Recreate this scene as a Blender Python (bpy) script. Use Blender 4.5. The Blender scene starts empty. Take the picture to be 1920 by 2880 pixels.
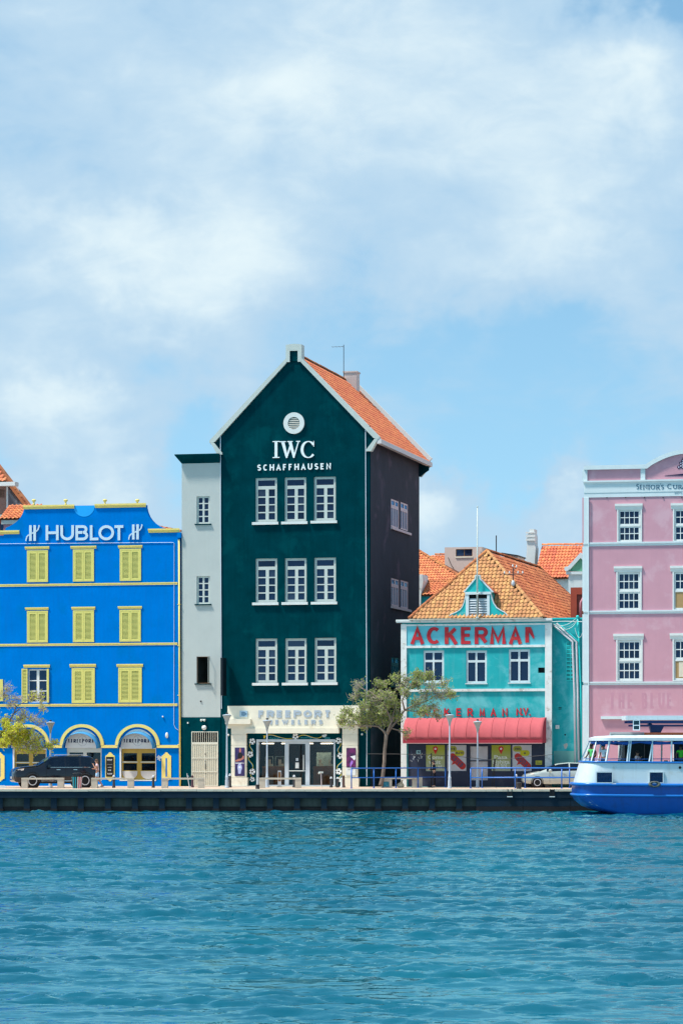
import bpy, math, random
import numpy as np
from mathutils import Matrix, Vector

random.seed(7)
rng = np.random.default_rng(7)
SC = bpy.context.scene
COL = SC.collection
PI = math.pi

# ------------------------------------------------------------------ camera
# the photograph was taken from the opposite bank with a long lens; the
# picture plane is vertical (shifted up), the horizon lies low in the frame
FPX, CXP, HYP = 8640.0, 960.0, 2112.0      # focal length and principal point in photo pixels
ZC = 3.37                                  # eye height above the water
QZ = 1.215                                 # top of the quay above the water
QY = 170.0                                 # distance of the quay edge
cam_d = bpy.data.cameras.new('camera')
cam = bpy.data.objects.new('camera', cam_d)
COL.objects.link(cam)
cam.location = (0, 0, ZC)
cam.rotation_euler = (PI / 2, 0, 0)
cam_d.sensor_fit = 'HORIZONTAL'
cam_d.sensor_width = 36.0
cam_d.lens = FPX / 1920.0 * 36.0
cam_d.shift_y = (HYP - 1440.0) / 1920.0
cam_d.clip_start = 0.5
cam_d.clip_end = 6000
SC.camera = cam

# ------------------------------------------------------------------ sun and sky
SUN_AZ, SUN_EL = math.radians(72), math.radians(62)      # azimuth to the left of the camera's back
S = Vector((-math.sin(SUN_AZ) * math.cos(SUN_EL), -math.cos(SUN_AZ) * math.cos(SUN_EL), math.sin(SUN_EL)))
sun_d = bpy.data.lights.new('sun', 'SUN')
sun_d.energy = 5.0
sun_d.angle = math.radians(6.0)
sun_d.color = (1.0, 0.955, 0.88)
sun = bpy.data.objects.new('sun', sun_d)
COL.objects.link(sun)
sun.rotation_euler = S.to_track_quat('Z', 'Y').to_euler()
sun.location = (-60, -60, 120)

world = bpy.data.worlds.new('World')
SC.world = world
world.use_nodes = True
wn, wl = world.node_tree.nodes, world.node_tree.links
wn.clear()


def N(nodes, typ, **kw):
    n = nodes.new(typ)
    for k, v in kw.items():
        setattr(n, k, v)
    return n


def wmath(op, a, b=None, clamp=False):
    n = N(wn, 'ShaderNodeMath', operation=op, use_clamp=clamp)
    for i, v in enumerate((a, b)):
        if v is None:
            continue
        if isinstance(v, (int, float)):
            n.inputs[i].default_value = v
        else:
            wl.new(v, n.inputs[i])
    return n.outputs[0]


sky = N(wn, 'ShaderNodeTexSky', sky_type='NISHITA', sun_disc=False)
sky.sun_elevation = SUN_EL
sky.sun_rotation = math.atan2(S.x, S.y)
sky.altitude = 0
sky.air_density = 1.0
sky.dust_density = 0.3
sky.ozone_density = 2.0
wtc = N(wn, 'ShaderNodeTexCoord')
DIRV = wtc.outputs['Generated']


def cloud_noise(scale, stretch, off, detail, rough, dist=0.0):
    mp = N(wn, 'ShaderNodeMapping')
    wl.new(DIRV, mp.inputs['Vector'])
    mp.inputs['Location'].default_value = off
    mp.inputs['Scale'].default_value = stretch
    t = N(wn, 'ShaderNodeTexNoise')
    wl.new(mp.outputs[0], t.inputs['Vector'])
    t.inputs['Scale'].default_value = scale
    t.inputs['Detail'].default_value = detail
    t.inputs['Roughness'].default_value = rough
    t.inputs['Distortion'].default_value = dist
    return t.outputs['Fac']


def sky_dir(px, py):
    return Vector(((px - CXP) / FPX, 1.0, -(py - HYP) / FPX)).normalized()


nr = N(wn, 'ShaderNodeVectorMath', operation='NORMALIZE')
wl.new(DIRV, nr.inputs[0])
# billow the outlines: bend every direction a little by noise before measuring distances to the cloud banks
wt = N(wn, 'ShaderNodeTexNoise')
wl.new(nr.outputs[0], wt.inputs['Vector'])
wt.inputs['Scale'].default_value = 20.0
wt.inputs['Detail'].default_value = 5
wt.inputs['Roughness'].default_value = 0.58
wsub = N(wn, 'ShaderNodeVectorMath', operation='SUBTRACT')
wl.new(wt.outputs['Color'], wsub.inputs[0])
wsub.inputs[1].default_value = (0.5, 0.5, 0.5)
wsc = N(wn, 'ShaderNodeVectorMath', operation='SCALE')
wl.new(wsub.outputs[0], wsc.inputs[0])
wsc.inputs['Scale'].default_value = 0.075
wad = N(wn, 'ShaderNodeVectorMath', operation='ADD')
wl.new(nr.outputs[0], wad.inputs[0])
wl.new(wsc.outputs[0], wad.inputs[1])
wno = N(wn, 'ShaderNodeVectorMath', operation='NORMALIZE')
wl.new(wad.outputs[0], wno.inputs[0])
big = cloud_noise(13.0, (1, 1, 1.7), (3.1, 0.4, 1.7), 5, 0.55, 0.3)
fine = cloud_noise(46.0, (1, 1, 1.9), (0.3, 2.4, 0.7), 6, 0.58, 0.5)
cover = wmath('ADD', wmath('MULTIPLY', big, 0.95), wmath('MULTIPLY', fine, 0.42))
# cloud banks seen in the photograph: centre (photo pixels), angular radius in degrees, weight
CLOUDS = [(250, 180, 2.2, .12), (760, 220, 2.3, .34), (1150, 250, 2.0, .24), (120, 60, 1.6, .12), (1500, 330, 1.8, .24), (1780, 330, 1.1, .30), (1350, 90, 1.6, .18), (900, 480, 2.2, .14), (1500, 560, 1.8, .16),
          (120, 640, 1.3, .26), (330, 620, 1.2, .30), (560, 740, 1.3, .28), (740, 790, 1.1, .18), (360, 860, 1.6, .20), (60, 860, 1.4, .14),
          (60, 1090, 1.1, .34), (230, 1080, .8, .28), (380, 1190, .9, .20), (590, 1110, .9, .20), (120, 1260, .9, .14),
          (1190, 770, .9, .24), (1420, 700, 1.3, .22), (1750, 760, 1.3, .22), (1650, 620, 1.2, .12),
          (330, 1385, .7, .34), (150, 1420, .7, .28), (1190, 1420, .6, .34), (1240, 1480, .8, .22), (1560, 1390, .55, .36), (1610, 1330, .4, .28), (1480, 1480, .6, .2),
          (1430, 1080, 1.8, -.20), (1700, 1020, 1.4, -.14), (1060, 960, 1.1, -.08), (1890, 40, 1.0, -.45),
          (820, 540, 1.0, -.10), (250, 440, .9, -.16), (430, 1000, .7, -.20), (500, 1290, .8, -.20), (250, 930, .8, -.10), (1330, 1300, .8, -.16)]
for px, py, rad, w in CLOUDS:
    dp = N(wn, 'ShaderNodeVectorMath', operation='DOT_PRODUCT')
    wl.new(wno.outputs[0], dp.inputs[0])
    dp.inputs[1].default_value = sky_dir(px, py)
    sig = math.radians(rad)
    e = wmath('MULTIPLY', wmath('SUBTRACT', 1.0, dp.outputs['Value']), -1.0 / (0.5 * sig * sig))
    cover = wmath('ADD', cover, wmath('MULTIPLY', wmath('EXPONENT', e), w))


def wstep(v, lo, hi, top=1.0):
    n = N(wn, 'ShaderNodeMapRange', interpolation_type='SMOOTHSTEP')
    wl.new(v, n.inputs['Value'])
    n.inputs['From Min'].default_value = lo
    n.inputs['From Max'].default_value = hi
    n.inputs['To Max'].default_value = top
    return n.outputs[0]


# the clear sky, seen through humid air: its colour near the horizon is taken from a little higher up
lift = N(wn, 'ShaderNodeVectorMath', operation='ADD')
wl.new(nr.outputs[0], lift.inputs[0])
lift.inputs[1].default_value = (0, 0, 0.16)
wl.new(lift.outputs[0], sky.inputs['Vector'])
hs = N(wn, 'ShaderNodeHueSaturation')
hs.inputs['Saturation'].default_value = 1.12
wl.new(sky.outputs[0], hs.inputs['Color'])
bg_sky = N(wn, 'ShaderNodeBackground')
bg_sky.inputs['Strength'].default_value = 0.145
smul = N(wn, 'ShaderNodeMix', data_type='RGBA', blend_type='MULTIPLY')
smul.inputs[0].default_value = 1.0
wl.new(hs.outputs[0], smul.inputs[6])
smul.inputs[7].default_value = (1.30, 1.36, 1.10, 1)      # the camera's cyan-leaning rendering of clear sky
wl.new(smul.outputs[2], bg_sky.inputs['Color'])
# clouds: thin veils are blue-grey, thick banks are bright
cmix = N(wn, 'ShaderNodeMix', data_type='RGBA')
wl.new(wstep(cover, 0.84, 1.46), cmix.inputs[0])
cmix.inputs[6].default_value = (0.40, 0.565, 0.71, 1)
cmix.inputs[7].default_value = (0.685, 0.785, 0.81, 1)
bg_cl = N(wn, 'ShaderNodeBackground')
bg_cl.inputs['Strength'].default_value = 1.0
wl.new(cmix.outputs[2], bg_cl.inputs['Color'])
wmix = N(wn, 'ShaderNodeMixShader')
wl.new(wstep(cover, 0.48, 0.92, 0.96), wmix.inputs[0])
wl.new(bg_sky.outputs[0], wmix.inputs[1])
wl.new(bg_cl.outputs[0], wmix.inputs[2])
wout = N(wn, 'ShaderNodeOutputWorld')
wl.new(wmix.outputs[0], wout.inputs['Surface'])

SC.view_settings.view_transform = 'Standard'
SC.view_settings.look = 'None'
SC.view_settings.exposure = 0.30
SC.view_settings.gamma = 1.0
SC.view_settings.use_curve_mapping = False
SC.render.engine = 'CYCLES'
SC.cycles.use_denoising = True
SC.cycles.max_bounces = 6
SC.cycles.diffuse_bounces = 3
SC.cycles.glossy_bounces = 3
SC.cycles.transparent_max_bounces = 12
SC.cycles.sample_clamp_indirect = 4.0
SC.cycles.filter_width = 1.4


# ------------------------------------------------------------------ materials
def lin(r, g, b):
    f = lambda c: (c / 12.92 if c <= 0.04045 else ((c + 0.055) / 1.055) ** 2.4)
    return (f(r / 255), f(g / 255), f(b / 255))


def sc3(c, k):
    return tuple(min(1.0, max(0.0, x * k)) for x in c)


class Nodes:
    def __init__(s, name):
        s.m = bpy.data.materials.new(name)
        s.m.use_nodes = True
        s.n, s.l = s.m.node_tree.nodes, s.m.node_tree.links
        s.b = s.n['Principled BSDF']

    def add(s, typ, **kw):
        return N(s.n, typ, **kw)

    def link(s, a, b):
        s.l.new(a, b)

    def coord(s, scale=(1, 1, 1), rot=(0, 0, 0), which='Object'):
        t = s.add('ShaderNodeTexCoord')
        mp = s.add('ShaderNodeMapping')
        s.link(t.outputs[which], mp.inputs['Vector'])
        mp.inputs['Scale'].default_value = scale
        mp.inputs['Rotation'].default_value = rot
        return mp.outputs[0]

    def noise(s, vec, scale, detail=5, rough=0.55, dist=0.0):
        t = s.add('ShaderNodeTexNoise')
        s.link(vec, t.inputs['Vector'])
        t.inputs['Scale'].default_value = scale
        t.inputs['Detail'].default_value = detail
        t.inputs['Roughness'].default_value = rough
        t.inputs['Distortion'].default_value = dist
        return t.outputs['Fac']

    def rng(s, v, a, b, c=0.0, d=1.0, smooth=False):
        t = s.add('ShaderNodeMapRange')
        if smooth:
            t.interpolation_type = 'SMOOTHSTEP'
        s.link(v, t.inputs['Value'])
        for k, x in zip(('From Min', 'From Max', 'To Min', 'To Max'), (a, b, c, d)):
            t.inputs[k].default_value = x
        return t.outputs[0]

    def mix(s, fac, a, b, mode='MIX'):
        t = s.add('ShaderNodeMix', data_type='RGBA', blend_type=mode)
        for sock, v in ((t.inputs[0], fac), (t.inputs[6], a), (t.inputs[7], b)):
            if isinstance(v, (int, float)):
                sock.default_value = v
            elif isinstance(v, tuple):
                sock.default_value = (*v[:3], 1)
            else:
                s.link(v, sock)
        return t.outputs[2]

    def bump(s, h, strength, dist=0.02):
        t = s.add('ShaderNodeBump')
        t.inputs['Strength'].default_value = strength
        t.inputs['Distance'].default_value = dist
        s.link(h, t.inputs['Height'])
        s.link(t.outputs[0], s.b.inputs['Normal'])


MATS = {}


def paint(name, col, rough=0.65, var=0.10, scale=1.2, stain=None, amt=0.0, stain_scale=0.8, streak=0.0, streak_col=None,
          bump=0.15, bscale=14.0, spec=0.3, metal=0.0, rand=0.0, coat=0.0):
    """weathered painted / rendered surface: broad mottling, patches, rain streaks, fine relief"""
    if name in MATS:
        return MATS[name]
    k = Nodes(name)
    v = k.coord()
    n1 = k.noise(v, scale, 6, 0.6)
    c = k.mix(k.rng(n1, 0.25, 0.75), sc3(col, 1 - var), sc3(col, 1 + var))
    if stain:
        n2 = k.noise(v, stain_scale, 7, 0.62, 0.3)
        c = k.mix(k.rng(n2, 0.66 - amt * 0.3, 0.74 - amt * 0.2, 0, 0.85), c, stain)
    if streak:
        vs = k.coord((2.6, 2.6, 0.16))
        n3 = k.noise(vs, 1.5, 5, 0.6)
        c = k.mix(k.rng(n3, 0.5, 0.78, 0, streak), c, streak_col or sc3(col, 0.5))
    if rand:
        oi = k.add('ShaderNodeObjectInfo')
        ge = k.add('ShaderNodeNewGeometry')
        ad = k.add('ShaderNodeMath', operation='ADD')
        k.link(oi.outputs['Random'], ad.inputs[0])
        k.link(ge.outputs['Random Per Island'], ad.inputs[1])
        fr = k.add('ShaderNodeMath', operation='FRACT')
        k.link(ad.outputs[0], fr.inputs[0])
        r = k.rng(fr.outputs[0], 0, 1, 1 - rand, 1 + rand * 0.55)
        hv = k.add('ShaderNodeHueSaturation')
        k.link(c, hv.inputs['Color'])
        k.link(r, hv.inputs['Value'])
        k.link(k.rng(fr.outputs[0], 0, 1, 0.49, 0.508), hv.inputs['Hue'])
        c = hv.outputs['Color']
    k.link(c, k.b.inputs['Base Color'])
    k.b.inputs['Roughness'].default_value = rough
    k.b.inputs['Specular IOR Level'].default_value = spec
    k.b.inputs['Metallic'].default_value = metal
    k.b.inputs['Coat Weight'].default_value = coat
    k.b.inputs['Coat Roughness'].default_value = 0.05
    if bump:
        k.bump(k.noise(v, bscale, 6, 0.65), bump, 0.012)
    MATS[name] = k.m
    return k.m


def glass(name, tint=(0.008, 0.018, 0.045), through=0.12, rough=0.03, gloss=(0.36, 0.62, 1.0)):
    """window glass: a dark sheet that mirrors the sky and lets part of the room show through"""
    if name in MATS:
        return MATS[name]
    k = Nodes(name)
    k.n.remove(k.b)
    tr = k.add('ShaderNodeBsdfTransparent')
    tr.inputs[0].default_value = (*[min(1, x * 6 + 0.25) for x in tint], 1)
    df = k.add('ShaderNodeBsdfDiffuse')
    df.inputs[0].default_value = (*tint, 1)
    m1 = k.add('ShaderNodeMixShader')
    m1.inputs[0].default_value = through
    k.link(df.outputs[0], m1.inputs[1])
    k.link(tr.outputs[0], m1.inputs[2])
    gl = k.add('ShaderNodeBsdfGlossy')
    gl.inputs['Roughness'].default_value = rough
    gl.inputs['Color'].default_value = (*gloss, 1)
    fr = k.add('ShaderNodeFresnel')
    fr.inputs['IOR'].default_value = 1.55
    v = k.coord()
    bp = k.add('ShaderNodeBump')
    bp.inputs['Strength'].default_value = 0.12
    bp.inputs['Distance'].default_value = 0.02
    k.link(k.noise(v, 1.3, 2, 0.5), bp.inputs['Height'])
    k.link(bp.outputs[0], gl.inputs['Normal'])
    m2 = k.add('ShaderNodeMixShader')
    ml = k.add('ShaderNodeMath', operation='MULTIPLY_ADD')
    k.link(fr.outputs[0], ml.inputs[0])
    ml.inputs[1].default_value = 1.0
    ml.inputs[2].default_value = 0.0
    k.link(ml.outputs[0], m2.inputs[0])
    k.link(m1.outputs[0], m2.inputs[1])
    k.link(gl.outputs[0], m2.inputs[2])
    k.link(m2.outputs[0], k.n['Material Output'].inputs['Surface'])
    MATS[name] = k.m
    return k.m


def flat(name, col, rough=0.6, spec=0.3, metal=0.0, var=0.05):
    return paint(name, col, rough, var, 3.0, bump=0.0, spec=spec, metal=metal)


# ------------------------------------------------------------------ mesh helpers
class MB:
    """collects vertices and faces for one mesh"""

    def __init__(s):
        s.v, s.f = [], []

    def add(s, vs, fs):
        o = len(s.v)
        s.v.extend([tuple(p) for p in vs])
        s.f.extend([tuple(i + o for i in f) for f in fs])
        return s

    def merge(s, other, fn=None):
        return s.add([fn(*p) for p in other.v] if fn else other.v, other.f)

    def box(s, x0, x1, y0, y1, z0, z1):
        if x0 > x1: x0, x1 = x1, x0
        if y0 > y1: y0, y1 = y1, y0
        if z0 > z1: z0, z1 = z1, z0
        vs = [(x0, y0, z0), (x1, y0, z0), (x1, y1, z0), (x0, y1, z0), (x0, y0, z1), (x1, y0, z1), (x1, y1, z1), (x0, y1, z1)]
        return s.add(vs, [(3, 2, 1, 0), (4, 5, 6, 7), (0, 1, 5, 4), (1, 2, 6, 5), (2, 3, 7, 6), (3, 0, 4, 7)])

    def prism(s, poly, y0, y1):
        """polygon in x,z pushed from y0 to y1"""
        n = len(poly)
        a = sum(poly[i][0] * poly[(i + 1) % n][1] - poly[(i + 1) % n][0] * poly[i][1] for i in range(n))
        if a < 0:
            poly = poly[::-1]
        vs = [(x, y0, z) for x, z in poly] + [(x, y1, z) for x, z in poly]
        fs = [tuple(range(n)), tuple(range(2 * n - 1, n - 1, -1))]
        fs += [(i, i + n, (i + 1) % n + n, (i + 1) % n) for i in range(n)]
        return s.add(vs, fs)

    def slab(s, poly3, t):
        """flat polygon in space given thickness t downwards along its normal"""
        p = [Vector(q) for q in poly3]
        nrm = (p[1] - p[0]).cross(p[-1] - p[0]).normalized()
        n = len(p)
        vs = [tuple(q) for q in p] + [tuple(q - nrm * t) for q in p]
        fs = [tuple(range(n)), tuple(range(2 * n - 1, n - 1, -1))]
        fs += [(i, i + n, (i + 1) % n + n, (i + 1) % n) for i in range(n)]
        return s.add(vs, fs)

    def tube(s, pts, r, n=8, cap=True):
        pts = [Vector(p) for p in pts]
        m = len(pts)
        rs = [r] * m if isinstance(r, (int, float)) else list(r)
        vs, fs = [], []
        prev = None
        for i, p in enumerate(pts):
            t = (pts[min(i + 1, m - 1)] - pts[max(i - 1, 0)]).normalized()
            if prev is None:
                up = Vector((0, 0, 1)) if abs(t.z) < 0.9 else Vector((0, 1, 0))
                a = t.cross(up).normalized()
            else:
                a = (prev - t * prev.dot(t)).normalized()
            prev = a
            b = t.cross(a)
            for k in range(n):
                ang = 2 * PI * k / n
                vs.append(p + (a * math.cos(ang) + b * math.sin(ang)) * rs[i])
        for i in range(m - 1):
            for k in range(n):
                k2 = (k + 1) % n
                fs.append((i * n + k, i * n + k2, (i + 1) * n + k2, (i + 1) * n + k))
        if cap:
            fs.append(tuple(range(n - 1, -1, -1)))
            fs.append(tuple((m - 1) * n + k for k in range(n)))
        return s.add(vs, fs)

    def lathe(s, prof, c=(0, 0, 0), n=16, axis='z'):
        vs, fs = [], []
        for r, h in prof:
            for k in range(n):
                a = 2 * PI * k / n
                x, y = max(r, 1e-4) * math.cos(a), max(r, 1e-4) * math.sin(a)
                p = (x, y, h) if axis == 'z' else ((x, h, y) if axis == 'y' else (h, x, y))
                vs.append((p[0] + c[0], p[1] + c[1], p[2] + c[2]))
        for i in range(len(prof) - 1):
            for k in range(n):
                k2 = (k + 1) % n
                fs.append((i * n + k, i * n + k2, (i + 1) * n + k2, (i + 1) * n + k))
        fs.append(tuple(range(n - 1, -1, -1)))
        fs.append(tuple((len(prof) - 1) * n + k for k in range(n)))
        return s.add(vs, fs)

    def ball(s, c, r, n=10, m=6, sq=(1, 1, 1)):
        prof = [(r * math.sin(PI * i / m), -r * math.cos(PI * i / m)) for i in range(m + 1)]
        t = MB().lathe(prof, (0, 0, 0), n)
        return s.merge(t, lambda x, y, z: (c[0] + x * sq[0], c[1] + y * sq[1], c[2] + z * sq[2]))

    def plate(s, x0, x1, z0, z1, holes, y0, y1):
        """flat wall with rectangular holes (hx0,hx1,hz0,hz1), thickness y0..y1, reveals included"""
        xs = sorted({x0, x1, *[h[i] for h in holes for i in (0, 1)]})
        zs = sorted({z0, z1, *[h[i] for h in holes for i in (2, 3)]})
        xs = [x for x in xs if x0 - 1e-6 <= x <= x1 + 1e-6]
        zs = [z for z in zs if z0 - 1e-6 <= z <= z1 + 1e-6]

        def solid(i, j):
            if i < 0 or j < 0 or i >= len(xs) - 1 or j >= len(zs) - 1:
                return False
            cx, cz = (xs[i] + xs[i + 1]) / 2, (zs[j] + zs[j + 1]) / 2
            return not any(h[0] < cx < h[1] and h[2] < cz < h[3] for h in holes)

        for i in range(len(xs) - 1):
            for j in range(len(zs) - 1):
                if not solid(i, j):
                    continue
                a, b, c, d = xs[i], xs[i + 1], zs[j], zs[j + 1]
                s.add([(a, y0, c), (b, y0, c), (b, y0, d), (a, y0, d)], [(0, 1, 2, 3)])
                s.add([(a, y1, c), (b, y1, c), (b, y1, d), (a, y1, d)], [(3, 2, 1, 0)])
                if not solid(i - 1, j):
                    s.add([(a, y0, c), (a, y0, d), (a, y1, d), (a, y1, c)], [(0, 1, 2, 3)])
                if not solid(i + 1, j):
                    s.add([(b, y0, c), (b, y1, c), (b, y1, d), (b, y0, d)], [(0, 1, 2, 3)])
                if not solid(i, j - 1):
                    s.add([(a, y0, c), (a, y1, c), (b, y1, c), (b, y0, c)], [(0, 1, 2, 3)])
                if not solid(i, j + 1):
                    s.add([(a, y0, d), (b, y0, d), (b, y1, d), (a, y1, d)], [(0, 1, 2, 3)])
        return s

    def arch(s, cx, cz, ri, ro, a0, a1, y0, y1, n=24, sz=1.0):
        """ring segment in the x,z plane"""
        vs, fs = [], []
        for i in range(n + 1):
            a = a0 + (a1 - a0) * i / n
            c, q = math.cos(a), math.sin(a) * sz
            for r, y in ((ri, y0), (ro, y0), (ro, y1), (ri, y1)):
                vs.append((cx + r * c, y, cz + r * q))
        for i in range(n):
            o, p = i * 4, i * 4 + 4
            for k in range(4):
                k2 = (k + 1) % 4
                fs.append((o + k, p + k, p + k2, o + k2))
        fs += [(0, 1, 2, 3), (n * 4 + 3, n * 4 + 2, n * 4 + 1, n * 4)]
        return s.add(vs, fs)

    def mesh(s, name):
        me = bpy.data.meshes.new(name)
        me.from_pydata(s.v, [], s.f)
        me.validate()
        return me


def ob(name, mb, mat, parent=None, smooth=False, loc=None, fix=True):
    me = mb.mesh(name) if isinstance(mb, MB) else mb
    if mat and not me.materials:
        me.materials.append(mat)
    if smooth:
        me.polygons.foreach_set('use_smooth', [True] * len(me.polygons))
        if smooth == 'auto':
            me.set_sharp_from_angle(angle=math.radians(38))
    o = bpy.data.objects.new(name, me)
    COL.objects.link(o)
    if parent:
        o.parent = parent
    if loc:
        o.location = loc
    return o


def tag(o, label=None, cat=None, group=None, kind=None):
    for k, v in (('label', label), ('category', cat), ('group', group), ('kind', kind)):
        if v:
            o[k] = v
    return o


def thing(name, label, cat, loc=(0, 0, 0), rz=0.0, group=None):
    o = bpy.data.objects.new(name, None)
    COL.objects.link(o)
    o.location = loc
    o.rotation_euler = (0, 0, rz)
    o.empty_display_size = 0.3
    return tag(o, label, cat, group)


class Fr:
    """a facade: its front left corner stands where photo column px is seen at distance Y; its right end comes nearer by angle th.
    Converts what was measured in the photo into metres on that facade (x along it, y into it, z above its ground)."""

    def __init__(s, px, Y, th, gz=QZ):
        s.th = math.radians(th)
        s.c, s.s = math.cos(s.th), math.sin(s.th)
        s.ox, s.oy, s.gz = (px - CXP) / FPX * Y, Y, gz

    @property
    def loc(s):
        return (s.ox, s.oy, s.gz)

    def p(s, q, d=0.0):
        dx = (q[0] - CXP) / FPX
        t = (d + s.ox * s.s + s.oy * s.c) / (dx * s.s + s.c)
        return ((t * dx - s.ox) * s.c - (t - s.oy) * s.s, ZC - (q[1] - HYP) / FPX * t - s.gz)

    def side(s, q, w):
        dx = (q[0] - CXP) / FPX
        t = (w + s.ox * s.c - s.oy * s.s) / (dx * s.c - s.s)
        return ((t * dx - s.ox) * s.s + (t - s.oy) * s.c, ZC - (q[1] - HYP) / FPX * t - s.gz)

    def r(s, k, x0, y0, x1, y1, d=0.0):
        """rectangle measured on sheet k -> x0,x1,z0,z1"""
        m = ((x0 + x1) / 2, (y0 + y1) / 2)
        return (s.p(k(x0, m[1]), d)[0], s.p(k(x1, m[1]), d)[0], s.p(k(m[0], y1), d)[1], s.p(k(m[0], y0), d)[1])

    def w(s, x, y, z):
        """facade metres to world"""
        return (s.ox + x * s.c + y * s.s, s.oy - x * s.s + y * s.c, z + s.gz)


def sheet(ox, oy, k):
    return lambda x, y: (ox + k * x, oy + k * y)


# enlargements on which the photograph was measured
c1, c2 = sheet(0, 1300, .33163), sheet(0, 1800, .33163)
c3, c4 = sheet(480, 940, .4847), sheet(480, 1480, .4847)
c5, c6 = sheet(480, 1940, .35714), sheet(940, 1860, .34439)
c7, c8 = sheet(1100, 1420, .3699), sheet(1440, 1900, .30612)
d1, d2 = sheet(1560, 1240, .30612), sheet(0, 2040, .17857)
d4, d5, d6 = sheet(620, 1960, .26786), sheet(1120, 2000, .33163), sheet(1600, 2000, .20408)
ph = sheet(0, 0, 1.0)


def at(px, Y, z=QZ):
    return ((px - CXP) / FPX * Y, Y, z)


# ------------------------------------------------------------------ lettering
def arcp(cx, cy, rx, ry, a0, a1, n=14):
    return [(cx + rx * math.cos(math.radians(a0 + (a1 - a0) * i / n)), cy + ry * math.sin(math.radians(a0 + (a1 - a0) * i / n)))
            for i in range(n + 1)]


GL = {
    'A': [[(0, 0), (.5, 1), (1, 0)], [(.2, .3), (.8, .3)]],
    'B': [[(.55, .53), (0, .53), (0, 1), (.6, 1)] + arcp(.6, .765, .33, .235, 90, -90), [(.0, .53), (0, 0), (.62, 0)] + arcp(.62, .265, .38, .265, -90, 90)],
    'C': [arcp(.52, .5, .52, .5, 48, 312, 22)],
    'D': [[(.45, 0), (0, 0), (0, 1), (.45, 1)] + arcp(.45, .5, .55, .5, 90, -90, 16)],
    'E': [[(1, 1), (0, 1), (0, 0), (1, 0)], [(.1, .52), (.9, .52)]],
    'F': [[(1, 1), (0, 1), (0, 0)], [(.1, .52), (.85, .52)]],
    'G': [arcp(.52, .5, .52, .5, 48, 340, 22) + [(1, .48), (.6, .48)]],
    'H': [[(0, 0), (0, 1)], [(1, 0), (1, 1)], [(.05, .5), (.95, .5)]],
    'I': [[(.5, 0), (.5, 1)]],
    'J': [[(1, 1), (1, .35)] + arcp(.5, .3, .5, .3, 0, -160)],
    'K': [[(0, 0), (0, 1)], [(1, 1), (.08, .42)], [(.38, .6), (1, 0)]],
    'L': [[(0, 1), (0, 0), (1, 0)]],
    'M': [[(0, 0), (.06, 1), (.5, .12), (.94, 1), (1, 0)]],
    'N': [[(0, 0), (0, 1), (1, 0), (1, 1)]],
    'O': [arcp(.5, .5, .5, .5, 90, 450, 28)],
    'P': [[(0, 0), (0, 1), (.6, 1)] + arcp(.6, .74, .4, .26, 90, -90) + [(.08, .48)]],
    'R': [[(0, 0), (0, 1), (.6, 1)] + arcp(.6, .74, .4, .26, 90, -90) + [(.08, .48)], [(.5, .46), (1, 0)]],
    'S': [arcp(.5, .75, .46, .25, 30, 270, 12) + arcp(.5, .25, .5, .25, 90, -150, 12)[1:]],
    'T': [[(0, 1), (1, 1)], [(.5, .96), (.5, 0)]],
    'U': [[(0, 1), (0, .4)] + arcp(.5, .4, .5, .4, 180, 360) + [(1, 1)]],
    'V': [[(0, 1), (.5, 0), (1, 1)]],
    'W': [[(0, 1), (.27, 0), (.5, 1), (.73, 0), (1, 1)]],
    '2': [arcp(.5, .72, .46, .28, 170, -30, 10) + [(0, 0), (1, 0)]],
    '0': [arcp(.5, .5, .5, .5, 90, 450, 20)],
    '6': [arcp(.5, .3, .48, .3, 90, 450, 16), [(.05, .35), (.2, .7), (.7, 1)]],
    '.': [[(.5, 0), (.5, .12)]], "'": [[(.5, 1), (.5, .8)]],
}


def stroke(mb, pts, wv, wh, y0, y1, closed=False):
    """a drawn line given width: wv across upright strokes, wh across level strokes"""
    pts = [p for i, p in enumerate(pts) if i == 0 or math.hypot(p[0] - pts[i - 1][0], p[1] - pts[i - 1][1]) > 1e-5]
    n = len(pts)
    L, Rr = [], []
    for i in range(n):
        def nrm(a, b):
            dx, dz = b[0] - a[0], b[1] - a[1]
            l = math.hypot(dx, dz) or 1
            return (-dz / l, dx / l)
        a = nrm(pts[max(i - 1, 0)], pts[i]) if i > 0 else None
        b = nrm(pts[i], pts[min(i + 1, n - 1)]) if i < n - 1 else None
        if closed and i in (0, n - 1):
            a, b = nrm(pts[-2], pts[-1]), nrm(pts[0], pts[1])
        a = a or b
        b = b or a
        mx, mz = a[0] + b[0], a[1] + b[1]
        l = math.hypot(mx, mz) or 1
        mx, mz = mx / l, mz / l
        cs = max(0.55, mx * b[0] + mz * b[1])
        hw = 0.5 * math.hypot(mx * wv, mz * wh) / cs
        L.append((pts[i][0] + mx * hw, pts[i][1] + mz * hw))
        Rr.append((pts[i][0] - mx * hw, pts[i][1] - mz * hw))
    vs, fs = [], []
    for (a, b) in zip(L, Rr):
        vs += [(a[0], y0, a[1]), (b[0], y0, b[1]), (b[0], y1, b[1]), (a[0], y1, a[1])]
    for i in range(n - 1):
        o, p = 4 * i, 4 * i + 4
        fs += [(o, o + 1, p + 1, p), (o + 1, o + 2, p + 2, p + 1), (o + 2, o + 3, p + 3, p + 2), (o + 3, o, p, p + 3)]
    fs += [(0, 3, 2, 1), ((n - 1) * 4, (n - 1) * 4 + 1, (n - 1) * 4 + 2, (n - 1) * 4 + 3)]
    mb.add(vs, fs)


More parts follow.
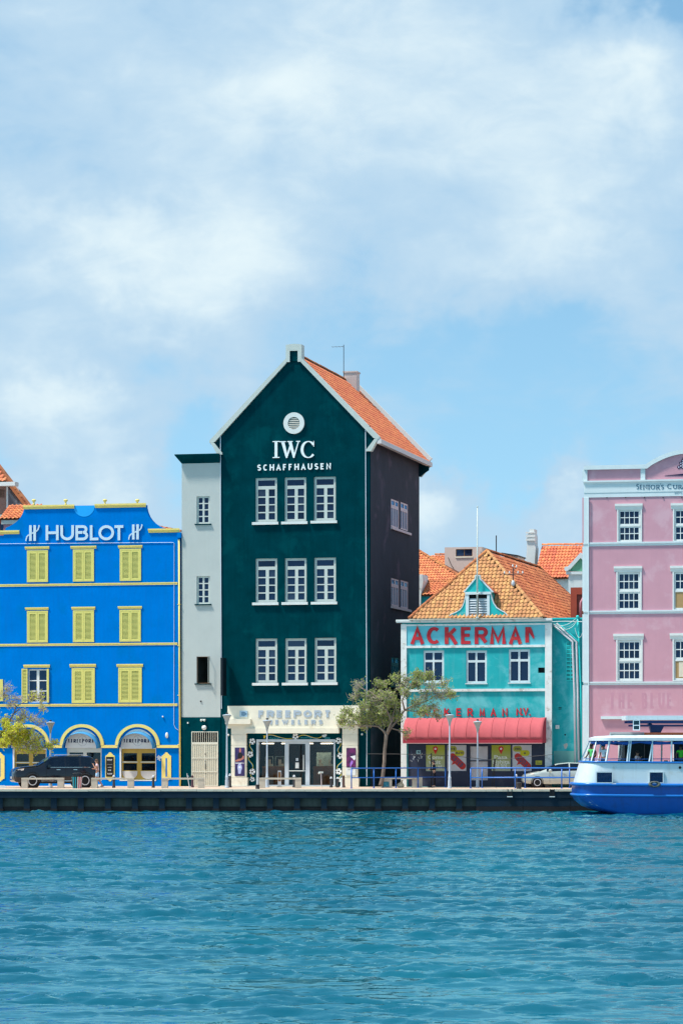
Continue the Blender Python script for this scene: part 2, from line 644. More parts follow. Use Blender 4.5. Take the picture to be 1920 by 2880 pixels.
def glyph(ch, x0, x1, z0, z1, wv, wh=None, y0=-.06, y1=0.0, serif=0.0, clip=None):
    wh = wh or wv
    mb = MB()
    strokes = GL[ch]
    for j, st in enumerate(strokes):
        pts = [(x0 + wv / 2 + u * (x1 - x0 - wv), z0 + wh / 2 + w * (z1 - z0 - wh)) for u, w in st]
        # open upright ends reach the full height of the letter
        def ext(p, q):
            if abs(p[0] - q[0]) < 1e-6 * 1 + abs(p[1] - q[1]) * 0.7:
                s_ = 1 if p[1] > q[1] else -1
                k = (wh / 2) / max(abs(p[1] - q[1]), 1e-6)
                return (p[0] + (p[0] - q[0]) * k, p[1] + s_ * wh / 2)
            return p
        closed = len(st) > 15 and abs(st[0][0] - st[-1][0]) < 1e-6 and abs(st[0][1] - st[-1][1]) < 1e-6
        if not closed:
            for e, (a, b) in ((0, (0, 1)), (-1, (-1, -2))):
                u, w = st[a]
                if w in (0, 1):
                    pts[e] = ext(pts[a], pts[b])
        stroke(mb, pts, wv, wh, y0 - 0.002 * j, y1, closed)
        if serif:
            for e, b in ((0, 1), (-1, -2)):
                u, w = st[e]
                if w in (0, 1) and not closed and abs(st[e][1] - st[b][1]) > 0.2:
                    zz = pts[e][1]
                    zz0, zz1 = (zz, zz + wh) if w == 0 else (zz - wh, zz)
                    mb.box(pts[e][0] - serif - wv / 2, pts[e][0] + serif + wv / 2, y0 - 0.004, y1, zz0, zz1)
    return mb


def word(parent, text, x0, x1, z0, z1, wv, mat, wh=None, y0=-.06, y1=0.0, serif=0.0, gap=0.22, name='letter', wide=None):
    """a word as separate letters spread over x0..x1"""
    wd = {'I': .3, '.': .3, "'": .25, 'M': 1.15, 'W': 1.35, 'O': 1.08, 'E': .82, 'L': .78, 'F': .8, 'S': .85, ' ': .45, 'J': .7, 'C': .95, 'T': .9}
    tot = sum(wd.get(c, 1.0) for c in text) + gap * (len(text) - 1)
    u = (x1 - x0) / tot
    x = x0
    out = []
    for c in text:
        w = wd.get(c, 1.0) * u
        if c != ' ':
            out.append(ob(name, glyph(c, x, x + w, z0, z1, wv, wh, y0, y1, serif), mat, parent))
        x += w + gap * u
    return out


def text_mesh(body, x0, x1, z0, z1, y, depth=0.004, bold=0.0, tilt=0.0):
    """printed lettering in the default typeface fitted to a box in the x,z plane"""
    cu = bpy.data.curves.new('t', 'FONT')
    cu.body = body
    cu.extrude = depth
    cu.offset = bold
    cu.resolution_u = 3
    o = bpy.data.objects.new('t', cu)
    COL.objects.link(o)
    dg = bpy.context.evaluated_depsgraph_get()
    me = bpy.data.meshes.new_from_object(o.evaluated_get(dg))
    bpy.data.objects.remove(o)
    v = np.array([p.co[:] for p in me.vertices])
    a, b = v[:, :2].min(0), v[:, :2].max(0)
    v[:, :2] = (v[:, :2] - a) / (b - a)
    X = x0 + v[:, 0] * (x1 - x0)
    Z = z0 + v[:, 1] * (z1 - z0)
    if tilt:
        cx, cz = (x0 + x1) / 2, (z0 + z1) / 2
        c, s_ = math.cos(tilt), math.sin(tilt)
        X, Z = cx + (X - cx) * c - (Z - cz) * s_, cz + (X - cx) * s_ + (Z - cz) * c
    Y = y - v[:, 2]
    for p, x, yy, z in zip(me.vertices, X, Y, Z):
        p.co = (x, yy, z)
    me.materials.clear()
    return me

# ------------------------------------------------------------------ palette (surface colours, not lit colours)
M = {
    'blue': paint('blue_render', (0.0, 0.172, 0.585), .85, .09, .7, sc3((0.0, 0.195, 0.585), .82), .4, .45, streak=.38, streak_col=(.006, .14, .46), spec=.0),
    'blue_lt': paint('light_blue_paint', (0.004, 0.34, 0.82), .6, .04),
    'yellow': paint('yellow_trim', (.80, .64, .19), .65, .07, 2.0, (.62, .48, .2), .1, 2.0, streak=.15),
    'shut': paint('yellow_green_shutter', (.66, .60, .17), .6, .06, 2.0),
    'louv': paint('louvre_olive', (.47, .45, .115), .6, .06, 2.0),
    'white': paint('white_paint', (.68, .70, .68), .6, .05, 2.0, streak=.12, streak_col=(.5, .5, .45)),
    'offwhite': paint('offwhite_frame', (.52, .56, .52), .55, .06, 2.0, streak=.1),
    'grey': paint('grey_metal', (.52, .56, .60), .4, .06, 3.0, spec=.5),
    'letter': paint('pale_steel_letter', (.53, .66, .76), .35, .04, 3.0, bump=0, spec=.5),
    'cream': paint('cream_render', (.76, .71, .58), .75, .06, 1.2, (.65, .58, .44), .15, 1.0, streak=.15),
    'green': paint('dark_green_render', (.0004, .038, .050), .9, .26, .8, (.0008, .056, .068), .45, .6, streak=.55, streak_col=(.0005, .024, .032), spec=.0, bump=.3),
    'plum': paint('slate_side_render', (.036, .039, .056), .85, .18, .7, (.09, .07, .10), .3, .5, streak=.4, streak_col=(.045, .045, .065), spec=.2, bump=.3),  # side wall and soffit in slate violet, coloured apart from the green front
    'annex': paint('pale_annex_render', (.46, .495, .475), .8, .04, 1.0, (.44, .48, .47), .25, 1.2, streak=.22, streak_col=(.40, .42, .40), bump=.25),
    'turq': paint('turquoise_render', (.010, .36, .385), .75, .12, .8, (.13, .50, .53), .55, .55, streak=.55, streak_col=(.10, .40, .43), bump=.25),
    'turq_panel': paint('pale_turquoise_panel', (.13, .50, .58), .65, .06, 1.2, (.3, .56, .58), .2, .9, streak=.35, streak_col=(.18, .38, .40)),
    'turq_lt': paint('turquoise_trim', (.02, .50, .50), .6, .06),
    'oldwhite': paint('peeling_white_paint', (.70, .72, .70), .7, .10, 2.5, (.40, .36, .31), .35, 2.4, streak=.35, streak_col=(.40, .36, .33)),
    'pink': paint('pink_render', (.56, .285, .345), .75, .06, .7, (.61, .37, .43), .4, .55, streak=.28, streak_col=(.49, .24, .31), bump=.2),
    'pinkfade': paint('faded_pink_letters', (.53, .26, .33), .8, .06),
    'pinkwhite': paint('bluish_white_trim', (.60, .68, .70), .65, .05, 1.5, streak=.18, streak_col=(.45, .5, .5)),
    'red': paint('faded_red_letter', (.50, .022, .035), .6, .12, 2.0, (.52, .13, .05), .3, 1.5, bump=0),
    'awning': paint('salmon_canvas', (.47, .098, .112), .85, .08, 1.0, streak=.22, streak_col=(.38, .065, .08), bump=.1),
    'awndark': paint('dark_red_canvas', (.34, .03, .05), .85, .08),
    'navy': paint('navy_shop_wall', (.022, .030, .062), .6, .15, 1.5, (.05, .055, .08), .3, 1.4),
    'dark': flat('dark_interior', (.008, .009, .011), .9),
    'black': flat('black_metal', (.012, .012, .014), .45),
    'iron': paint('dark_iron', (.035, .035, .04), .55, .2, 6.0),
    'concrete': paint('bench_concrete', (.50, .46, .38), .85, .14, 3.0, (.32, .29, .25), .3, 2.5, bump=.4),
    'quayface': paint('quay_dark_concrete', (.010, .024, .040), .85, .25, 1.0, (.016, .02, .022), .3, .9, streak=.3, bump=.4, spec=.15),
    'quaypanel': paint('quay_panel_concrete', (.075, .080, .070), .85, .35, 1.6, (.016, .013, .012), .35, 1.2, streak=.5, streak_col=(.012, .012, .013), bump=.5, spec=.15),
    'quaywet': paint('tidal_weed_concrete', (.013, .0085, .009), .6, .3, 3.0, (.035, .013, .01), .25, 3.0, bump=.6),
    'railblue': paint('blue_railing_paint', (.006, .115, .44), .4, .08, 4.0, spec=.5, bump=0),
    'wood': paint('brown_wood', (.22, .11, .045), .6, .15, 2.0),
    'ply': paint('plywood', (.40, .25, .11), .7, .1, 2.0),
    'terracotta': paint('terracotta_paint', (.30, .072, .045), .8, .1, 1.5),
    'beige': paint('beige_pink_render', (.62, .50, .44), .8, .06, 1.0, streak=.2),
    'brick': None,
    'tileA': paint('weathered_clay_tile', (.55, .285, .125), .85, .26, 1.4, (.27, .145, .08), .30, 1.1, bump=.4, rand=.22, spec=.15),
    'tileB': paint('ruddy_clay_tile', (.55, .20, .095), .85, .22, 1.2, (.25, .11, .07), .3, 1.0, bump=.4, rand=.28, spec=.15),
    'tileC': paint('orange_clay_tile', (.66, .205, .10), .8, .10, 1.0, bump=.25, rand=.16, spec=.15),
    'tileD': paint('pale_orange_clay_tile', (.66, .24, .11), .85, .12, 1.0, (.42, .17, .09), .2, .9, bump=.3, rand=.2, spec=.15),
    'ridge': paint('ridge_clay', (.44, .16, .06), .85, .25, 2.0, (.22, .11, .06), .3, 2.0, rand=.25),
    'under': flat('roof_underlay', (.16, .06, .03), .9),
    'glass': glass('window_glass'),
    'panes': None,
    'glass_side': glass('side_window_glass', (.03, .035, .05), .3),
    'shopglass': glass('shop_glass', (.05, .05, .048), .93, .03, (.45, .55, .62)),
    'carglass': glass('car_glass', (.006, .010, .012), .25),
    'mullion': paint('silver_frame', (.50, .55, .60), .35, .05, 3.0, spec=.5, bump=0),
    'bark': paint('grey_brown_bark', (.20, .155, .125), .9, .3, 5.0, (.10, .08, .07), .3, 4.0, bump=.7, bscale=30),
    'curtain': paint('curtain_cloth', (.10, .055, .055), .9, .3, 4.0),
    'blind': paint('pale_blind', (.55, .56, .50), .9, .08, 2.0),
}


M['panes'] = [M['glass'], M['glass'], M['glass'], glass('window_glass_dim', (.006, .012, .028), .3), glass('window_glass_pale', (.028, .042, .07), .1)]


def tag_struct(o):
    return tag(o, kind='structure')


# ------------------------------------------------------------------ windows
def casement(parent, rect, panes, y, mat, gl, depth=.07, bars=.0, name='window', label=None):
    """frame with pane openings; panes given as fractions of the frame (x0,x1,z0,z1). each pane is a piece of its own"""
    x0, x1, z0, z1 = rect
    W, H = x1 - x0, z1 - z0
    hs = [(x0 + a * W, x0 + b * W, z0 + c * H, z0 + d * H) for a, b, c, d in panes]
    win = ob(name, MB().plate(x0, x1, z0, z1, hs, y, y + depth), mat, parent)
    if label:
        win['label'] = label
    for (a, b, c, d) in hs:
        g = gl[random.randrange(len(gl))] if isinstance(gl, list) else gl
        ob('pane', MB().box(a - .004, b + .004, y + depth * .45, y + depth * .45 + .006, c - .004, d + .004), g, win)
    return win


def grid_panes(xs, zs):
    return [(a, b, c, d) for (a, b) in xs for (c, d) in zs]


IWC_PANES = [(.115, .885, .815, .945)] + grid_panes([(.115, .455), (.60, .885)], [(.058, .205), (.232, .38), (.405, .555), (.583, .742)])


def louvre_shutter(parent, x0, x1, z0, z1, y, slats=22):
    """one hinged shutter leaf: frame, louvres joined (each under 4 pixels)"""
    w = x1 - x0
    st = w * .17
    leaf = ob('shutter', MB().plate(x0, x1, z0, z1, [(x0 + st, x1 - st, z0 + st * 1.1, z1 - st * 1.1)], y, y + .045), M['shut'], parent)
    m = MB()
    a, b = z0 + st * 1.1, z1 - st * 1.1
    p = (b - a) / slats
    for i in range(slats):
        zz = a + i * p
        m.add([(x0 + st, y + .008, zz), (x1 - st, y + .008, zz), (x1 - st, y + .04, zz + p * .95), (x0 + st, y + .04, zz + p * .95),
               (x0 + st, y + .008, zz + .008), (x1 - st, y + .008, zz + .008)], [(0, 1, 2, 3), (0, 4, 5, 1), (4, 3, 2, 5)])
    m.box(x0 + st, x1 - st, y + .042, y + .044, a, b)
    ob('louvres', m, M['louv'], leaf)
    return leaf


def cornice(parent, x0, x1, z0, z1, out, mat, name='cornice', flare=.35, y=0.0):
    """projecting moulding with a sloped underside"""
    h = z1 - z0
    m = MB()
    prof = [(y, z0), (y - out * flare, z0), (y - out * .55, z0 + h * .35), (y - out, z0 + h * .62), (y - out, z1), (y, z1)]
    e = out * .25
    vs = []
    for yy, zz in prof:
        k = (y - yy) / out * e
        vs.append((x0 - k, yy, zz))
    for yy, zz in prof:
        k = (y - yy) / out * e
        vs.append((x1 + k, yy, zz))
    n = len(prof)
    fs = [tuple(range(n)), tuple(range(2 * n - 1, n - 1, -1))] + [(i, i + n, (i + 1) % n + n, (i + 1) % n) for i in range(n)]
    m.add(vs, fs)
    return ob(name, m, mat, parent)


# ------------------------------------------------------------------ tiled roofs
def tile_base(w, l, t=.045, lift=.055):
    prof = [(0, .012), (.14, .0), (.36, .002), (.54, .024), (.72, .046), (.88, .036), (1.02, .012)]
    n = len(prof)
    vs = [(a * w, 0.0, h * w * 5.5 + lift) for a, h in prof] + [(a * w, l * 1.1, h * w * 5.5 + .006) for a, h in prof]
    vs += [(a * w, 0.0, h * w * 5.5 + lift - t) for a, h in prof]
    fs = [(i, i + 1, n + i + 1, n + i) for i in range(n - 1)] + [(2 * n + i, 2 * n + i + 1, i + 1, i) for i in range(n - 1)]
    return vs, fs


def tiled(parent, O, A, B, inside, amax, bmax, w, l, mat, single=0, jit=.006):
    """lay pantiles on the plane O + a*A + b*B where inside(a,b); the nearest `single` are pieces of their own, the rest one mesh"""
    O, A, B = Vector(O), Vector(A).normalized(), Vector(B).normalized()
    Nn = A.cross(B).normalized()
    spots = []
    for r in range(int(bmax / l) + 1):
        off = 0
        for k in range(int(amax / w) + 2):
            a, b = k * w + off, r * l
            if inside(a + w / 2, b + l * .5):
                spots.append((a, b))
    vs, fs = tile_base(w, l)
    if single:
        me = MB().add(vs, fs).mesh('tile')
        me.materials.append(mat)
        for a, b in spots[:single]:
            o = bpy.data.objects.new('tile', me)
            COL.objects.link(o)
            o.parent = parent
            q = O + A * (a + random.uniform(-jit, jit)) + B * (b + random.uniform(-jit, jit) * 2) + Nn * random.uniform(0, jit)
            mt = Matrix((A, B, Nn)).transposed().to_4x4() @ Matrix.Rotation(random.uniform(-.03, .03), 4, 'Z')
            mt.translation = q
            o.matrix_local = mt
    rest = spots[single:]
    if rest:
        base = np.array(vs)
        fa = np.array(fs)
        R3 = np.array([A[:], B[:], Nn[:]])
        allv, allf = [], []
        for i, (a, b) in enumerate(rest):
            q = base + np.array([a + random.uniform(-jit, jit), b + random.uniform(-jit, jit) * 2, random.uniform(0, jit * 1.5)])
            allv.append(q @ R3 + np.array(O[:]))
            allf.append(fa + i * len(vs))
        me = bpy.data.meshes.new('tiles')
        me.from_pydata(np.concatenate(allv).tolist(), [], np.concatenate(allf).tolist())
        o = ob('roof_tiles', me, mat, parent)
        o['kind'] = 'stuff'


def ridge_tiles(parent, p0, p1, r=.11, l=.36, mat=None):
    """half-round caps along a ridge or hip, each a piece"""
    p0, p1 = Vector(p0), Vector(p1)
    d = p1 - p0
    n = max(1, int(d.length / l))
    ax = d.normalized()
    sd = ax.cross(Vector((0, 0, 1))).normalized()
    up = sd.cross(ax)
    m = MB()
    k = 6
    for j, (t, rr) in enumerate(((0, 1.12), (1.12, .92))):
        for i in range(k + 1):
            a = PI * i / k
            m.v.append((math.cos(a) * r * rr, t * l, math.sin(a) * r * rr))
    for i in range(k):
        m.f.append((i, i + 1, k + 2 + i, k + 1 + i))
    m.f.append(tuple(range(k, -1, -1)))
    me = m.mesh('ridge_tile')
    me.materials.append(mat or M['ridge'])
    for i in range(n):
        o = bpy.data.objects.new('ridge_tile', me)
        COL.objects.link(o)
        o.parent = parent
        mt = Matrix((sd, ax, up)).transposed().to_4x4() @ Matrix.Rotation(random.uniform(-.04, .04), 4, 'X')
        mt.translation = p0 + d * (i / n) + up * random.uniform(-.01, .012)
        o.matrix_local = mt


def shell(mb, x0, x1, y0, y1, z0, z1, t=.25, front=False, left=True, right=True):
    """plain closed side and rear walls of a building"""
    mb.box(x0, x1, y1 - t, y1, z0, z1)
    if left: mb.box(x0, x0 + t, y0, y1 - t, z0, z1)
    if right: mb.box(x1 - t, x1, y0, y1 - t, z0, z1)
    if front: mb.box(x0 + t, x1 - t, y0, y0 + t, z0, z1)
    return mb

# ================================================================== water
def make_water():
    ys = list(np.arange(-120, 20, 14.0)) + [22, 25, 27.5]
    y = 29.0
    while y < 62:
        ys.append(y)
        y += .078
    while y < 110:
        ys.append(y)
        y += .11
    while y < QY + 1.2:
        ys.append(y)
        y += .17
    ys = np.array(ys)
    ts = np.concatenate([[-60, -30, -15, -8, -4, -2.2, -1.5, -1.2], np.linspace(-1, 1, 420), [1.2, 1.5, 2.2, 4, 8, 15, 30, 60]])
    Y, T = np.meshgrid(ys, ts, indexing='ij')
    X = T * (3.2 + .126 * np.maximum(Y, 10))
    dy = np.gradient(ys)[:, None]
    dx = 2 / 420 * (3.2 + .126 * np.maximum(ys, 10))[:, None]
    sp = np.maximum(dx, dy * .6)
    fade = np.clip((1.25 - np.abs(T)) / .25, 0, 1) * np.clip((Y - 24) / 5, 0, 1)
    Z = np.zeros_like(X)
    r = np.random.default_rng(11)
    # livelier and calmer patches of chop
    E = np.zeros_like(X)
    for i in range(9):
        L0 = r.uniform(2.2, 11)
        th = r.normal(0, .7)
        E += np.sin((math.sin(th) * X + 1.6 * math.cos(th) * Y) * 2 * PI / L0 + r.random() * 6.28)
    E = np.clip(.78 + .42 * E / 2.1, .34, 1.8)
    E *= np.clip(.70 + (Y - 40) / 60, .70, 1.0)
    for i in range(130):
        lam = .17 * (17.0 ** (r.random() ** 1.2))
        th = r.normal(0, .42) + (PI if r.random() < .2 else 0) + .10
        kx, ky = math.sin(th) * 2 * PI / lam, math.cos(th) * 2 * PI / lam
        a = .0066 * lam * (1.20 if lam < .7 else (.90 if lam < 1.2 else .42))
        wgt = np.clip(lam / (2.4 * sp) - .4, 0, 1)
        ph_ = kx * X + ky * Y + r.random() * 6.28
        Z += a * wgt * E * (np.sin(ph_) - .22 * np.cos(2 * ph_))
    Z *= fade
    nv = X.shape
    verts = np.stack([X, Y, Z], -1).reshape(-1, 3)
    idx = np.arange(nv[0] * nv[1]).reshape(nv)
    faces = np.stack([idx[:-1, :-1], idx[:-1, 1:], idx[1:, 1:], idx[1:, :-1]], -1).reshape(-1, 4)
    me = bpy.data.meshes.new('water')
    me.vertices.add(len(verts))
    me.vertices.foreach_set('co', verts.ravel())
    me.loops.add(faces.size)
    me.loops.foreach_set('vertex_index', faces.ravel())
    me.polygons.add(len(faces))
    me.polygons.foreach_set('loop_start', np.arange(0, faces.size, 4))
    me.polygons.foreach_set('loop_total', np.full(len(faces), 4))
    me.update()
    k = Nodes('sea_water')
    v = k.coord((1, .55, 1))
    n1 = k.noise(k.coord((1, .35, 1)), .09, 3, .5)
    c = k.mix(k.rng(n1, .35, .65), (.0001, .054, .096), (.0001, .088, .130))
    h1 = k.noise(v, 2.6, 4, .62, .6)
    h2 = k.noise(v, 9.0, 3, .6, .4)
    ad = k.add('ShaderNodeMath', operation='MULTIPLY_ADD')
    k.link(h2, ad.inputs[0])
    ad.inputs[1].default_value = .35
    k.link(h1, ad.inputs[2])
    bp = k.add('ShaderNodeBump')
    bp.inputs['Strength'].default_value = .42
    bp.inputs['Distance'].default_value = .03
    k.link(ad.outputs[0], bp.inputs['Height'])
    # light scattered back from the water body, and the tinted mirror of its skin
    df = k.add('ShaderNodeBsdfDiffuse')
    k.link(c, df.inputs['Color'])
    k.link(bp.outputs[0], df.inputs['Normal'])
    gl = k.add('ShaderNodeBsdfGlossy')
    gl.inputs['Color'].default_value = (.50, .95, 1.0, 1)
    gl.inputs['Roughness'].default_value = .10
    k.link(bp.outputs[0], gl.inputs['Normal'])
    fr = k.add('ShaderNodeFresnel')
    fr.inputs['IOR'].default_value = 1.62
    k.link(bp.outputs[0], fr.inputs['Normal'])
    mx = k.add('ShaderNodeMixShader')
    k.link(fr.outputs[0], mx.inputs[0])
    k.link(df.outputs[0], mx.inputs[1])
    k.link(gl.outputs[0], mx.inputs[2])
    k.n.remove(k.b)
    k.link(mx.outputs[0], k.n['Material Output'].inputs['Surface'])
    o = ob('water', me, k.m, smooth=True)
    return tag_struct(o)


make_water()

# ================================================================== quay and ground
def make_quay():
    k = Nodes('brick_paving')
    v = k.coord((4.6, 9.2, 1))
    bt = k.add('ShaderNodeTexBrick')
    k.link(v, bt.inputs['Vector'])
    bt.inputs['Color1'].default_value = (.46, .275, .19, 1)
    bt.inputs['Color2'].default_value = (.54, .36, .26, 1)
    bt.inputs['Mortar'].default_value = (.42, .36, .29, 1)
    bt.inputs['Scale'].default_value = 1.0
    bt.inputs['Mortar Size'].default_value = .03
    n = k.noise(k.coord(), .35, 5, .6)
    c = k.mix(k.rng(n, .4, .62, 0, .55), bt.outputs['Color'], (.56, .48, .37))
    k.link(c, k.b.inputs['Base Color'])
    k.b.inputs['Roughness'].default_value = .85
    m = MB()
    # one sheet from the coping to the horizon, sunk under the quay top
    m.add([(-900, QY + .45, QZ), (900, QY + .45, QZ), (900, 4000, QZ), (-900, 4000, QZ)], [(0, 1, 2, 3)])
    q = tag_struct(ob('quay_pavement', m, k.m))
    cp = paint('coping_stone', (.62, .54, .42), .85, .14, 2.0, (.45, .36, .28), .3, 1.5, bump=.4)
    me = MB().box(0, 1.985, 0, .48, -.10, .022).mesh('coping_stone')
    me.materials.append(cp)
    for i in range(26):
        o = ob('coping_stone', me, None, q, loc=(-26 + i * 2.0, QY - .03 + random.uniform(-.012, .012), QZ + random.uniform(-.006, .006)))
    # painted parking lines and stone strips on the pavement
    wp = paint('white_road_paint', (.74, .71, .62), .8, .12, 2.0, (.5, .4, .3), .3, 3.0)
    for (pa, pb, Y) in ((738, 850, 181.0), (850, 935, 180.2), (905, 1000, 178.6), (505, 625, 180.2), (690, 742, 180.8), (1000, 1040, 181.2), (1105, 1165, 180.4),
                        (0, 25, 177.2), (1318, 1336, 177.0), (1370, 1388, 186.5)):
        xa, xb = (pa - CXP) / FPX * Y, (pb - CXP) / FPX * Y
        ob('painted_line', MB().add([(xa, Y, QZ + .005), (xb, Y + .3, QZ + .005), (xb, Y + .62, QZ + .005), (xa, Y + .32, QZ + .005)], [(0, 1, 2, 3)]), wp, q)


make_quay()


def make_quay_wall():
    w = thing('quay_wall', 'dark concrete quay wall with piers and recessed panels rising from the water', 'quay wall', (0, QY, 0))
    ob('wall_core', MB().box(-60, 60, .5, 3.0, -1.5, QZ - .06), M['quayface'], w)
    ob('cap_beam', MB().box(-60, 60, .0, .499, QZ - .46, QZ - .105), M['quayface'], w)
    pm = MB().box(-.16, .16, .06, .5, -1.2, QZ - .462).mesh('pier')
    pm.materials.append(M['quayface'])
    fm = MB().box(-.19, .19, .03, .5, -1.2, .16).mesh('pier_foot')
    fm.materials.append(M['quaywet'])
    am = MB().box(-.585, .585, .28, .5, .27, QZ - .47).mesh('panel')
    am.materials.append(M['quaypanel'])
    bm = MB().box(-.585, .585, .25, .5, -1.2, .268).mesh('panel_foot')
    bm.materials.append(M['quaywet'])
    sp = 1.495
    x0 = (75 - CXP) / FPX * QY
    for i in range(-6, 32):
        x = x0 + i * sp
        o = ob('pier', pm, None, w, loc=(x, 0, 0))
        ob('pier_foot', fm, None, o)
        if x < 7.2:
            ob('panel', am, None, w, loc=(x + sp / 2, random.uniform(-.02, .02), 0))
            ob('panel_foot', bm, None, w, loc=(x + sp / 2, 0, random.uniform(-.05, .03)))
    # the stretch on the right is faced with plain sheets
    for i in range(7):
        x = 7.45 + i * 2.6
        ob('sheet_pile', MB().box(x, x + 2.58, .02, .5, -1.2, .28), M['quaywet'], w)
        ob('facing_plate', MB().box(x, x + 2.59, .03, .5, .285, QZ - .464), M['quayface'], w)
    for px in (1433, 1552):
        x = (px - CXP) / FPX * QY
        ob('fender_bracket', MB().box(x - .13, x - .09, -.06, 0, QZ - .36, QZ + .03).box(x + .09, x + .13, -.06, 0, QZ - .36, QZ + .03)
           .box(x - .12, x + .12, -.03, -.002, QZ - .36, QZ), M['black'], w)
        ob('fender_bracket_foot', MB().box(x - .15, x + .15, -.07, -.003, QZ - .42, QZ - .365), M['white'], w)


make_quay_wall()

# ================================================================== blue building
def finial(parent, x, z, y=.0):
    prof = [(.085, 0), (.075, .05), (.05, .12), (.05, .17), (.11, .24), (.135, .29), (.12, .33), (.06, .36), (.0, .365)]
    ob('finial', MB().lathe(prof, (x, y, z), 12), M['yellow'], parent, smooth=True)


def crest_frame(parent, x0, x1, z0, z1, board):
    """yellow wall frame with a stepped, rounded head and foot"""
    w, h = x1 - x0, z1 - z0
    pts = []
    head = [(0, .865), (.02, .885), (.16, .90), (.22, .935), (.34, .955), (.36, .99), (.44, 1.0)]
    foot = [(0, .10), (.18, .085), (.24, .05), (.36, .04), (.40, .0)]
    left = [(a, b) for a, b in foot[::-1]] + head
    pts = [(x0 + a * w, z0 + b * h) for a, b in left] + [(x1 - a * w, z0 + b * h) for a, b in left[::-1]]
    f = ob('crest_frame', MB().prism(pts, -.045, .0), M['yellow'], parent)
    if board:
        b = ob('menu_board', MB().box(x0 + .1 * w, x1 - .1 * w, -.07, -.046, z0 + .16 * h, z0 + .845 * h), flat('board_black', (.012, .012, .013), .5), f)
        m = MB()
        for zz, ww, t in ((.74, .6, .026), (.715, .5, .012), (.58, .62, .008), (.47, .45, .022), (.36, .36, .045), (.25, .5, .035), (.225, .44, .012)):
            x = x0 + w * (.5 - ww / 2)
            while x < x0 + w * (.5 + ww / 2) - .02:
                l = random.uniform(.03, .07)
                m.box(x, min(x + l, x0 + w * (.5 + ww / 2)), -.074, -.0705, z0 + zz * h, z0 + (zz + t) * h)
                x += l + .018
        ob('chalk_lines', m, flat('chalk', (.55, .55, .55), .8), f)
    else:
        ob('slot', MB().box(x0 + .42 * w, x1 - .42 * w, -.050, -.0455, z0 + .17 * h, z0 + .80 * h), M['blue'], f)


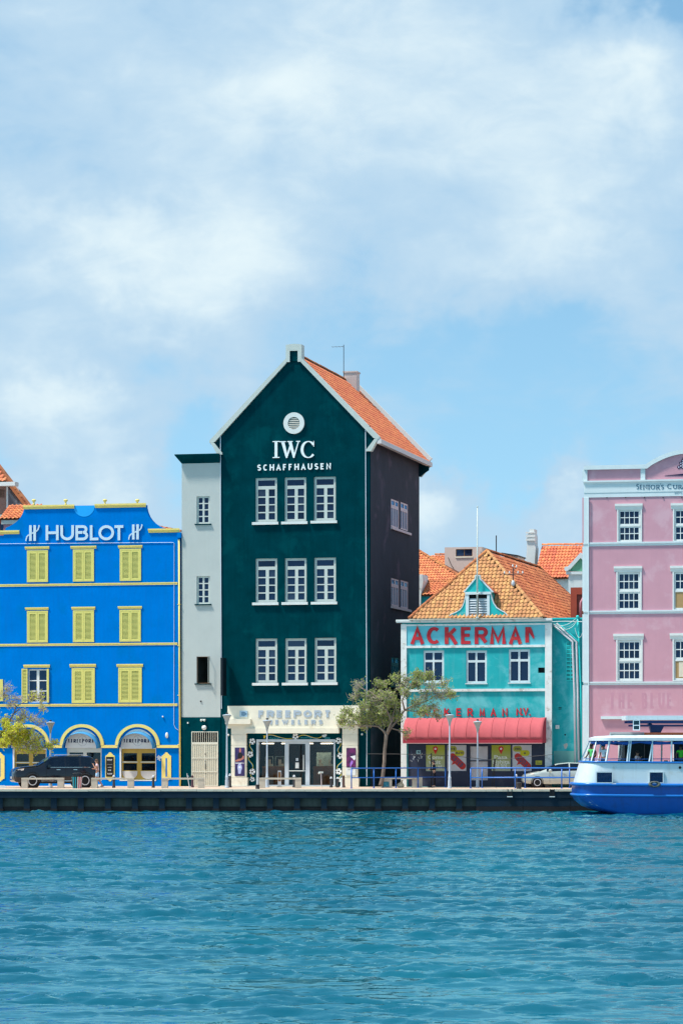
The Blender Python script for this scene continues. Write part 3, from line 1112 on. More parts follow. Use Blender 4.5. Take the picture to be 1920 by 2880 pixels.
def make_blue():
    f = Fr(507, 186.0, 13.0)
    W0 = f.p(ph(-170, 1800))[0]                      # far end, left of the frame
    b = thing('blue_building', 'bright blue merchant building with yellow trim, curved gable and HUBLOT lettering', 'building', f.loc, -f.th)
    top = f.p(c1(1300, 600))[1]
    base = 0.0
    # openings
    R = lambda k, *a, d=0: f.r(k, *a, d=d)
    open_w = R(c2, 236, 247, 400, 532)
    win_r = R(c2, 1024, 917, 1322, 1190)
    door_m = R(c2, 565, 917, 862, 1252)
    win_l = R(c2, 118, 925, 392, 1190)
    holes = [open_w, win_r, (door_m[0], door_m[1], .02, door_m[3]), win_l]
    m = MB().plate(W0, 0, base, top, holes, 0, .35)
    gab = [(30, 600), (50, 556), (75, 545), (100, 532), (130, 512), (155, 490), (178, 462), (194, 430), (203, 400), (207, 372), (1238, 362), (1238, 385), (1248, 425),
           (1264, 462), (1285, 492), (1310, 517), (1340, 538), (1370, 550), (1397, 556), (1397, 600)]
    g = [f.p(c1(*q)) for q in gab]
    g[0], g[-1] = (g[0][0], top), (g[-1][0], top)
    m.prism(g, 0, .35)
    shell(m, W0, 0, .35, 12, base, top, .3)
    ob('wall', m, M['blue'], b)
    # light blue half round inset at the top
    cx, cz = f.p(c1(714, 367))
    ob('half_round_panel', MB().arch(cx, cz - .005, .001, .68, PI, 2 * PI, -.012, -.002, 24), M['blue_lt'], b)
    for a0, a1, y0, y1 in ((203, 630, 363, 396), (810, 1238, 351, 385)):
        r_ = R(c1, a0, y0, a1, y1)
        cornice(b, r_[0], r_[1], r_[2], r_[3], .12, M['yellow'], 'gable_cornice')
    for x in (282, 552, 885, 1160):
        q = f.p(c1(x, 362))
        finial(b, q[0], q[1] + .0, .12)
    for a0, a1, y0, y1 in ((-120, 165, 580, 612), (1262, 1522, 563, 597)):
        r_ = R(c1, a0, y0, a1, y1)
        cornice(b, r_[0], r_[1], r_[2], r_[3], .11, M['yellow'], 'wing_cornice')
    # string courses
    for k, ya, yb in ((c1, 1020, 1040), (c1, 1532, 1552), (c2, 541, 562)):
        z0 = f.p(k(1300, yb + 0))[1]
        z1 = f.p(k(1300, ya + 0))[1]
        cornice(b, W0, f.p(k(1505, ya))[0], z0, z1, .05, M['yellow'], 'string_course', .7)
    # shuttered windows
    shut = [(c1, (215, 715, 418, 740), (230, 748, 408, 1017)), (c1, (602, 710, 817, 735), (620, 740, 798, 1012)), (c1, (1005, 705, 1207, 730), (1017, 735, 1197, 1007)),
            (c1, (217, 1232, 412, 1255), (230, 1262, 407, 1530)), (c1, (610, 1227, 808, 1252), (620, 1257, 798, 1527)), (c1, (1003, 1222, 1203, 1245), (1015, 1252, 1195, 1522)),
            (c2, (594, 205, 814, 233), (610, 240, 805, 537)), (c2, (992, 205, 1213, 231), (1005, 235, 1203, 532))]
    for k, cr, sr in shut:
        x0, x1, z0, z1 = R(k, *sr)
        w = x1 - x0
        t = w * .06
        fr = ob('shutter_window', MB().plate(x0, x1, z0, z1, [(x0 + t, x1 - t, z0 + .03, z1 - t)], -.05, 0), M['shut'], b)
        mid = (x0 + x1) / 2
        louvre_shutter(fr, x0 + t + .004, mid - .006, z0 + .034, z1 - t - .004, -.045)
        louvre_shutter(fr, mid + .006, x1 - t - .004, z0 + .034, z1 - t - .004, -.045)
        c = R(k, *cr)
        cornice(fr, c[0], c[1], c[2], c[3], .075, M['yellow'], 'window_hood')
    # the open window on the lowest upper floor
    x0, x1, z0, z1 = open_w
    w = casement(b, (x0 + .01, x1 - .01, z0, z1 - .005), grid_panes([(.05, .43), (.57, .95)], [(.03, .33), (.36, .64), (.67, .96)]), .10, M['white'], M['glass'], name='casement_window')
    c = R(c2, 203, 210, 423, 236)
    cornice(w, c[0], c[1], c[2], c[3], .075, M['yellow'], 'window_hood')
    hw = f.p(c2(185, 400))[0]
    louvre_shutter(w, hw, x0 - .01, z0 - .02, z1 + .02, -.05)
    ob('open_shutter', MB().box(x1 + .004, x1 + .13, -.10, -.004, z0, z1), M['shut'], w)
    ob('open_shutter', MB().box(f.p(c2(-60, 400))[0], f.p(c2(27, 400))[0], -.06, -.01, f.p(c2(20, 520))[1], f.p(c2(20, 335))[1]), M['shut'], b)
    # name in raised letters, a double mark at each end
    lets = [('H', 390, 500), ('U', 515, 630), ('B', 643, 750), ('L', 765, 848), ('O', 838, 970), ('T', 963, 1060)]
    for ch, a, e in lets:
        r_ = R(c1, a, 535, e, 663)
        ob('letter', glyph(ch, *r_, .165, None, -.075, -.02), M['letter'], b)
    for a, e in ((218, 342), (1090, 1214)):
        x0, x1, z0, z1 = R(c1, a, 535 if a < 500 else 528, e, 668 if a < 500 else 656)
        u, h = x1 - x0, z1 - z0
        mk = MB()
        mk.box(x0 + .27 * u, x0 + .44 * u, -.10, -.03, z0, z1)
        mk.box(x0 + .56 * u, x0 + .73 * u, -.101, -.03, z0, z1)
        P = lambda q: [(x0 + i * u, z0 + j * h) for i, j in q]
        stroke(mk, P([(.05, .0), (.05, .08), (.10, .26), (.2, .36), (.5, .50), (.78, .62), (.88, .74), (.94, .92), (.94, 1.0)]), .075, .075, -.095, -.03)
        ob('double_bar_mark', mk, M['letter'], b)
    # arches: band, hooped awning, lettered fanlight
    band = f.p(c2(1200, 917))[1], f.p(c2(1200, 893))[1]
    xs_arch = [f.p(c2(x, 905))[0] for x in (1168, 697, 238)]
    ro, rt = f.p(c2(1357, 905))[0] - xs_arch[0], f.p(c2(1168, 715))[1] - band[0]
    ri = ro - .20
    szz = rt / ro
    segs = [(W0, xs_arch[2] - ro), (xs_arch[2] + ro, xs_arch[1] - ro), (xs_arch[1] + ro, xs_arch[0] - ro), (xs_arch[0] + ro, -.03)]
    for a, e in segs:
        if e - a > .02:
            ob('impost_band', MB().box(a - .18, e + (.18 if e < -.1 else 0), -.10, -.001, band[0], band[1]), M['yellow'], b)
    fan_m = paint('fanlight_panel', (.66, .69, .70), .5, .05)
    navy_t = flat('navy_lettering', (.015, .025, .08), .6)
    aw = paint('blue_awning_canvas', (.05, .26, .50), .8, .08, 2.0, streak=.2, bump=.1)
    for i, cx in enumerate(xs_arch):
        ob('arch_band', MB().arch(cx, band[1] - .02, ri, ro, 0, PI, -.11, -.001, 30, (rt - (band[1] - band[0]) + .02) / ro), M['yellow'], b)
        zc = f.p(c2(1168, 917))[1]
        zt = f.p(c2(1168, 757))[1]
        rf = (f.p(c2(1312, 905))[0] - f.p(c2(1024, 905))[0]) / 2
        s2 = (zt - zc) / rf
        fl = ob('fanlight', MB().prism([(cx + .0 + rf * math.cos(a), zc + rf * s2 * math.sin(a)) for a in np.linspace(0, PI, 29)], -.03, -.002), fan_m, b)
        tz0, tz1 = zc + .29 * (zt - zc), zc + .47 * (zt - zc)
        word(fl, 'FREEPORT', cx - rf * .66, cx + rf * .70, tz0, tz1, .066, navy_t, .034, -.036, -.0305, .014, .26)
        for s_ in (-1, 1):
            xx = cx + .02 + s_ * rf * .80
            ob('figure_mark', MB().prism([(xx - .05, tz0 - .02), (xx - .02, tz0 + .08), (xx - .05, tz1 + .02), (xx + .0, tz1 - .02), (xx + .05, tz1 + .03), (xx + .03, tz0 + .08), (xx + .05, tz0 - .02), (xx, tz0 + .04)], -.036, -.0305), navy_t, fl)
        ring = MB()
        for k in range(22):
            a = 2 * PI * k / 22
            if abs(math.sin(a)) < .42:
                continue
            x, z = cx + .02 + .30 * math.cos(a), (tz0 + tz1) / 2 + .30 * math.sin(a)
            ring.box(x - .018, x + .018, -.036, -.0305, z - .03, z + .03)
        for s_ in (-1, 1):
            ring.prism([(cx - .02, (tz0 + tz1) / 2 + s_ * .12), (cx + .06, (tz0 + tz1) / 2 + s_ * .12), (cx + .02, (tz0 + tz1) / 2 + s_ * .24)], -.036, -.0305)
        ob('emblem', ring, flat('emblem_grey', (.42, .45, .50), .6), fl)
        # hooped awning standing out from the wall
        am = MB()
        n = 28
        ra, rb = ri - .03, ri - .10
        for j, (yy, rr, dz) in enumerate(((-.005, ra, 0), (-.62, rb, -.06))):
            for k in range(n + 1):
                a = PI * k / n
                am.v.append((cx + rr * math.cos(a), yy, band[0] - .02 + dz + rr * (rt - .25) / ro * math.sin(a) + .03))
        for k in range(n):
            am.f.append((k, k + 1, n + 2 + k, n + 1 + k))
        o = ob('awning', am, aw, b, smooth=True)
        sm = o.modifiers.new('thick', 'SOLIDIFY')
        sm.thickness = .02
    # shop windows under the arches
    wood_y = paint('ochre_joinery', (.42, .29, .06), .6, .1, 2.0)
    for r_, idx in ((win_r, 0), (win_l, 1)):
        x0, x1, z0, z1 = r_
        u, h = x1 - x0, z1 - z0
        ob('window_surround', MB().plate(x0 - .06, x1 + .02, z0 - .05, z1 + .03, [(x0 + .035, x1 - .01, z0 + .02, z1 - .05)], -.04, .06), M['white'], b)
        w = casement(b, (x0 + .036, x1 - .011, z0 + .021, z1 - .051), grid_panes([(.045, .44), (.575, .97)], [(.30, .53), (.60, .86)]), .10, wood_y, M['shopglass'], name='shop_window')
        for a, e in ((.02, .46), (.555, .99)):
            xa, xe = x0 + .036 + a * (u - .05), x0 + .036 + e * (u - .05)
            pts = [(xa + (xe - xa) * (.5 - .5 * math.cos(t)), z0 + .28 * h - (.25 * h) * math.sin(t) ** .7) for t in np.linspace(0, PI, 17)]
            ob('curved_panel', MB().prism(pts, .075, .097), paint('pale_curved_panel', (.55, .53, .50), .7, .08), w)
            ob('rail', MB().box(xa, xe, .07, .099, z0 + .545 * h, z0 + .575 * h), M['offwhite'], w)
        # goods on shelves inside
        sh = MB()
        ob('shelf', MB().box(x0 + .1, x1 - .1, .5, .9, z0 + .28 * h, z0 + .30 * h).box(x0 + .1, x1 - .1, .5, .9, z0 + .60 * h, z0 + .62 * h), M['wood'], w)
        bt = MB()
        for k in range(26):
            xx = random.uniform(x0 + .2, x1 - .2)
            zz = z0 + random.choice((.30, .62)) * h
            hh = random.uniform(.12, .28)
            bt.lathe([(.035, 0), (.04, hh * .55), (.015, hh * .7), (.015, hh)], (xx, random.uniform(.55, .8), zz), 6)
        ob('goods', bt, paint('shop_goods', (.25, .2, .18), .3, .5, 6.0), w)['kind'] = 'stuff'
    x0, x1, z0, z1 = door_m
    d = casement(b, (x0, x1, .02, z1), [(.07, .465, .02, .88), (.565, .96, .02, .88)], .06, M['offwhite'], M['shopglass'], name='entrance_door')
    ob('entrance_step', MB().box(x0 - .1, x1 + .1, -.35, .05, 0, .018 + .08), M['white'], b)
    # wall frames, the narrow one holds a menu
    r_ = R(c2, 895, 955, 974, 1200)
    crest_frame(b, *r_, True)
    r_ = R(c2, 1372, 955, 1452, 1203)
    crest_frame(b, *r_, False)
    r_ = R(c2, -40, 955, 40, 1203)
    crest_frame(b, *r_, False)
    # small fittings
    ob('plinth', MB().box(W0, -.02, -.03, -.002, 0, .30), M['blue'], b)
    q = f.p(c2(1416, 810))
    ob('oval_wall_lamp', MB().lathe([(.0, -.10), (.10, -.09), (.13, -.05), (.13, -.002)], (0, 0, 0), 14, 'y').merge(MB()), M['white'], b, smooth=True, loc=(q[0], 0, q[1])).scale = (.75, 1, 1.35)
    q = f.p(c2(1382, 652))
    ob('camera_dome', MB().ball((q[0], -.05, q[1]), .055), M['white'], b, smooth=True)
    q = f.p(c2(1350, 1003))
    sp = [(q[0] + .13 * (1 + .35 * math.sin(5 * a + 1)) * math.cos(a), q[1] + .15 * (1 + .3 * math.sin(4 * a)) * math.sin(a)) for a in np.linspace(0, 2 * PI, 25)[:-1]]
    ob('wall_emblem', MB().prism(sp, -.03, -.002), paint('emblem_white', (.62, .66, .68), .6, .25, 9.0), b)
    # conduit along the wall, rain pipe at the corner
    P = lambda k, x, y, d=-.03: (f.p(k(x, y))[0], d, f.p(k(x, y))[1])
    ob('conduit', MB().tube([P(c1, 0 - 300, 695), P(c1, 700, 687), P(c1, 1472, 681), P(c1, 1478, 690), P(c1, 1477, 1440), P(c2, 1476, 300), P(c2, 1476, 720), P(c2, 1490, 750), P(c2, 1510, 765)], .016, 6), paint('pale_conduit', (.50, .62, .80), .5, .05), b)
    q0, q1 = P(c1, 1521, 655, -.09), P(c2, 1530, 1240, -.09)
    ob('rain_pipe', MB().tube([q0, q1], .058, 10), M['yellow'], b, smooth=True)
    for z in (2.5, 5.5, 8.5, 11.0):
        ob('pipe_bracket', MB().box(q0[0] - .08, q0[0] + .08, -.16, .0, z, z + .04), M['yellow'], b)
    ob('rain_head', MB().box(q0[0] - .10, q0[0] + .14, -.20, .0, top - .33, top - .02), M['blue'], b)
    # low hipped tile roof behind the parapet
    rt_ = ob('roof', MB().slab([(W0, .4, top + .02), (0, .4, top + .02), (-3.2, 5.5, top + .75), (W0 + 3, 5.5, top + .75)], .06)
             .slab([(W0 + 3, 5.5, top + .75), (-3.2, 5.5, top + .75), (0, 12, top + .02), (W0, 12, top + .02)], .06)
             .slab([(0, .4, top + .02), (0, 12, top + .02), (-3.2, 5.5, top + .75)], .06), M['under'], b)
    B = Vector((0, 5.1, .73)).normalized()
    tiled(rt_, (-4.0, .4, top + .05), Vector((1, 0, 0)), B, lambda a, q: q < 5.1 and -4.0 + a < -3.2 * q / 5.1, 4.2, 5.0, .25, .33, M['tileC'])
    ridge_tiles(rt_, (0, .4, top + .06), (-3.2, 5.5, top + .79))
    return f


FB = make_blue()

# ================================================================== pale stair block and dark green gabled building
FG = Fr(619, 185.42, 13.0)


def make_annex():
    f = Fr(511, 185.95, 13.0)
    W = f.p(ph(619, 1700))[0] + .02
    b = thing('annex', 'narrow off-white stair block with dark green base and flat dark green cornice', 'building', f.loc, -f.th)
    R = lambda k, *a, d=0: f.r(k, *a, d=d)
    top = f.p(c3(180, 748))[1]
    bz = f.p(c5(240, 218))[1]
    w1, w2, w3 = R(c3, 150, 940, 227, 1100), R(c4, 150, 290, 227, 452), R(c4, 150, 757, 227, 913)
    gate = R(c5, 165, 330, 375, 757)
    ob('wall', shell(MB().plate(0, W, bz, top, [w1, w2, w3], 0, .3), 0, W, .3, 9, 0, top, .3), M['annex'], b)
    ob('base_wall', MB().plate(0, W, 0, bz - .002, [(gate[0], gate[1], .02, gate[3])], -.035, .298), M['green'], b)
    for r_ in (w1, w2):
        w = casement(b, r_, grid_panes([(.14, .43), (.57, .86)], [(.06, .25), (.29, .49), (.53, .72), (.76, .94)]), .08, M['offwhite'], M['glass'])
        ob('sill', MB().box(r_[0] - .1, r_[1] + .1, -.10, .08, r_[2] - .07, r_[2] - .002), M['green'], w)
    x0, x1, z0, z1 = w3
    w = ob('open_window', MB().plate(x0, x1, z0, z1, [(x0 + .03, x1 - .03, z0 + .03, z1 - .03)], .10, .16), M['wood'], b)
    ob('sill', MB().box(x0 - .1, x1 + .1, -.10, .08, z0 - .07, z0 - .002), M['green'], w)
    ob('casement_leaf', MB().merge(
        MB().plate(.0, .34, z0 + .03, z1 - .03, [(.03, .31, z0 + .07, z1 - .07)], -.012, .012), lambda x, y, z: (x1 - .035 + y, -.02 - x + .12, z)), M['offwhite'], w)
    # cornice board, wider at the top
    ct, cb = f.p(c3(180, 697))[1], top
    xl = f.p(c3(33, 697))[0]
    m = MB()
    m.add([(0, -.02, cb), (W, -.02, cb), (W, 9, cb), (0, 9, cb), (xl, -.42, ct - .06), (W, -.42, ct - .06), (W, 9.3, ct - .06), (xl, 9.3, ct - .06),
           (xl, -.42, ct), (W, -.42, ct), (W, 9.3, ct), (xl, 9.3, ct)],
          [(3, 2, 1, 0), (0, 1, 5, 4), (1, 2, 6, 5), (2, 3, 7, 6), (3, 0, 4, 7), (4, 5, 9, 8), (5, 6, 10, 9), (6, 7, 11, 10), (7, 4, 8, 11), (8, 9, 10, 11)])
    ob('cornice', m, M['green'], b)
    # barred gate: open grille above, sheet panels below
    x0, x1, z0, z1 = gate[0], gate[1], .02, gate[3]
    gm = paint('cream_gate_paint', (.66, .63, .52), .55, .06, 3.0, streak=.15)
    zm = f.p(c5(270, 424))[1]
    g = ob('gate', MB().plate(x0, x1, z0, z1, [(x0 + .05, x1 - .05, zm + .07, z1 - .05), (x0 + .05, (x0 + x1) / 2 - .03, z0 + .05, zm - .06), ((x0 + x1) / 2 + .03, x1 - .05, z0 + .05, zm - .06)], -.06, -.02), gm, b)
    n = 12
    for i in range(1, n):
        x = x0 + .05 + (x1 - x0 - .1) * i / n
        ob('bar', MB().box(x - .013, x + .013, -.055, -.028, zm + .06, z1 - .04), gm, g)
        if abs(i - n / 2) > .2:
            ob('bar', MB().box(x - .011, x + .011, -.062, -.036, z0 + .04, zm - .05), gm, g)
    for cy in (540, 648):
        zz = f.p(c5(270, cy))[1]
        ob('crossbar', MB().box(x0 + .05, x1 - .05, -.068, -.037, zz - .025, zz + .025), gm, g)
    ob('sheet', MB().box(x0 + .05, x1 - .05, -.034, -.022, z0 + .05, zm - .06), paint('gate_sheet', (.58, .54, .42), .6, .06, 2.0), g)
    lk = MB()
    for cy0, cy1 in ((500, 517), (560, 572), (583, 630), (660, 668)):
        lk.box((x0 + x1) / 2 + .02, (x0 + x1) / 2 + .06, -.085, -.063, f.p(c5(280, cy1))[1], f.p(c5(280, cy0))[1])
    ob('lock', lk, M['black'], g)
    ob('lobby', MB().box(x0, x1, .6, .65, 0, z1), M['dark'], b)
    q = f.p(c5(265, 300))
    ob('round_wall_lamp', MB().lathe([(.0, -.16), (.11, -.14), (.15, -.08), (.15, -.036)], (q[0], 0, q[1]), 16, 'y'), M['white'], b, smooth=True)
    q = f.p(c5(257, 238))
    ob('floodlight', MB().box(q[0] - .16, q[0] + .16, -.12, -.036, q[1] - .05, q[1] + .05).ball((q[0] - .1, -.13, q[1] - .04), .07).ball((q[0] + .1, -.13, q[1] - .04), .07), M['offwhite'], b)
    q = f.p(c5(137, 262))
    ob('small_sensor', MB().box(q[0] - .04, q[0] + .04, -.09, -.036, q[1] - .05, q[1] + .05), M['white'], b)
    q = f.p(c5(238, 92))
    ob('vent_cap', MB().lathe([(.0, -.05), (.05, -.05), (.05, -.001)], (q[0], 0, q[1]), 10, 'y'), M['iron'], b)


make_annex()


def poster_person(parent, x0, x1, z0, z1, y):
    """printed fashion poster: a seated figure in dark clothes above a watch"""
    u, h = x1 - x0, z1 - z0
    k = Nodes('poster_print')
    n = k.noise(k.coord(), 2.5, 3)
    k.link(k.mix(k.rng(n, .3, .7), (.012, .016, .075), (.05, .02, .13)), k.b.inputs['Base Color'])
    k.b.inputs['Roughness'].default_value = .35
    p = ob('poster', MB().box(x0, x1, y, y + .03, z0, z1), k.m, parent)
    P = lambda q: [(x0 + a * u, z0 + b * h) for a, b in q]
    skin = flat('print_skin', (.42, .16, .12), .5)
    ob('print', MB().prism(P([(.46, .86), (.45, .93), (.50, .985), (.60, .985), (.66, .93), (.64, .86), (.60, .82), (.50, .82)]), y - .004, y - .001), skin, p)
    ob('print', MB().prism(P([(.30, .62), (.32, .76), (.45, .83), (.65, .83), (.82, .76), (.85, .58)]), y - .005, y - .001), flat('print_dark', (.012, .01, .015), .5), p)
    ob('print', MB().prism(P([(.05, .55), (.10, .50), (.55, .53), (.95, .60), (.98, .70), (.85, .72), (.70, .62), (.35, .60)]), y - .007, y - .001), skin, p)
    word(p, 'LONGINES', x0 + .07 * u, x0 + .93 * u, z0 + .43 * h, z0 + .475 * h, .03, flat('print_white', (.75, .75, .78), .5), .018, y - .004, y - .001, .006, .3)
    wt = MB().prism(P([(.36, .08), (.33, .20), (.28, .28), (.30, .36), (.40, .44), (.60, .44), (.72, .36), (.76, .28), (.68, .20), (.62, .08)]), y - .005, y - .001)
    ob('print', wt, flat('print_watch', (.42, .46, .72), .4), p)
    ob('print', MB().lathe([(.0, y - .008), (.13 * u * .9, y - .008), (.13 * u * .9, y - .0052)], (x0 + .51 * u, 0, z0 + .31 * h), 14, 'y'), flat('print_dial', (.75, .78, .86), .4), p)


def football(parent, x, z, r, y):
    o = ob('football_sticker', MB().lathe([(.0, y - .006), (r, y - .006), (r, y)], (x, 0, z), 18, 'y'), flat('sticker_white', (.78, .80, .80), .5), parent)
    m = MB()
    rot = random.uniform(0, 1)
    pent = lambda cx, cz, s_, a0: m.prism([(cx + s_ * math.cos(a0 + 2 * PI * i / 5), cz + s_ * math.sin(a0 + 2 * PI * i / 5)) for i in range(5)], y - .009, y - .0065)
    pent(x, z, r * .34, rot)
    for i in range(5):
        a = rot + PI / 5 + 2 * PI * i / 5 + PI / 5
        pent(x + r * .80 * math.cos(a), z + r * .80 * math.sin(a), r * .22, a)
    ob('patches', m, M['black'], o)


def make_green():
    f = FG
    R = lambda k, *a, d=0: f.r(k, *a, d=d)
    W = f.p(ph(1038, 1700))[0]
    D = 14.9
    b = thing('green_building', 'tall dark green gabled building with IWC SCHAFFHAUSEN lettering and orange tile roof', 'building', f.loc, -f.th)
    eave = f.p(c3(720, 570))[1]
    # front wall and openings
    wins = [(c3, (490, 833, 617, 1090)), (c3, (659, 830, 786, 1087)), (c3, (829, 826, 957, 1082)),
            (c4, (491, 187, 618, 443)), (c4, (661, 185, 788, 441)), (c4, (831, 182, 958, 439)),
            (c4, (491, 652, 618, 910)), (c4, (663, 651, 788, 909)), (c4, (833, 648, 960, 907))]
    rects = [R(k, *a) for k, a in wins]
    shop = R(c5, 677, 393, 1295, 768)
    shop = (shop[0], shop[1], .03, shop[3])
    m = MB().plate(0, W, 0, eave, rects + [shop], 0, .35)
    ax, az = f.p(c3(714, 108))
    ax = W / 2 + .0
    sl = (az - eave) / (W / 2 + .10)
    m.prism([(0, eave), (W, eave), (W, eave + .10 * sl), (ax, az), (0, eave + .10 * sl)], 0, .35)
    m.box(0, .3, .35, D, 0, eave)
    m.box(.3, W - .3, D - .3, D, 0, eave)
    m.prism([(0, eave), (W, eave), (ax, az - .1)], D - .3, D)
    ob('wall', m, M['green'], b)
    # right side wall with its windows
    S_ = lambda px, py: f.side((px, py), W)
    ks = sheet(1080, 1380, .1445)
    srect = []
    for (xa, ya0, ya1, xb, yb0, yb1) in ((133, 160, 700, 290, 205, 745), (318, 222, 745, 465, 262, 790), (137, 1695, 2235, 292, 1737, 2270), (318, 1735, 2275, 468, 1778, 2310)):
        p0, p1, p2, p3 = S_(*ks(xa, ya0)), S_(*ks(xa, ya1)), S_(*ks(xb, yb0)), S_(*ks(xb, yb1))
        srect.append((p0[0], p2[0], (p1[1] + p3[1]) / 2, (p0[1] + p2[1]) / 2))
    h0 = srect[0][3] - srect[2][3]
    for i in (2, 3):
        a = srect[i]
        srect.append((a[0], a[1], a[2] - h0, a[3] - h0))
    sm = MB().plate(.36, D, 0, eave, srect, 0, .30)
    # plate is drawn along x,z: turn it onto the side of the building
    side = MB().merge(sm, lambda x, y, z: (W + .001 - y, x, z))
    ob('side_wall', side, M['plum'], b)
    sf = paint('pinkish_side_frame', (.68, .55, .56), .6, .05)
    tf = paint('teal_side_frame', (.04, .22, .22), .6, .05)
    for i, r_ in enumerate(srect):
        pn = [(.10, .46, .80, .94), (.56, .92, .80, .94)] + [(.07 + k * .225, .07 + k * .225 + .15, .05, .68) for k in range(4)]
        x0, x1, z0, z1 = r_
        Wd, H = x1 - x0, z1 - z0
        hs = [(x0 + a * Wd, x0 + b_ * Wd, z0 + c * H, z0 + d * H) for a, b_, c, d in pn]
        mt = sf if i < 4 else tf
        fn = lambda x, y, z: (W - y, x, z)
        wo = ob('side_window', MB().merge(MB().plate(x0, x1, z0, z1, hs, .02, .09), fn), mt, b)
        for (a, b_, c, d) in hs:
            ob('pane', MB().merge(MB().box(a, b_, .05, .056, c, d), fn), M['glass_side'], wo)
    for i in (0, 2, 4):
        a, c = srect[i], srect[i + 1]
        ob('side_sill', MB().box(W + .002, W + .12, a[0] - .15, c[1] + .55, a[2] - .17, a[2] - .03), sf if i < 4 else tf, b)
    # front windows
    for i, r_ in enumerate(rects):
        w = casement(b, (r_[0], r_[1], r_[2], r_[3]), IWC_PANES, .10, M['offwhite'], M['panes'], .08)
        ob('sill', MB().box(r_[0] - .17, r_[1] + .10, -.13, .09, r_[2] - .16, r_[2] - .002), M['white'], w)
        if i >= 6 or i in (0, 4):
            cm = MB()
            n = 14
            z0, z1 = r_[2], r_[3] if i >= 6 else r_[2] + .5 * (r_[3] - r_[2])
            for k in range(n):
                xa = r_[0] + (r_[1] - r_[0]) * k / n
                xb = r_[0] + (r_[1] - r_[0]) * (k + 1) / n
                ya, yb = (.32, .37) if k % 2 else (.37, .32)
                cm.add([(xa, ya, z0), (xb, yb, z0), (xb, yb, z1), (xa, ya, z1)], [(0, 1, 2, 3)])
            ob('curtain', cm, M['curtain'] if i >= 6 else M['blind'], w)
    # gable trim: white raking cornice, eave consoles, crowning block
    OV = .62
    ez = eave + .10 * sl
    def rake(sx):
        X = lambda t: ax + sx * t
        he = W / 2 + OV
        z = lambda t: az + .16 - sl * t * (1 - .0)
        t0 = .46
        th = .30
        pts = [(X(t0), z(t0)), (X(he), z(he)), (X(he + .02), z(he) - .14), (X(he - .20), z(he) - .14), (X(he - .34), z(he - .22) - th), (X(t0), z(t0) - th)]
        return MB().prism(pts, -.16, .36)
    gz = lambda t: az + .16 - sl * t
    for sx in (-1, 1):
        ob('raking_cornice', rake(sx), M['offwhite'], b)
        he = W / 2 + OV
        zc = f.p(c3(700, 686))[1]
        cons = [(ax + sx * (he - .06), gz(he) - .145), (ax + sx * (he - .28), gz(he) - .145), (ax + sx * (W / 2 - .16), zc + .05), (ax + sx * (W / 2 - .16), zc - .04), (ax + sx * (W / 2 + .14), zc - .04)]
        ob('eave_console', MB().prism(cons, -.16, .30), M['offwhite'], b)
        inf = [(ax + sx * (W / 2 + .002), eave + .3), (ax + sx * (he - .36), gz(he) - .16), (ax + sx * (W / 2 + .002), zc + .04)]
        ob('console_infill', MB().prism(inf, -.01, .28), M['green'], b)
    x0, x1, z0, z1 = R(c3, 670, 60, 765, 190)
    x0, x1 = ax - .485, ax + .485
    zt = f.p(c3(718, 58))[1]
    ob('gable_block', MB().plate(x0, x1, az - .55, zt - .12, [(x0 + .24, x1 - .24, az - .6, zt - .40)], -.16, .55).prism([(x0, zt - .12), (x1, zt - .12), (x1, zt - .03), (ax, zt + .02), (x0, zt - .03)], -.16, .55), M['offwhite'], b)
    ob('gable_block_panel', MB().box(x0 + .241, x1 - .241, -.06, .5, az - .50, zt - .401), M['green'], b)
    # roof
    he = W / 2 + OV
    rz = lambda t: az - .06 - sl * t
    bk = D + .35
    rf = ob('roof', MB().slab([(ax, .30, rz(0)), (ax + he, .30, rz(he)), (ax + he, bk, rz(he)), (ax, bk, rz(0))], -.08)
            .slab([(ax, bk, rz(0)), (ax - he, bk, rz(he)), (ax - he, .30, rz(he)), (ax, .30, rz(0))], -.08), M['under'], b)
    Bv = Vector((-1, 0, sl)).normalized()
    sll = he * math.sqrt(1 + sl * sl)
    tiled(rf, (ax + he, .36, rz(he) + .02), Vector((0, 1, 0)), Bv, lambda a, q: q < sll - .1 and a < bk - .55, bk, sll, .235, .36, M['tileC'])
    ridge_tiles(rf, (ax, .5, rz(0) + .04), (ax, bk - .1, rz(0) + .04), .12, .4)
    # white verge at the rear, gutter along the side
    ob('rear_verge', MB().slab([(ax, bk - .2, rz(0) + .16), (ax + he, bk - .2, rz(he) + .16), (ax + he, bk + .12, rz(he) + .16), (ax, bk + .12, rz(0) + .16)], -.24), M['white'], b)
    ob('gutter', MB().box(ax + he - .12, ax + he + .14, -.14, bk + .15, rz(he) - .20, rz(he) + .07), paint('pinkish_white_gutter', (.66, .60, .58), .6, .06), b)
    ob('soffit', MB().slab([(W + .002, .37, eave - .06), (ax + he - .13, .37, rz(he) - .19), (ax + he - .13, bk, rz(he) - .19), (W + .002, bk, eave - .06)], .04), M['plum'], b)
    ob('rear_console', MB().prism([(W + .003, eave - .1), (ax + he, rz(he) - .21), (ax + he, rz(he) - .45), (W + .003, eave - 1.45)], D - .1, D + .12), M['green'], b)
    ob('rear_console_edge', MB().prism([(ax + he, rz(he) - .22), (ax + he + .06, rz(he) - .22), (W + .12, eave - 1.45), (W + .004, eave - 1.455)], D + .121, D + .30), M['offwhite'], b)
    # chimney and aerial
    cq = f.p(c3(1048, 262), 13.0)
    ch = MB().box(ax - .05, ax + .80, 13.4, 14.3, az - 1.4, az + .42).box(ax - .10, ax + .85, 13.35, 14.35, az + .421, az + .52)
    ob('chimney', ch, paint('pink_grey_chimney', (.58, .48, .45), .8, .08), b)
    # round louvred vent
    q = f.p(c3(716, 516))
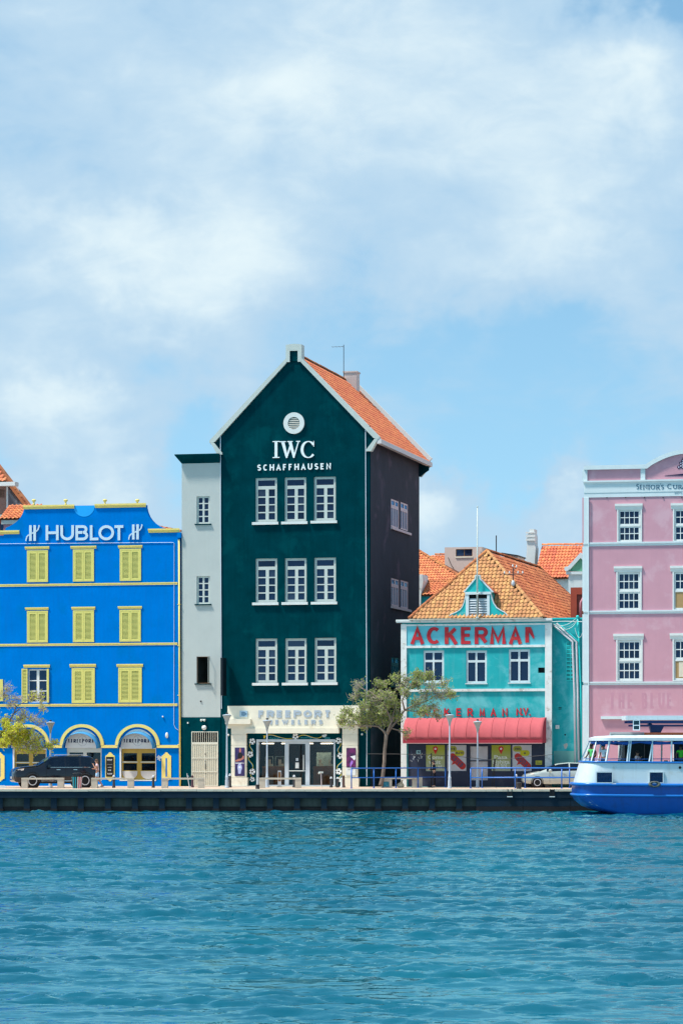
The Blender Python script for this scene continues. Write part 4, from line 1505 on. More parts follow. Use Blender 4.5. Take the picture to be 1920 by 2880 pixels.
    v = ob('round_vent', MB().arch(q[0], q[1], .37, .645, 0, 2 * PI, -.10, -.001, 36), M['white'], b, smooth='auto')
    ob('vent_back', MB().lathe([(.0, -.01), (.38, -.01), (.38, -.001)], (q[0], 0, q[1]), 24, 'y'), flat('vent_grey', (.16, .16, .15), .8), v)
    for i in range(6):
        zz = q[1] - .31 + i * .11
        hw = math.sqrt(max(.01, .36 ** 2 - (zz + .04 - q[1]) ** 2))
        ob('slat', MB().add([(q[0] - hw, -.085, zz), (q[0] + hw, -.085, zz), (q[0] + hw, -.02, zz + .085), (q[0] - hw, -.02, zz + .085)], [(0, 1, 2, 3)]), paint('vent_slat', (.5, .5, .45), .6, .1), v)
    # lettering
    wl_ = paint('white_sign_letter', (.80, .84, .84), .4, .03, bump=0)
    for ch_, a, e in (('I', 592, 632), ('W', 632, 752), ('C', 757, 838)):
        r_ = R(c3, a, 620, e, 718)
        x0, x1, z0, z1 = r_
        mm = MB()
        if ch_ == 'I':
            cxm = (x0 + x1) / 2
            mm.box(cxm - .085, cxm + .085, -.06, 0, z0 + .055, z1 - .055)
            mm.box(x0, x1, -.062, 0, z0, z0 + .055).box(x0, x1, -.062, 0, z1 - .055, z1)
        elif ch_ == 'W':
            u, h = x1 - x0, z1 - z0
            P = lambda q: [(x0 + a_ * u, z0 + b_ * h) for a_, b_ in q]
            mm.prism(P([(.08, .96), (.24, .96), (.37, .26), (.37, .0), (.31, .0)]), -.060, 0)
            mm.prism(P([(.37, .0), (.37, .26), (.50, .80), (.545, .60)]), -.058, 0)
            mm.prism(P([(.43, .96), (.59, .96), (.72, .26), (.72, .0), (.66, .0)]), -.062, 0)
            mm.prism(P([(.72, .0), (.72, .26), (.89, .96), (.945, .96)]), -.064, 0)
            for xa, xb in ((.0, .31), (.38, .64), (.80, 1.0)):
                mm.prism(P([(xa, .945), (xb, .945), (xb, 1.0), (xa, 1.0)]), -.066, 0)
        else:
            u, h = x1 - x0, z1 - z0
            pts = [(x0 + (.52 + .45 * math.cos(a_)) * u, z0 + (.5 + .475 * math.sin(a_)) * h) for a_ in np.linspace(math.radians(35), math.radians(322), 26)]
            stroke(mm, pts, .17, .055, -.06, 0)
            mm.box(x1 - .10, x1 - .06, -.062, 0, z0 + .66 * h, z0 + h)
        ob('letter', mm, wl_, b)
    x0, x1, z0, z1 = R(c3, 503, 752, 930, 788)
    word(b, 'SCHAFFHAUSEN', x0, x1, z0, z1, .082, wl_, .072, -.05, 0, 0, .45)
    # rain pipes at both edges of the front
    P = lambda k, x, y, d=-.05: (f.p(k(x, y))[0], d, f.p(k(x, y))[1])
    pp = paint('pale_pipe', (.60, .66, .74), .5, .05)
    ob('rain_pipe', MB().tube([P(c3, 290, 590), P(c4, 291, 0), P(c4, 296, 1060)], .026, 8), pp, b)
    ob('rain_pipe', MB().tube([P(c3, 1131, 535), P(c4, 1133, 0), P(c4, 1138, 950), (f.p(c4(1138, 950))[0], -.05, .1)], .026, 8), pp, b)
    # blade sign on the left
    r_ = R(c4, 307, 767, 357, 985)
    sg = ob('blade_sign', MB().box(r_[0] + .1, r_[0] + .22, -1.0, -.15, r_[2], r_[3]).box(r_[0] + .14, r_[0] + .18, -.15, 0, r_[2] + .1, r_[2] + .15).box(r_[0] + .14, r_[0] + .18, -.15, 0, r_[3] - .2, r_[3] - .15), flat('sign_black', (.006, .010, .016), .4), b)
    # ---- shop front
    x0, x1, z0, z1 = R(c5, 457, 127, 1530, 305)
    xr = f.p(c5(1492, 300))[0]
    ob('fascia', MB().box(x0, xr, -.3, -.002, z0 + .0, z1), M['cream'], b)
    r_ = R(c5, 600, 305, 1335, 345)
    ob('lintel', MB().box(r_[0], r_[1], -.43, -.003, r_[2], r_[3] - .003), M['cream'], b)
    for xa, xb in ((450, 645), (1312, 1500)):
        r_ = R(c5, xa, 232, xb, 272)
        ob('fascia_ledge', MB().box(r_[0], r_[1], -.6, -.302, r_[2], r_[3]), M['cream'], b)
    for (xa, xb, ya, yb, nm) in ((485, 603, 272, 700, 'pillar'), (1358, 1478, 272, 700, 'pillar')):
        r_ = R(c5, xa, ya, xb, 765)
        pil = MB()
        zs = [.60] + [r_[2] * 0 + .62 + (r_[3] - .62) * k / 5 for k in range(1, 6)]
        zz = .56
        n = 5
        hgt = (r_[3] - zz) / n
        pl = ob('pillar', MB().box(r_[0] + .03, r_[1] - .03, -.25, -.002, 0, r_[3] - .003), M['cream'], b)
        for k in range(n):
            ob('pillar_block', MB().box(r_[0], r_[1], -.28, -.003, zz + k * hgt + .012, zz + (k + 1) * hgt - .012), M['cream'], pl)
        ob('pillar_base', MB().box(r_[0] - .07, r_[1] + .08, -.35, -.004, 0, .545), M['cream'], pl)
    # recessed show windows and door
    x0, x1, z0, z1 = shop
    u = x1 - x0
    X = lambda cx: f.p(c5(cx, 580))[0]
    Z = lambda cy: f.p(c5(980, cy))[1]
    ob('shop_surround', MB().plate(x0 - .005, x1 + .005, 0, z1 + .005, [(x0 + .09, x1 - .09, -1, z1 - .12)], -.06, .34), M['mullion'], b)
    hs = [(X(692), X(894), .10, Z(412)), (X(1090), X(1281), .10, Z(412)), (X(925), X(1056), .10, Z(428)), ]
    sf_ = ob('shop_front', MB().plate(x0 + .092, x1 - .092, .01, z1 - .122, hs, .12, .20), M['mullion'], b)
    for h in hs:
        ob('pane', MB().box(h[0], h[1], .15, .158, h[2], h[3]), M['shopglass'], sf_)
    ob('door_pull', MB().box(X(1040), X(1046), .05, .10, 1.0, 1.9).box(X(928), X(1054), .095, .119, .92, .97), M['white'], sf_)
    ob('door_notice', MB().box(X(978), X(1005), .10, .118, Z(620), Z(575)), M['white'], sf_)
    ob('door_notice', MB().box(X(982), X(1001), .10, .118, Z(562), Z(540)), M['grey'], sf_)
    # lit interior: floor, counters with glass cases
    ob('shop_floor', MB().box(x0, x1, .36, 4.5, 0, .05), M['wood'], b)
    ob('shop_back', MB().box(x0, x1, 4.3, 4.5, .06, z1), paint('shop_back_wall', (.06, .055, .05), .8), b)
    ob('shop_ceiling', MB().box(x0, x1, .36, 4.5, z1 + .02, z1 + .1), flat('shop_ceiling', (.3, .3, .28)), b)
    cw = paint('counter_wood', (.62, .28, .11), .5, .12, 2.0)
    cs = paint('case_frame', (.55, .75, .72), .4, .05)
    for xa, xb, c0 in ((702, 888, 605), (1105, 1280, 605)):
        ob('counter', MB().box(X(xa), X(xb), .52, 1.1, .05, Z(c0)), cw, b)
        mid = (xa + xb) / 2
        for a, e in ((xa + 22, mid - 8), (mid + 8, xb - 15)):
            A_, E_, z0_, z1_ = X(a), X(e), Z(604), Z(527)
            cse = ob('display_case', MB().plate(A_, E_, z0_, z1_, [(A_ + .025, E_ - .025, z0_ + .025, z1_ - .025)], .60, .63).box(A_, E_, .66, 1.0, z0_ + .001, z0_ + .02), cs, b)
            ob('display_stand', MB().box(A_ + .3 * (E_ - A_), A_ + .6 * (E_ - A_), .72, .82, z0_ + .021, z0_ + .4).box(A_ + .55 * (E_ - A_), A_ + .85 * (E_ - A_), .70, .80, z0_ + .021, z0_ + .14), M['cream'], cse)
    ob('display_panel', MB().box(X(1113), X(1228), 1.15, 1.2, Z(600), Z(495)), paint('pale_panel', (.5, .68, .64), .6), b)
    strip_m = Nodes('added_shop_light')
    strip_m.b.inputs['Emission Color'].default_value = (1.0, .86, .66, 1)
    strip_m.b.inputs['Emission Strength'].default_value = 30.0
    for k in range(4):  # glowing strips added just inside the glass to brighten the counters
        xx = x0 + (x1 - x0) * (k + .5) / 4
        ob('added_light_strip', MB().box(xx - .35, xx + .35, .26, .46, z1 - .26, z1 - .22), strip_m.m, b)
    # FREEPORT JEWELERS, pale relief letters and a square emblem on the fascia
    fl = paint('pale_blue_letter', (.38, .45, .52), .5, .06, bump=0)
    x0, x1, z0, z1 = R(c5, 690, 163, 1262, 220, d=-.3)
    word(b, 'FREEPORT', x0, x1, z0, z1, .145, fl, .12, -.328, -.302, 0, .28)
    x0, x1, z0, z1 = R(c5, 775, 238, 1197, 275, d=-.3)
    word(b, 'JEWELERS', x0, x1, z0, z1, .10, fl, .08, -.324, -.302, 0, .62)
    r_ = R(c5, 545, 167, 605, 215, d=-.3)
    em = ob('square_emblem', MB().box(r_[0], r_[1], -.35, -.302, r_[2], r_[3]), paint('emblem_blue', (.33, .48, .60), .5), b)
    ec = ((r_[0] + r_[1]) / 2, (r_[2] + r_[3]) / 2)
    ob('emblem_leaf', MB().prism([(ec[0] + .17 * math.cos(a) * (1 + .25 * math.cos(3 * a)), ec[1] + .13 * math.sin(a)) for a in np.linspace(0, 2 * PI, 17)[:-1]], -.362, -.351), flat('emblem_ink', (.10, .2, .3)), em)
    # posters
    r_ = R(c5, 505, 457, 581, 681, d=-.3)
    poster_person(b, *r_, -.32)
    r_ = R(c5, 1383, 460, 1456, 613, d=-.3)
    k = Nodes('magenta_poster')
    n = k.noise(k.coord(), 2.2, 4, .5, .5)
    k.link(k.mix(k.rng(n, .35, .65), (.02, .008, .05), (.20, .01, .13)), k.b.inputs['Base Color'])
    k.b.inputs['Roughness'].default_value = .35
    pz = ob('poster', MB().box(r_[0], r_[1], -.32, -.29, r_[2], r_[3]), k.m, b)
    u, h = r_[1] - r_[0], r_[3] - r_[2]
    P2 = lambda q: [(r_[0] + a * u, r_[2] + c * h) for a, c in q]
    ob('print', MB().prism(P2([(.40, .56), (.98, .62), (.98, .44), (.85, .36), (.62, .48)]), -.325, -.321), flat('print_white', (.75, .75, .78), .5), pz)
    ob('print', MB().prism(P2([(.40, .22), (.55, .36), (.72, .33), (.70, .20), (.55, .12), (.50, .02), (.40, .02)]), -.325, -.321), flat('print_violet', (.36, .16, .62), .5), pz)
    r_ = R(c5, 1380, 616, 1457, 676, d=-.3)
    cd = ob('white_card', MB().box(r_[0], r_[1], -.32, -.29, r_[2], r_[3]), M['white'], b)
    word(cd, 'MONACO', r_[0] + .12, r_[1] - .12, r_[2] + .32, r_[2] + .42, .03, flat('card_grey', (.42, .43, .45)), .02, -.323, -.321, .006, .35)
    # football stickers, ribbons and greeting on the green surround
    G = lambda x, y: f.p(c5(x, y))
    rr = .19
    for x, y, s_ in ((642, 408, 1), (626, 510, 1), (642, 647, 1), (642, 707, .8), (1320, 403, 1), (1335, 521, 1), (1322, 645, 1), (1327, 712, .7), (982, 370, 1)):
        q = G(x, y)
        football(b, q[0], q[1], rr * s_, -.012)
    yel, cyb = flat('ribbon_yellow', (.62, .50, .05)), flat('ribbon_blue', (.02, .22, .48))
    def ribbon(pts, off):
        p0, p1, p2, p3 = [np.array(G(*q)) for q in pts]
        cur = [tuple((1 - t) ** 3 * p0 + 3 * (1 - t) ** 2 * t * p1 + 3 * (1 - t) * t * t * p2 + t ** 3 * p3) for t in np.linspace(0, 1, 14)]
        m1 = MB(); stroke(m1, cur, .035, .035, -.008, -.002)
        ob('ribbon', m1, yel, b)
        m2 = MB(); stroke(m2, [(x + off, z - .02) for x, z in cur[3:-2]], .04, .04, -.006, -.0025)
        ob('ribbon', m2, cyb, b)
    ribbon([(625, 428), (610, 460), (655, 470), (640, 495)], .05)
    ribbon([(612, 530), (610, 580), (660, 570), (645, 625)], -.04)
    ribbon([(628, 665), (625, 690), (650, 685), (645, 700)], .03)
    ribbon([(1338, 423), (1340, 460), (1300, 460), (1325, 500)], -.05)
    ribbon([(1355, 540), (1350, 590), (1305, 580), (1310, 625)], .04)
    ribbon([(1340, 662), (1345, 690), (1318, 685), (1325, 705)], .03)
    ribbon([(735, 378), (790, 320), (850, 400), (955, 385)], .0)
    ribbon([(1005, 372), (1070, 325), (1120, 415), (1190, 370)], .0)
    ob('trophy_mark', MB().prism([G(728, 362), G(746, 362), G(741, 372), G(744, 384), G(730, 384), G(733, 372)], -.009, -.002), yel, b)
    q = G(1210, 362)
    ob('crest_mark', MB().prism([G(1190, 358), G(1226, 350), G(1228, 364), G(1212, 376), G(1195, 374)], -.009, -.002), flat('crest_white', (.5, .6, .66)), b)
    cy_ = flat('greeting_cyan', (.05, .42, .50))
    for tx, xa, xb in (('Curacao', 778, 858), ('World Cup', 1022, 1110), ('2026', 1210, 1254)):
        a, c = G(xa, 389), G(xb, 374)
        ob('greeting', text_mesh(tx, a[0], c[0], a[1], c[1], -.004), cy_, b)
    # small lamp and alarm on the wall, step along the front
    for x, y in ((457, 358), (1508, 352)):
        q = G(x, y)
        ob('wall_spot', MB().ball((q[0], -.10, q[1]), .07), M['white'], b, smooth=True)
    ob('threshold', MB().box(x0 - 3, X(1300), -.45, -.07, 0, .05), M['offwhite'], b)
    return W, az, eave


GW, GAZ, GEAVE = make_green()


def make_aerial():
    f = FG
    # aerial on a thin mast behind the ridge
    d = 12.8
    q = f.p(c3(1003, 60), d)
    zb = GAZ - .3
    o = f.w(q[0], d, 0)
    t = thing('roof_aerial', 'thin television aerial on a mast beside the chimney of the green building', 'aerial', (o[0], o[1], QZ + zb - .2), -f.th)
    h = q[1] - zb + .2
    ob('mast', MB().tube([(0, 0, 0), (0, 0, h)], .022, 6), M['iron'], t)
    ob('boom', MB().tube([(-.78, 0, h - .12), (.02, 0, h - .12)], .012, 5), M['iron'], t)
    m = MB()
    for x in (-.75, -.5, -.28, -.08):
        m.tube([(x, -.22, h - .12), (x, .22, h - .12)], .008, 4)
    ob('elements', m, M['iron'], t)


make_aerial()

# ================================================================== turquoise building with the hipped tile roof
FT = Fr(1128, 182.8, 14.0)


def bubble(parent, x0, x1, z0, z1, y, mat, tail=None, tilt=0.0):
    """speech bubble: rounded rectangle with a tail"""
    cx, cz, hw, hh = (x0 + x1) / 2, (z0 + z1) / 2, (x1 - x0) / 2, (z1 - z0) / 2
    r = min(hw, hh) * .95
    pts = []
    for sx, sz, a0 in ((1, 1, 0), (-1, 1, 90), (-1, -1, 180), (1, -1, 270)):
        for k in range(7):
            a = math.radians(a0 + 90 * k / 6)
            pts.append((sx * (hw - r) + r * math.cos(a), sz * (hh - r) + r * math.sin(a)))
    if tail:
        i = 21
        pts = pts[:i] + [(tail[0] - .06, -hh), (tail[0], -hh - tail[1]), (tail[0] + .10, -hh)] + pts[i:]
    c, s_ = math.cos(tilt), math.sin(tilt)
    pts = [(cx + a * c - b * s_, cz + a * s_ + b * c) for a, b in pts]
    return ob('bubble', MB().prism(pts, y - .004, y), mat, parent)


def map_pin(parent, cx, z0, z1, y):
    h = z1 - z0
    r = h * .31
    pts = [(cx, z0)] + [(cx + r * math.cos(a), z1 - r + r * math.sin(a)) for a in np.linspace(math.radians(-28), math.radians(208), 18)]
    o = ob('map_pin', MB().prism(pts, y - .005, y), flat('pin_red', (.55, .02, .025)), parent)
    ob('pin_dot', MB().lathe([(.0, y - .008), (r * .42, y - .008), (r * .42, y - .0055)], (cx, 0, z1 - r), 14, 'y'), flat('print_white', (.75, .75, .78)), o)


def make_turquoise():
    f = FT
    R = lambda k, *a, d=0: f.r(k, *a, d=d)
    b = thing('turquoise_building', 'weathered turquoise shop with red ACKERMAN letters, salmon awning and hipped orange tile roof', 'building', f.loc, -f.th)
    W = f.p(c7(1221, 1000))[0]
    top = f.p(c7(640, 890))[1]
    D = 25.0
    wr = [R(c7, 243, 1108, 400, 1350), R(c7, 568, 1108, 726, 1357), R(c7, 892, 1099, 1054, 1352)]
    vent = R(c7, 1115, 1238, 1166, 1278)
    sb = f.p(c6(800, 672))[1] + .9                      # shop opening reaches up behind the awning
    shop = (f.p(c6(600, 800))[0] + .0, W - .42, .02, sb)
    shell(m := MB().plate(.05, W - .05, 0, top, wr + [vent, shop], 0, .3), .05, W - .05, .3, D, 0, top, .3)
    ob('wall', m, M['turq'], b)
    ob('vent_hole', MB().box(vent[0], vent[1], .2, .24, vent[2], vent[3]), M['dark'], b)
    # corner posts
    for a, e in ((75, 118), (1170, 1221)):
        r_ = R(c7, a, 905, e, 1300)
        ob('corner_post', MB().box(r_[0], r_[1], -.09, -.002, 0, top - .10), M['oldwhite'], b)
    # sign board with frame
    r_ = R(c7, 118, 912, 1168, 1068)
    sb_ = ob('sign_board', MB().box(r_[0], r_[1], -.05, -.003, r_[2], r_[3]), M['turq_panel'], b)
    q = R(c7, 118, 1068, 1170, 1086)
    ob('sign_rail', MB().box(q[0], q[1], -.10, -.004, q[2], q[3]), M['oldwhite'], b)
    q = R(c7, 118, 905, 1170, 914)
    ob('sign_rail', MB().box(q[0], q[1], -.08, -.004, q[2] - .03, q[3]), M['oldwhite'], b)
    for ch, a, e in (('A', 150, 250), ('C', 272, 380), ('K', 408, 502), ('E', 530, 617), ('R', 635, 735), ('M', 752, 872), ('A', 897, 993)):
        r_ = R(c7, a, 930, e, 1060)
        ob('letter', glyph(ch, *r_, .225, .19, -.095, -.052), M['red'], sb_)
    # the last letter has lost its right side
    x0, x1, z0, z1 = R(c7, 1020, 930, 1087, 1048)
    h = z1 - z0
    nm = MB().box(x0, x0 + .22, -.095, -.052, z0, z1)
    nm.prism([(x0 + .22, z1), (x0 + .34, z1), (x1, z0 + .42 * h), (x1 + .02, z0 + .30 * h), (x1 - .04, z0 + .24 * h), (x0 + .22, z0 + .66 * h)], -.097, -.052)
    ob('letter', nm, M['red'], sb_, )['label'] = 'broken last letter N of the red sign'
    # windows
    blue_fr = paint('pale_grey_frame', (.58, .66, .68), .6, .08, 2.0, (.4, .42, .4), .2, 2.0)
    for i, r_ in enumerate(wr):
        w = casement(b, r_, [(.09, .44, .06, .635), (.53, .90, .06, .635), (.09, .44, .705, .93), (.53, .90, .705, .93)], .06, blue_fr, M['glass'], .08)
        if i != 1:
            ob('blind', MB().box(r_[0] + .1, r_[1] - .1, .24, .26, r_[3] - (.42 if i == 0 else .38), r_[3] - (.2 if i == 0 else .05)), M['blind'], w)
        ob('sill', MB().box(r_[0] - .04, r_[1] + .04, -.05, .05, r_[2] - .06, r_[2] - .002), blue_fr, w)
    # belt course
    q = R(c7, 118, 1400, 1170, 1420)
    ob('belt_course', MB().box(q[0], q[1], -.09, -.004, q[2], q[3]), M['oldwhite'], b)
    # lower name
    for ch, cx in zip('ACKERMAN', (745, 832, 918, 1017, 1108, 1207, 1298, 1392)):
        r_ = R(c6, cx - 22, 384, cx + 22, 449)
        ob('letter', glyph(ch, *r_, .085, None, -.045, -.012), M['red'], b)
    for ch, cx, hw in (('N', 61, 24), ('.', 92, 7), ('V', 124, 24), ('.', 162, 7)):
        r_ = R(c8, cx - hw, 300, cx + hw, 368)
        ob('letter', glyph(ch, *r_, .085, None, -.045, -.012), M['red'], b)
    # barrel awning
    ax0, ax1 = f.p(c6(563, 600), -1.2)[0], f.p(c8(303, 560), -.4)[0]
    zt, zb = f.p(c6(1000, 460))[1], f.p(c6(1000, 668), -1.35)[1]
    zv = f.p(c6(1000, 640), -1.35)[1]
    ns, na = 11, 14
    segw = (ax1 - ax0) / ns
    am = MB()
    prof = [(-1.35 * math.sin(t * PI / 2) ** .95, zv + (zt - zv) * math.cos(t * PI / 2) ** .9) for t in np.linspace(0, 1, na + 1)]
    nx = ns * 4
    for i in range(nx + 1):
        x = ax0 + (ax1 - ax0) * i / nx
        sag = -.035 * math.sin(PI * (i % 4) / 4)
        for (yy, zz) in prof:
            l = math.hypot(yy, zz - zv) or 1
            am.v.append((x, yy - sag * yy / l * -1, zz + sag * (zz - zv) / l))
    n1 = na + 1
    for i in range(nx):
        for k in range(na):
            am.f.append((i * n1 + k, i * n1 + k + 1, (i + 1) * n1 + k + 1, (i + 1) * n1 + k))
    aw = ob('awning', am, M['awning'], b, smooth=True)
    aw.modifiers.new('thick', 'SOLIDIFY').thickness = .012
    for s_, x in ((0, ax0), (1, ax1)):
        ob('awning_end', MB().add([(x, yy, zz) for yy, zz in prof] + [(x, 0, zv)], [tuple(range(len(prof) + 1))]), M['awndark'], aw)
    ob('valance', MB().box(ax0, ax1, -1.362, -1.35, zb, zv).box(ax1 - .012, ax1, -1.35, 0, zb, zv).box(ax0, ax0 + .012, -1.35, 0, zb, zv), M['awndark'], aw)
    ob('hem', MB().box(ax0, ax1, -1.372, -1.35, zb - .035, zb - .002), paint('awning_hem', (.55, .33, .33), .8), aw)
    for i in range(1, ns):
        x = ax0 + segw * i
        ob('hoop_seam', MB().tube([(x, yy * 1.004 - .004, zz + .004) for yy, zz in prof], .012, 5), M['awning'], aw)
    # shop front under the awning
    X = lambda cx: f.p(c6(cx, 800))[0]
    Z = lambda cy: f.p(c6(1100, cy))[1]
    x0, x1, z0, z1 = shop
    hs = [(X(745), X(900), Z(900), Z(685)), (X(918), X(1075), Z(898), Z(685)), (X(1097), X(1258), Z(988), Z(690)), (X(1280), X(1437), Z(898), Z(685)), (X(1450), X(1608), Z(898), Z(685))]
    sf = ob('shop_front', MB().plate(x0 + .002, x1 - .002, .02, z1 - .002, hs, .05, .15), M['navy'], b)
    gp = Nodes('green_yellow_print')
    gr = gp.coord((1, 1, 1))
    sx = gp.add('ShaderNodeSeparateXYZ')
    gp.link(gr, sx.inputs[0])
    c = gp.mix(gp.rng(sx.outputs['Z'], .9, 2.2), (.36, .40, .30), (.33, .36, .012))
    gp.link(c, gp.b.inputs['Base Color'])
    wp = paint('white_print', (.52, .52, .55), .5, .04)
    tx = flat('print_pale', (.66, .70, .62))
    dk = flat('print_ink', (.03, .03, .07))
    yb, yb2, rd = flat('bubble_olive', (.34, .36, .04)), flat('bubble_yellow', (.50, .47, .02)), flat('bubble_red', (.48, .03, .025))
    y = .075
    for i, h_ in enumerate(hs):
        a, e, c0, c1_ = h_
        if i == 2:
            continue
        p = ob('window_print', MB().box(a, e, y, y + .02, c0, c1_), gp.m if i in (0, 3) else wp, sf)
        u, h = e - a, c1_ - c0
        if i in (0, 3):
            map_pin(p, a + .5 * u, c0 + .64 * h, c0 + .95 * h, y - .001)
            lines = (('Come', .10, .90, .46), ('visit', .15, .78, .27), ('us at', .30, .85, .09)) if i == 0 else (('Pasa', .14, .82, .46), ('bishita', .06, .94, .28), ('na nos', .2, .8, .12))
            for t, xa, xb, zz in lines:
                ob('printed_text', text_mesh(t, a + xa * u, a + xb * u, c0 + zz * h, c0 + (zz + .15) * h, y - .003, .002, .02), tx, p)
        else:
            bb = bubble(p, a + .04 * u, a + .50 * u, c0 + .74 * h, c0 + .96 * h, y - .001, yb)
            b2 = bubble(p, a + .40 * u, a + .90 * u, c0 + .58 * h, c0 + .80 * h, y - .006, yb2)
            t1, t2, t3 = ('WE', 'HAVE', 'MOVED') if i == 1 else ('NOS', 'A', 'MUDA')
            word(bb, t1, a + .13 * u, a + .42 * u, c0 + .80 * h, c0 + .89 * h, .035, dk, None, y - .008, y - .0055, 0, .3)
            word(b2, t2, a + (.46 if len(t2) > 1 else .60) * u, a + (.86 if len(t2) > 1 else .70) * u, c0 + .65 * h, c0 + .74 * h, .035, dk, None, y - .013, y - .0105, 0, .3)
            tl = math.radians(-43)
            br = bubble(p, a + .02 * u, a + 1.06 * u, c0 + .24 * h, c0 + .50 * h, y - .012, rd, (-.12, .2), tl)
            cx, cz = a + .54 * u, c0 + .37 * h
            wd = .72 * u
            for k, ch in enumerate(t3):
                n = len(t3)
                gx = (k - (n - 1) / 2) * wd / n
                g = glyph(ch, -wd / n * .38, wd / n * .38, -.09 * h, .09 * h, .05, None, y - .021, y - .0165)
                ct, st = math.cos(tl), math.sin(tl)
                ob('letter', MB().merge(g, lambda xx, yy, zz: (cx + (xx + gx) * ct - zz * st, yy, cz + (xx + gx) * st + zz * ct)), flat('moved_ink', (.06, .07, .13)), br)
    a, e, c0, c1_ = hs[2]
    dr = ob('shop_door', MB().plate(a, e, c0, c1_, [(a + .06, e - .06, c0 + .1, Z(815) - .03), (a + .06, e - .06, Z(815) + .03, c1_ - .05)], .08, .13), M['navy'], sf)
    ob('paper_covering', MB().box(a + .02, e - .02, .14, .145, c0 + .02, c1_ - .02), paint('pale_paper', (.50, .49, .52), .8, .2, 1.5, (.35, .33, .36), .4, 1.2), dr)
    # taped notice, scraps of stickers
    r_ = f.r(c8, 213, 783, 272, 822)
    nt = ob('yellow_notice', MB().box(r_[0], r_[1], .02, .049, r_[2], r_[3]), flat('notice_yellow', (.52, .46, .05)), sf)
    ob('notice_text', text_mesh('TE\nHUUR', r_[0] + .06, r_[1] - .06, r_[2] + .06, r_[3] - .06, .016), dk, nt)
    st = MB()
    for _ in range(26):
        xx, zz = X(random.uniform(622, 712)), Z(random.uniform(755, 828))
        a = random.uniform(0, 3)
        l = random.uniform(.04, .13)
        st.prism([(xx, zz), (xx + l * math.cos(a), zz + l * math.sin(a)), (xx + l * math.cos(a) + .03, zz + l * math.sin(a) + .02), (xx + .03, zz - .02)], .035 - .0004 * _, .0495)
    ob('sticker_scraps', st, flat('sticker_scrap', (.42, .46, .50)), sf)['kind'] = 'stuff'
    q = f.r(c6, 668, 728, 703, 758)
    sc_ = ob('letter_sticker', MB().box(q[0], q[1], .034, .0496, q[2], q[3]), flat('sticker_cyan', (.28, .52, .56)), sf)
    ob('letter', glyph('N', q[0] + .06, q[1] - .05, q[2] + .03, q[3] - .03, .05, None, .030, .0335), M['navy'], sc_)
    # gutter
    q0, q1 = f.p(c7(33, 893), -.35), f.p(c7(1215, 890), -.35)
    ob('gutter', MB().box(q0[0], q1[0], -.20, .06, top - .02, top + .15), M['oldwhite'], b)
    ob('gutter_lip', MB().box(q0[0] - .02, q1[0] + .02, -.235, -.202, top + .05, top + .17), M['oldwhite'], b)
    # ---- hipped roof
    e0, e1 = f.p(c7(135, 866), -.30)[0], f.p(c7(1150, 866), -.30)[0]
    ez = top + .17
    hd = 3.2
    apx, apz = f.p(c7(738, 356), hd)
    apx = (e0 + e1) / 2
    rend = 20.5
    back = rend + 4.2
    e_ = -.30
    rf = ob('roof', MB().slab([(e0, e_, ez), (e1, e_, ez), (apx, hd, apz)], .05)
            .slab([(e1, e_, ez), (e1, back, ez), (apx, rend, apz), (apx, hd, apz)], .05)
            .slab([(e1, back, ez), (e0, back, ez), (apx, rend, apz)], .05)
            .slab([(e0, back, ez), (e0, e_, ez), (apx, hd, apz), (apx, rend, apz)], .05), M['under'], b)
    Wd = e1 - e0
    Bf = Vector((0, hd - e_, apz - ez))
    Lf = Bf.length
    tiled(rf, (e0, e_ - .03, ez + .02), (1, 0, 0), Bf, lambda a, q: q < Lf * .97 and Wd / 2 * q / Lf + .04 < a < Wd - Wd / 2 * q / Lf - .04, Wd, Lf, .242, .292, M['tileA'], 300)
    Bs = Vector((apx - e1, 0, apz - ez))
    Ls = Bs.length
    tiled(rf, (e1 + .03, e_, ez + .02), (0, 1, 0), Bs, lambda a, q: q < Ls * .98 and (hd - e_) * q / Ls + .04 < a < (back - e_) - (back - rend) * q / Ls - .04, back - e_, Ls, .25, .31, M['tileB'], 0, .014)
    up = Vector((0, 0, .06))
    AP, RE = Vector((apx, hd, apz)) + up, Vector((apx, rend, apz)) + up
    ridge_tiles(rf, Vector((e0, e_, ez)) + up, AP, .12, .36)
    ridge_tiles(rf, Vector((e1, e_, ez)) + up, AP, .11, .36, M['tileA'])
    ridge_tiles(rf, AP, RE, .12, .4)
    ridge_tiles(rf, Vector((e1, back, ez)) + up, RE, .12, .4)
    # flashing of old mortar along the foot of the hip
    ob('mortar_fillet', MB().box(e0, e1, e_ - .1, e_ + .02, ez - .03, ez + .03), paint('pale_mortar', (.60, .53, .42), .9, .2, 4.0, (.3, .25, .2), .4, 4.0), b)
    # ---- dormer: scrolled gable with louvres
    dy = -.22
    P = lambda pts, d=dy: [f.p(c7(*q), d) for q in pts]
    zb_ = f.p(c7(655, 868), dy)[1]
    out = [(430, 866), (436, 848), (455, 832), (490, 818), (520, 800), (540, 775), (552, 745), (562, 705), (566, 680), (556, 660), (640, 560), (640, 538), (672, 538), (674, 560), (768, 662), (756, 682),
           (764, 712), (778, 750), (800, 782), (830, 802), (862, 818), (880, 838), (884, 866)]
    pts = P(out)
    lw = f.r(c7, 580, 684, 742, 868, d=dy)
    # gable wall in two halves around the louvre opening
    dm = MB()
    dm.prism([p for p in pts[:9]] + [(lw[0], pts[8][1]), (lw[0], zb_)], dy, dy + .18)
    dm.prism([(lw[1], zb_), (lw[1], pts[15][1])] + pts[15:], dy, dy + .18)
    hz = pts[8][1]
    dm.prism([(pts[8][0], hz + .001), (pts[15][0], hz + .001)] + pts[14:8:-1], dy, dy + .18)
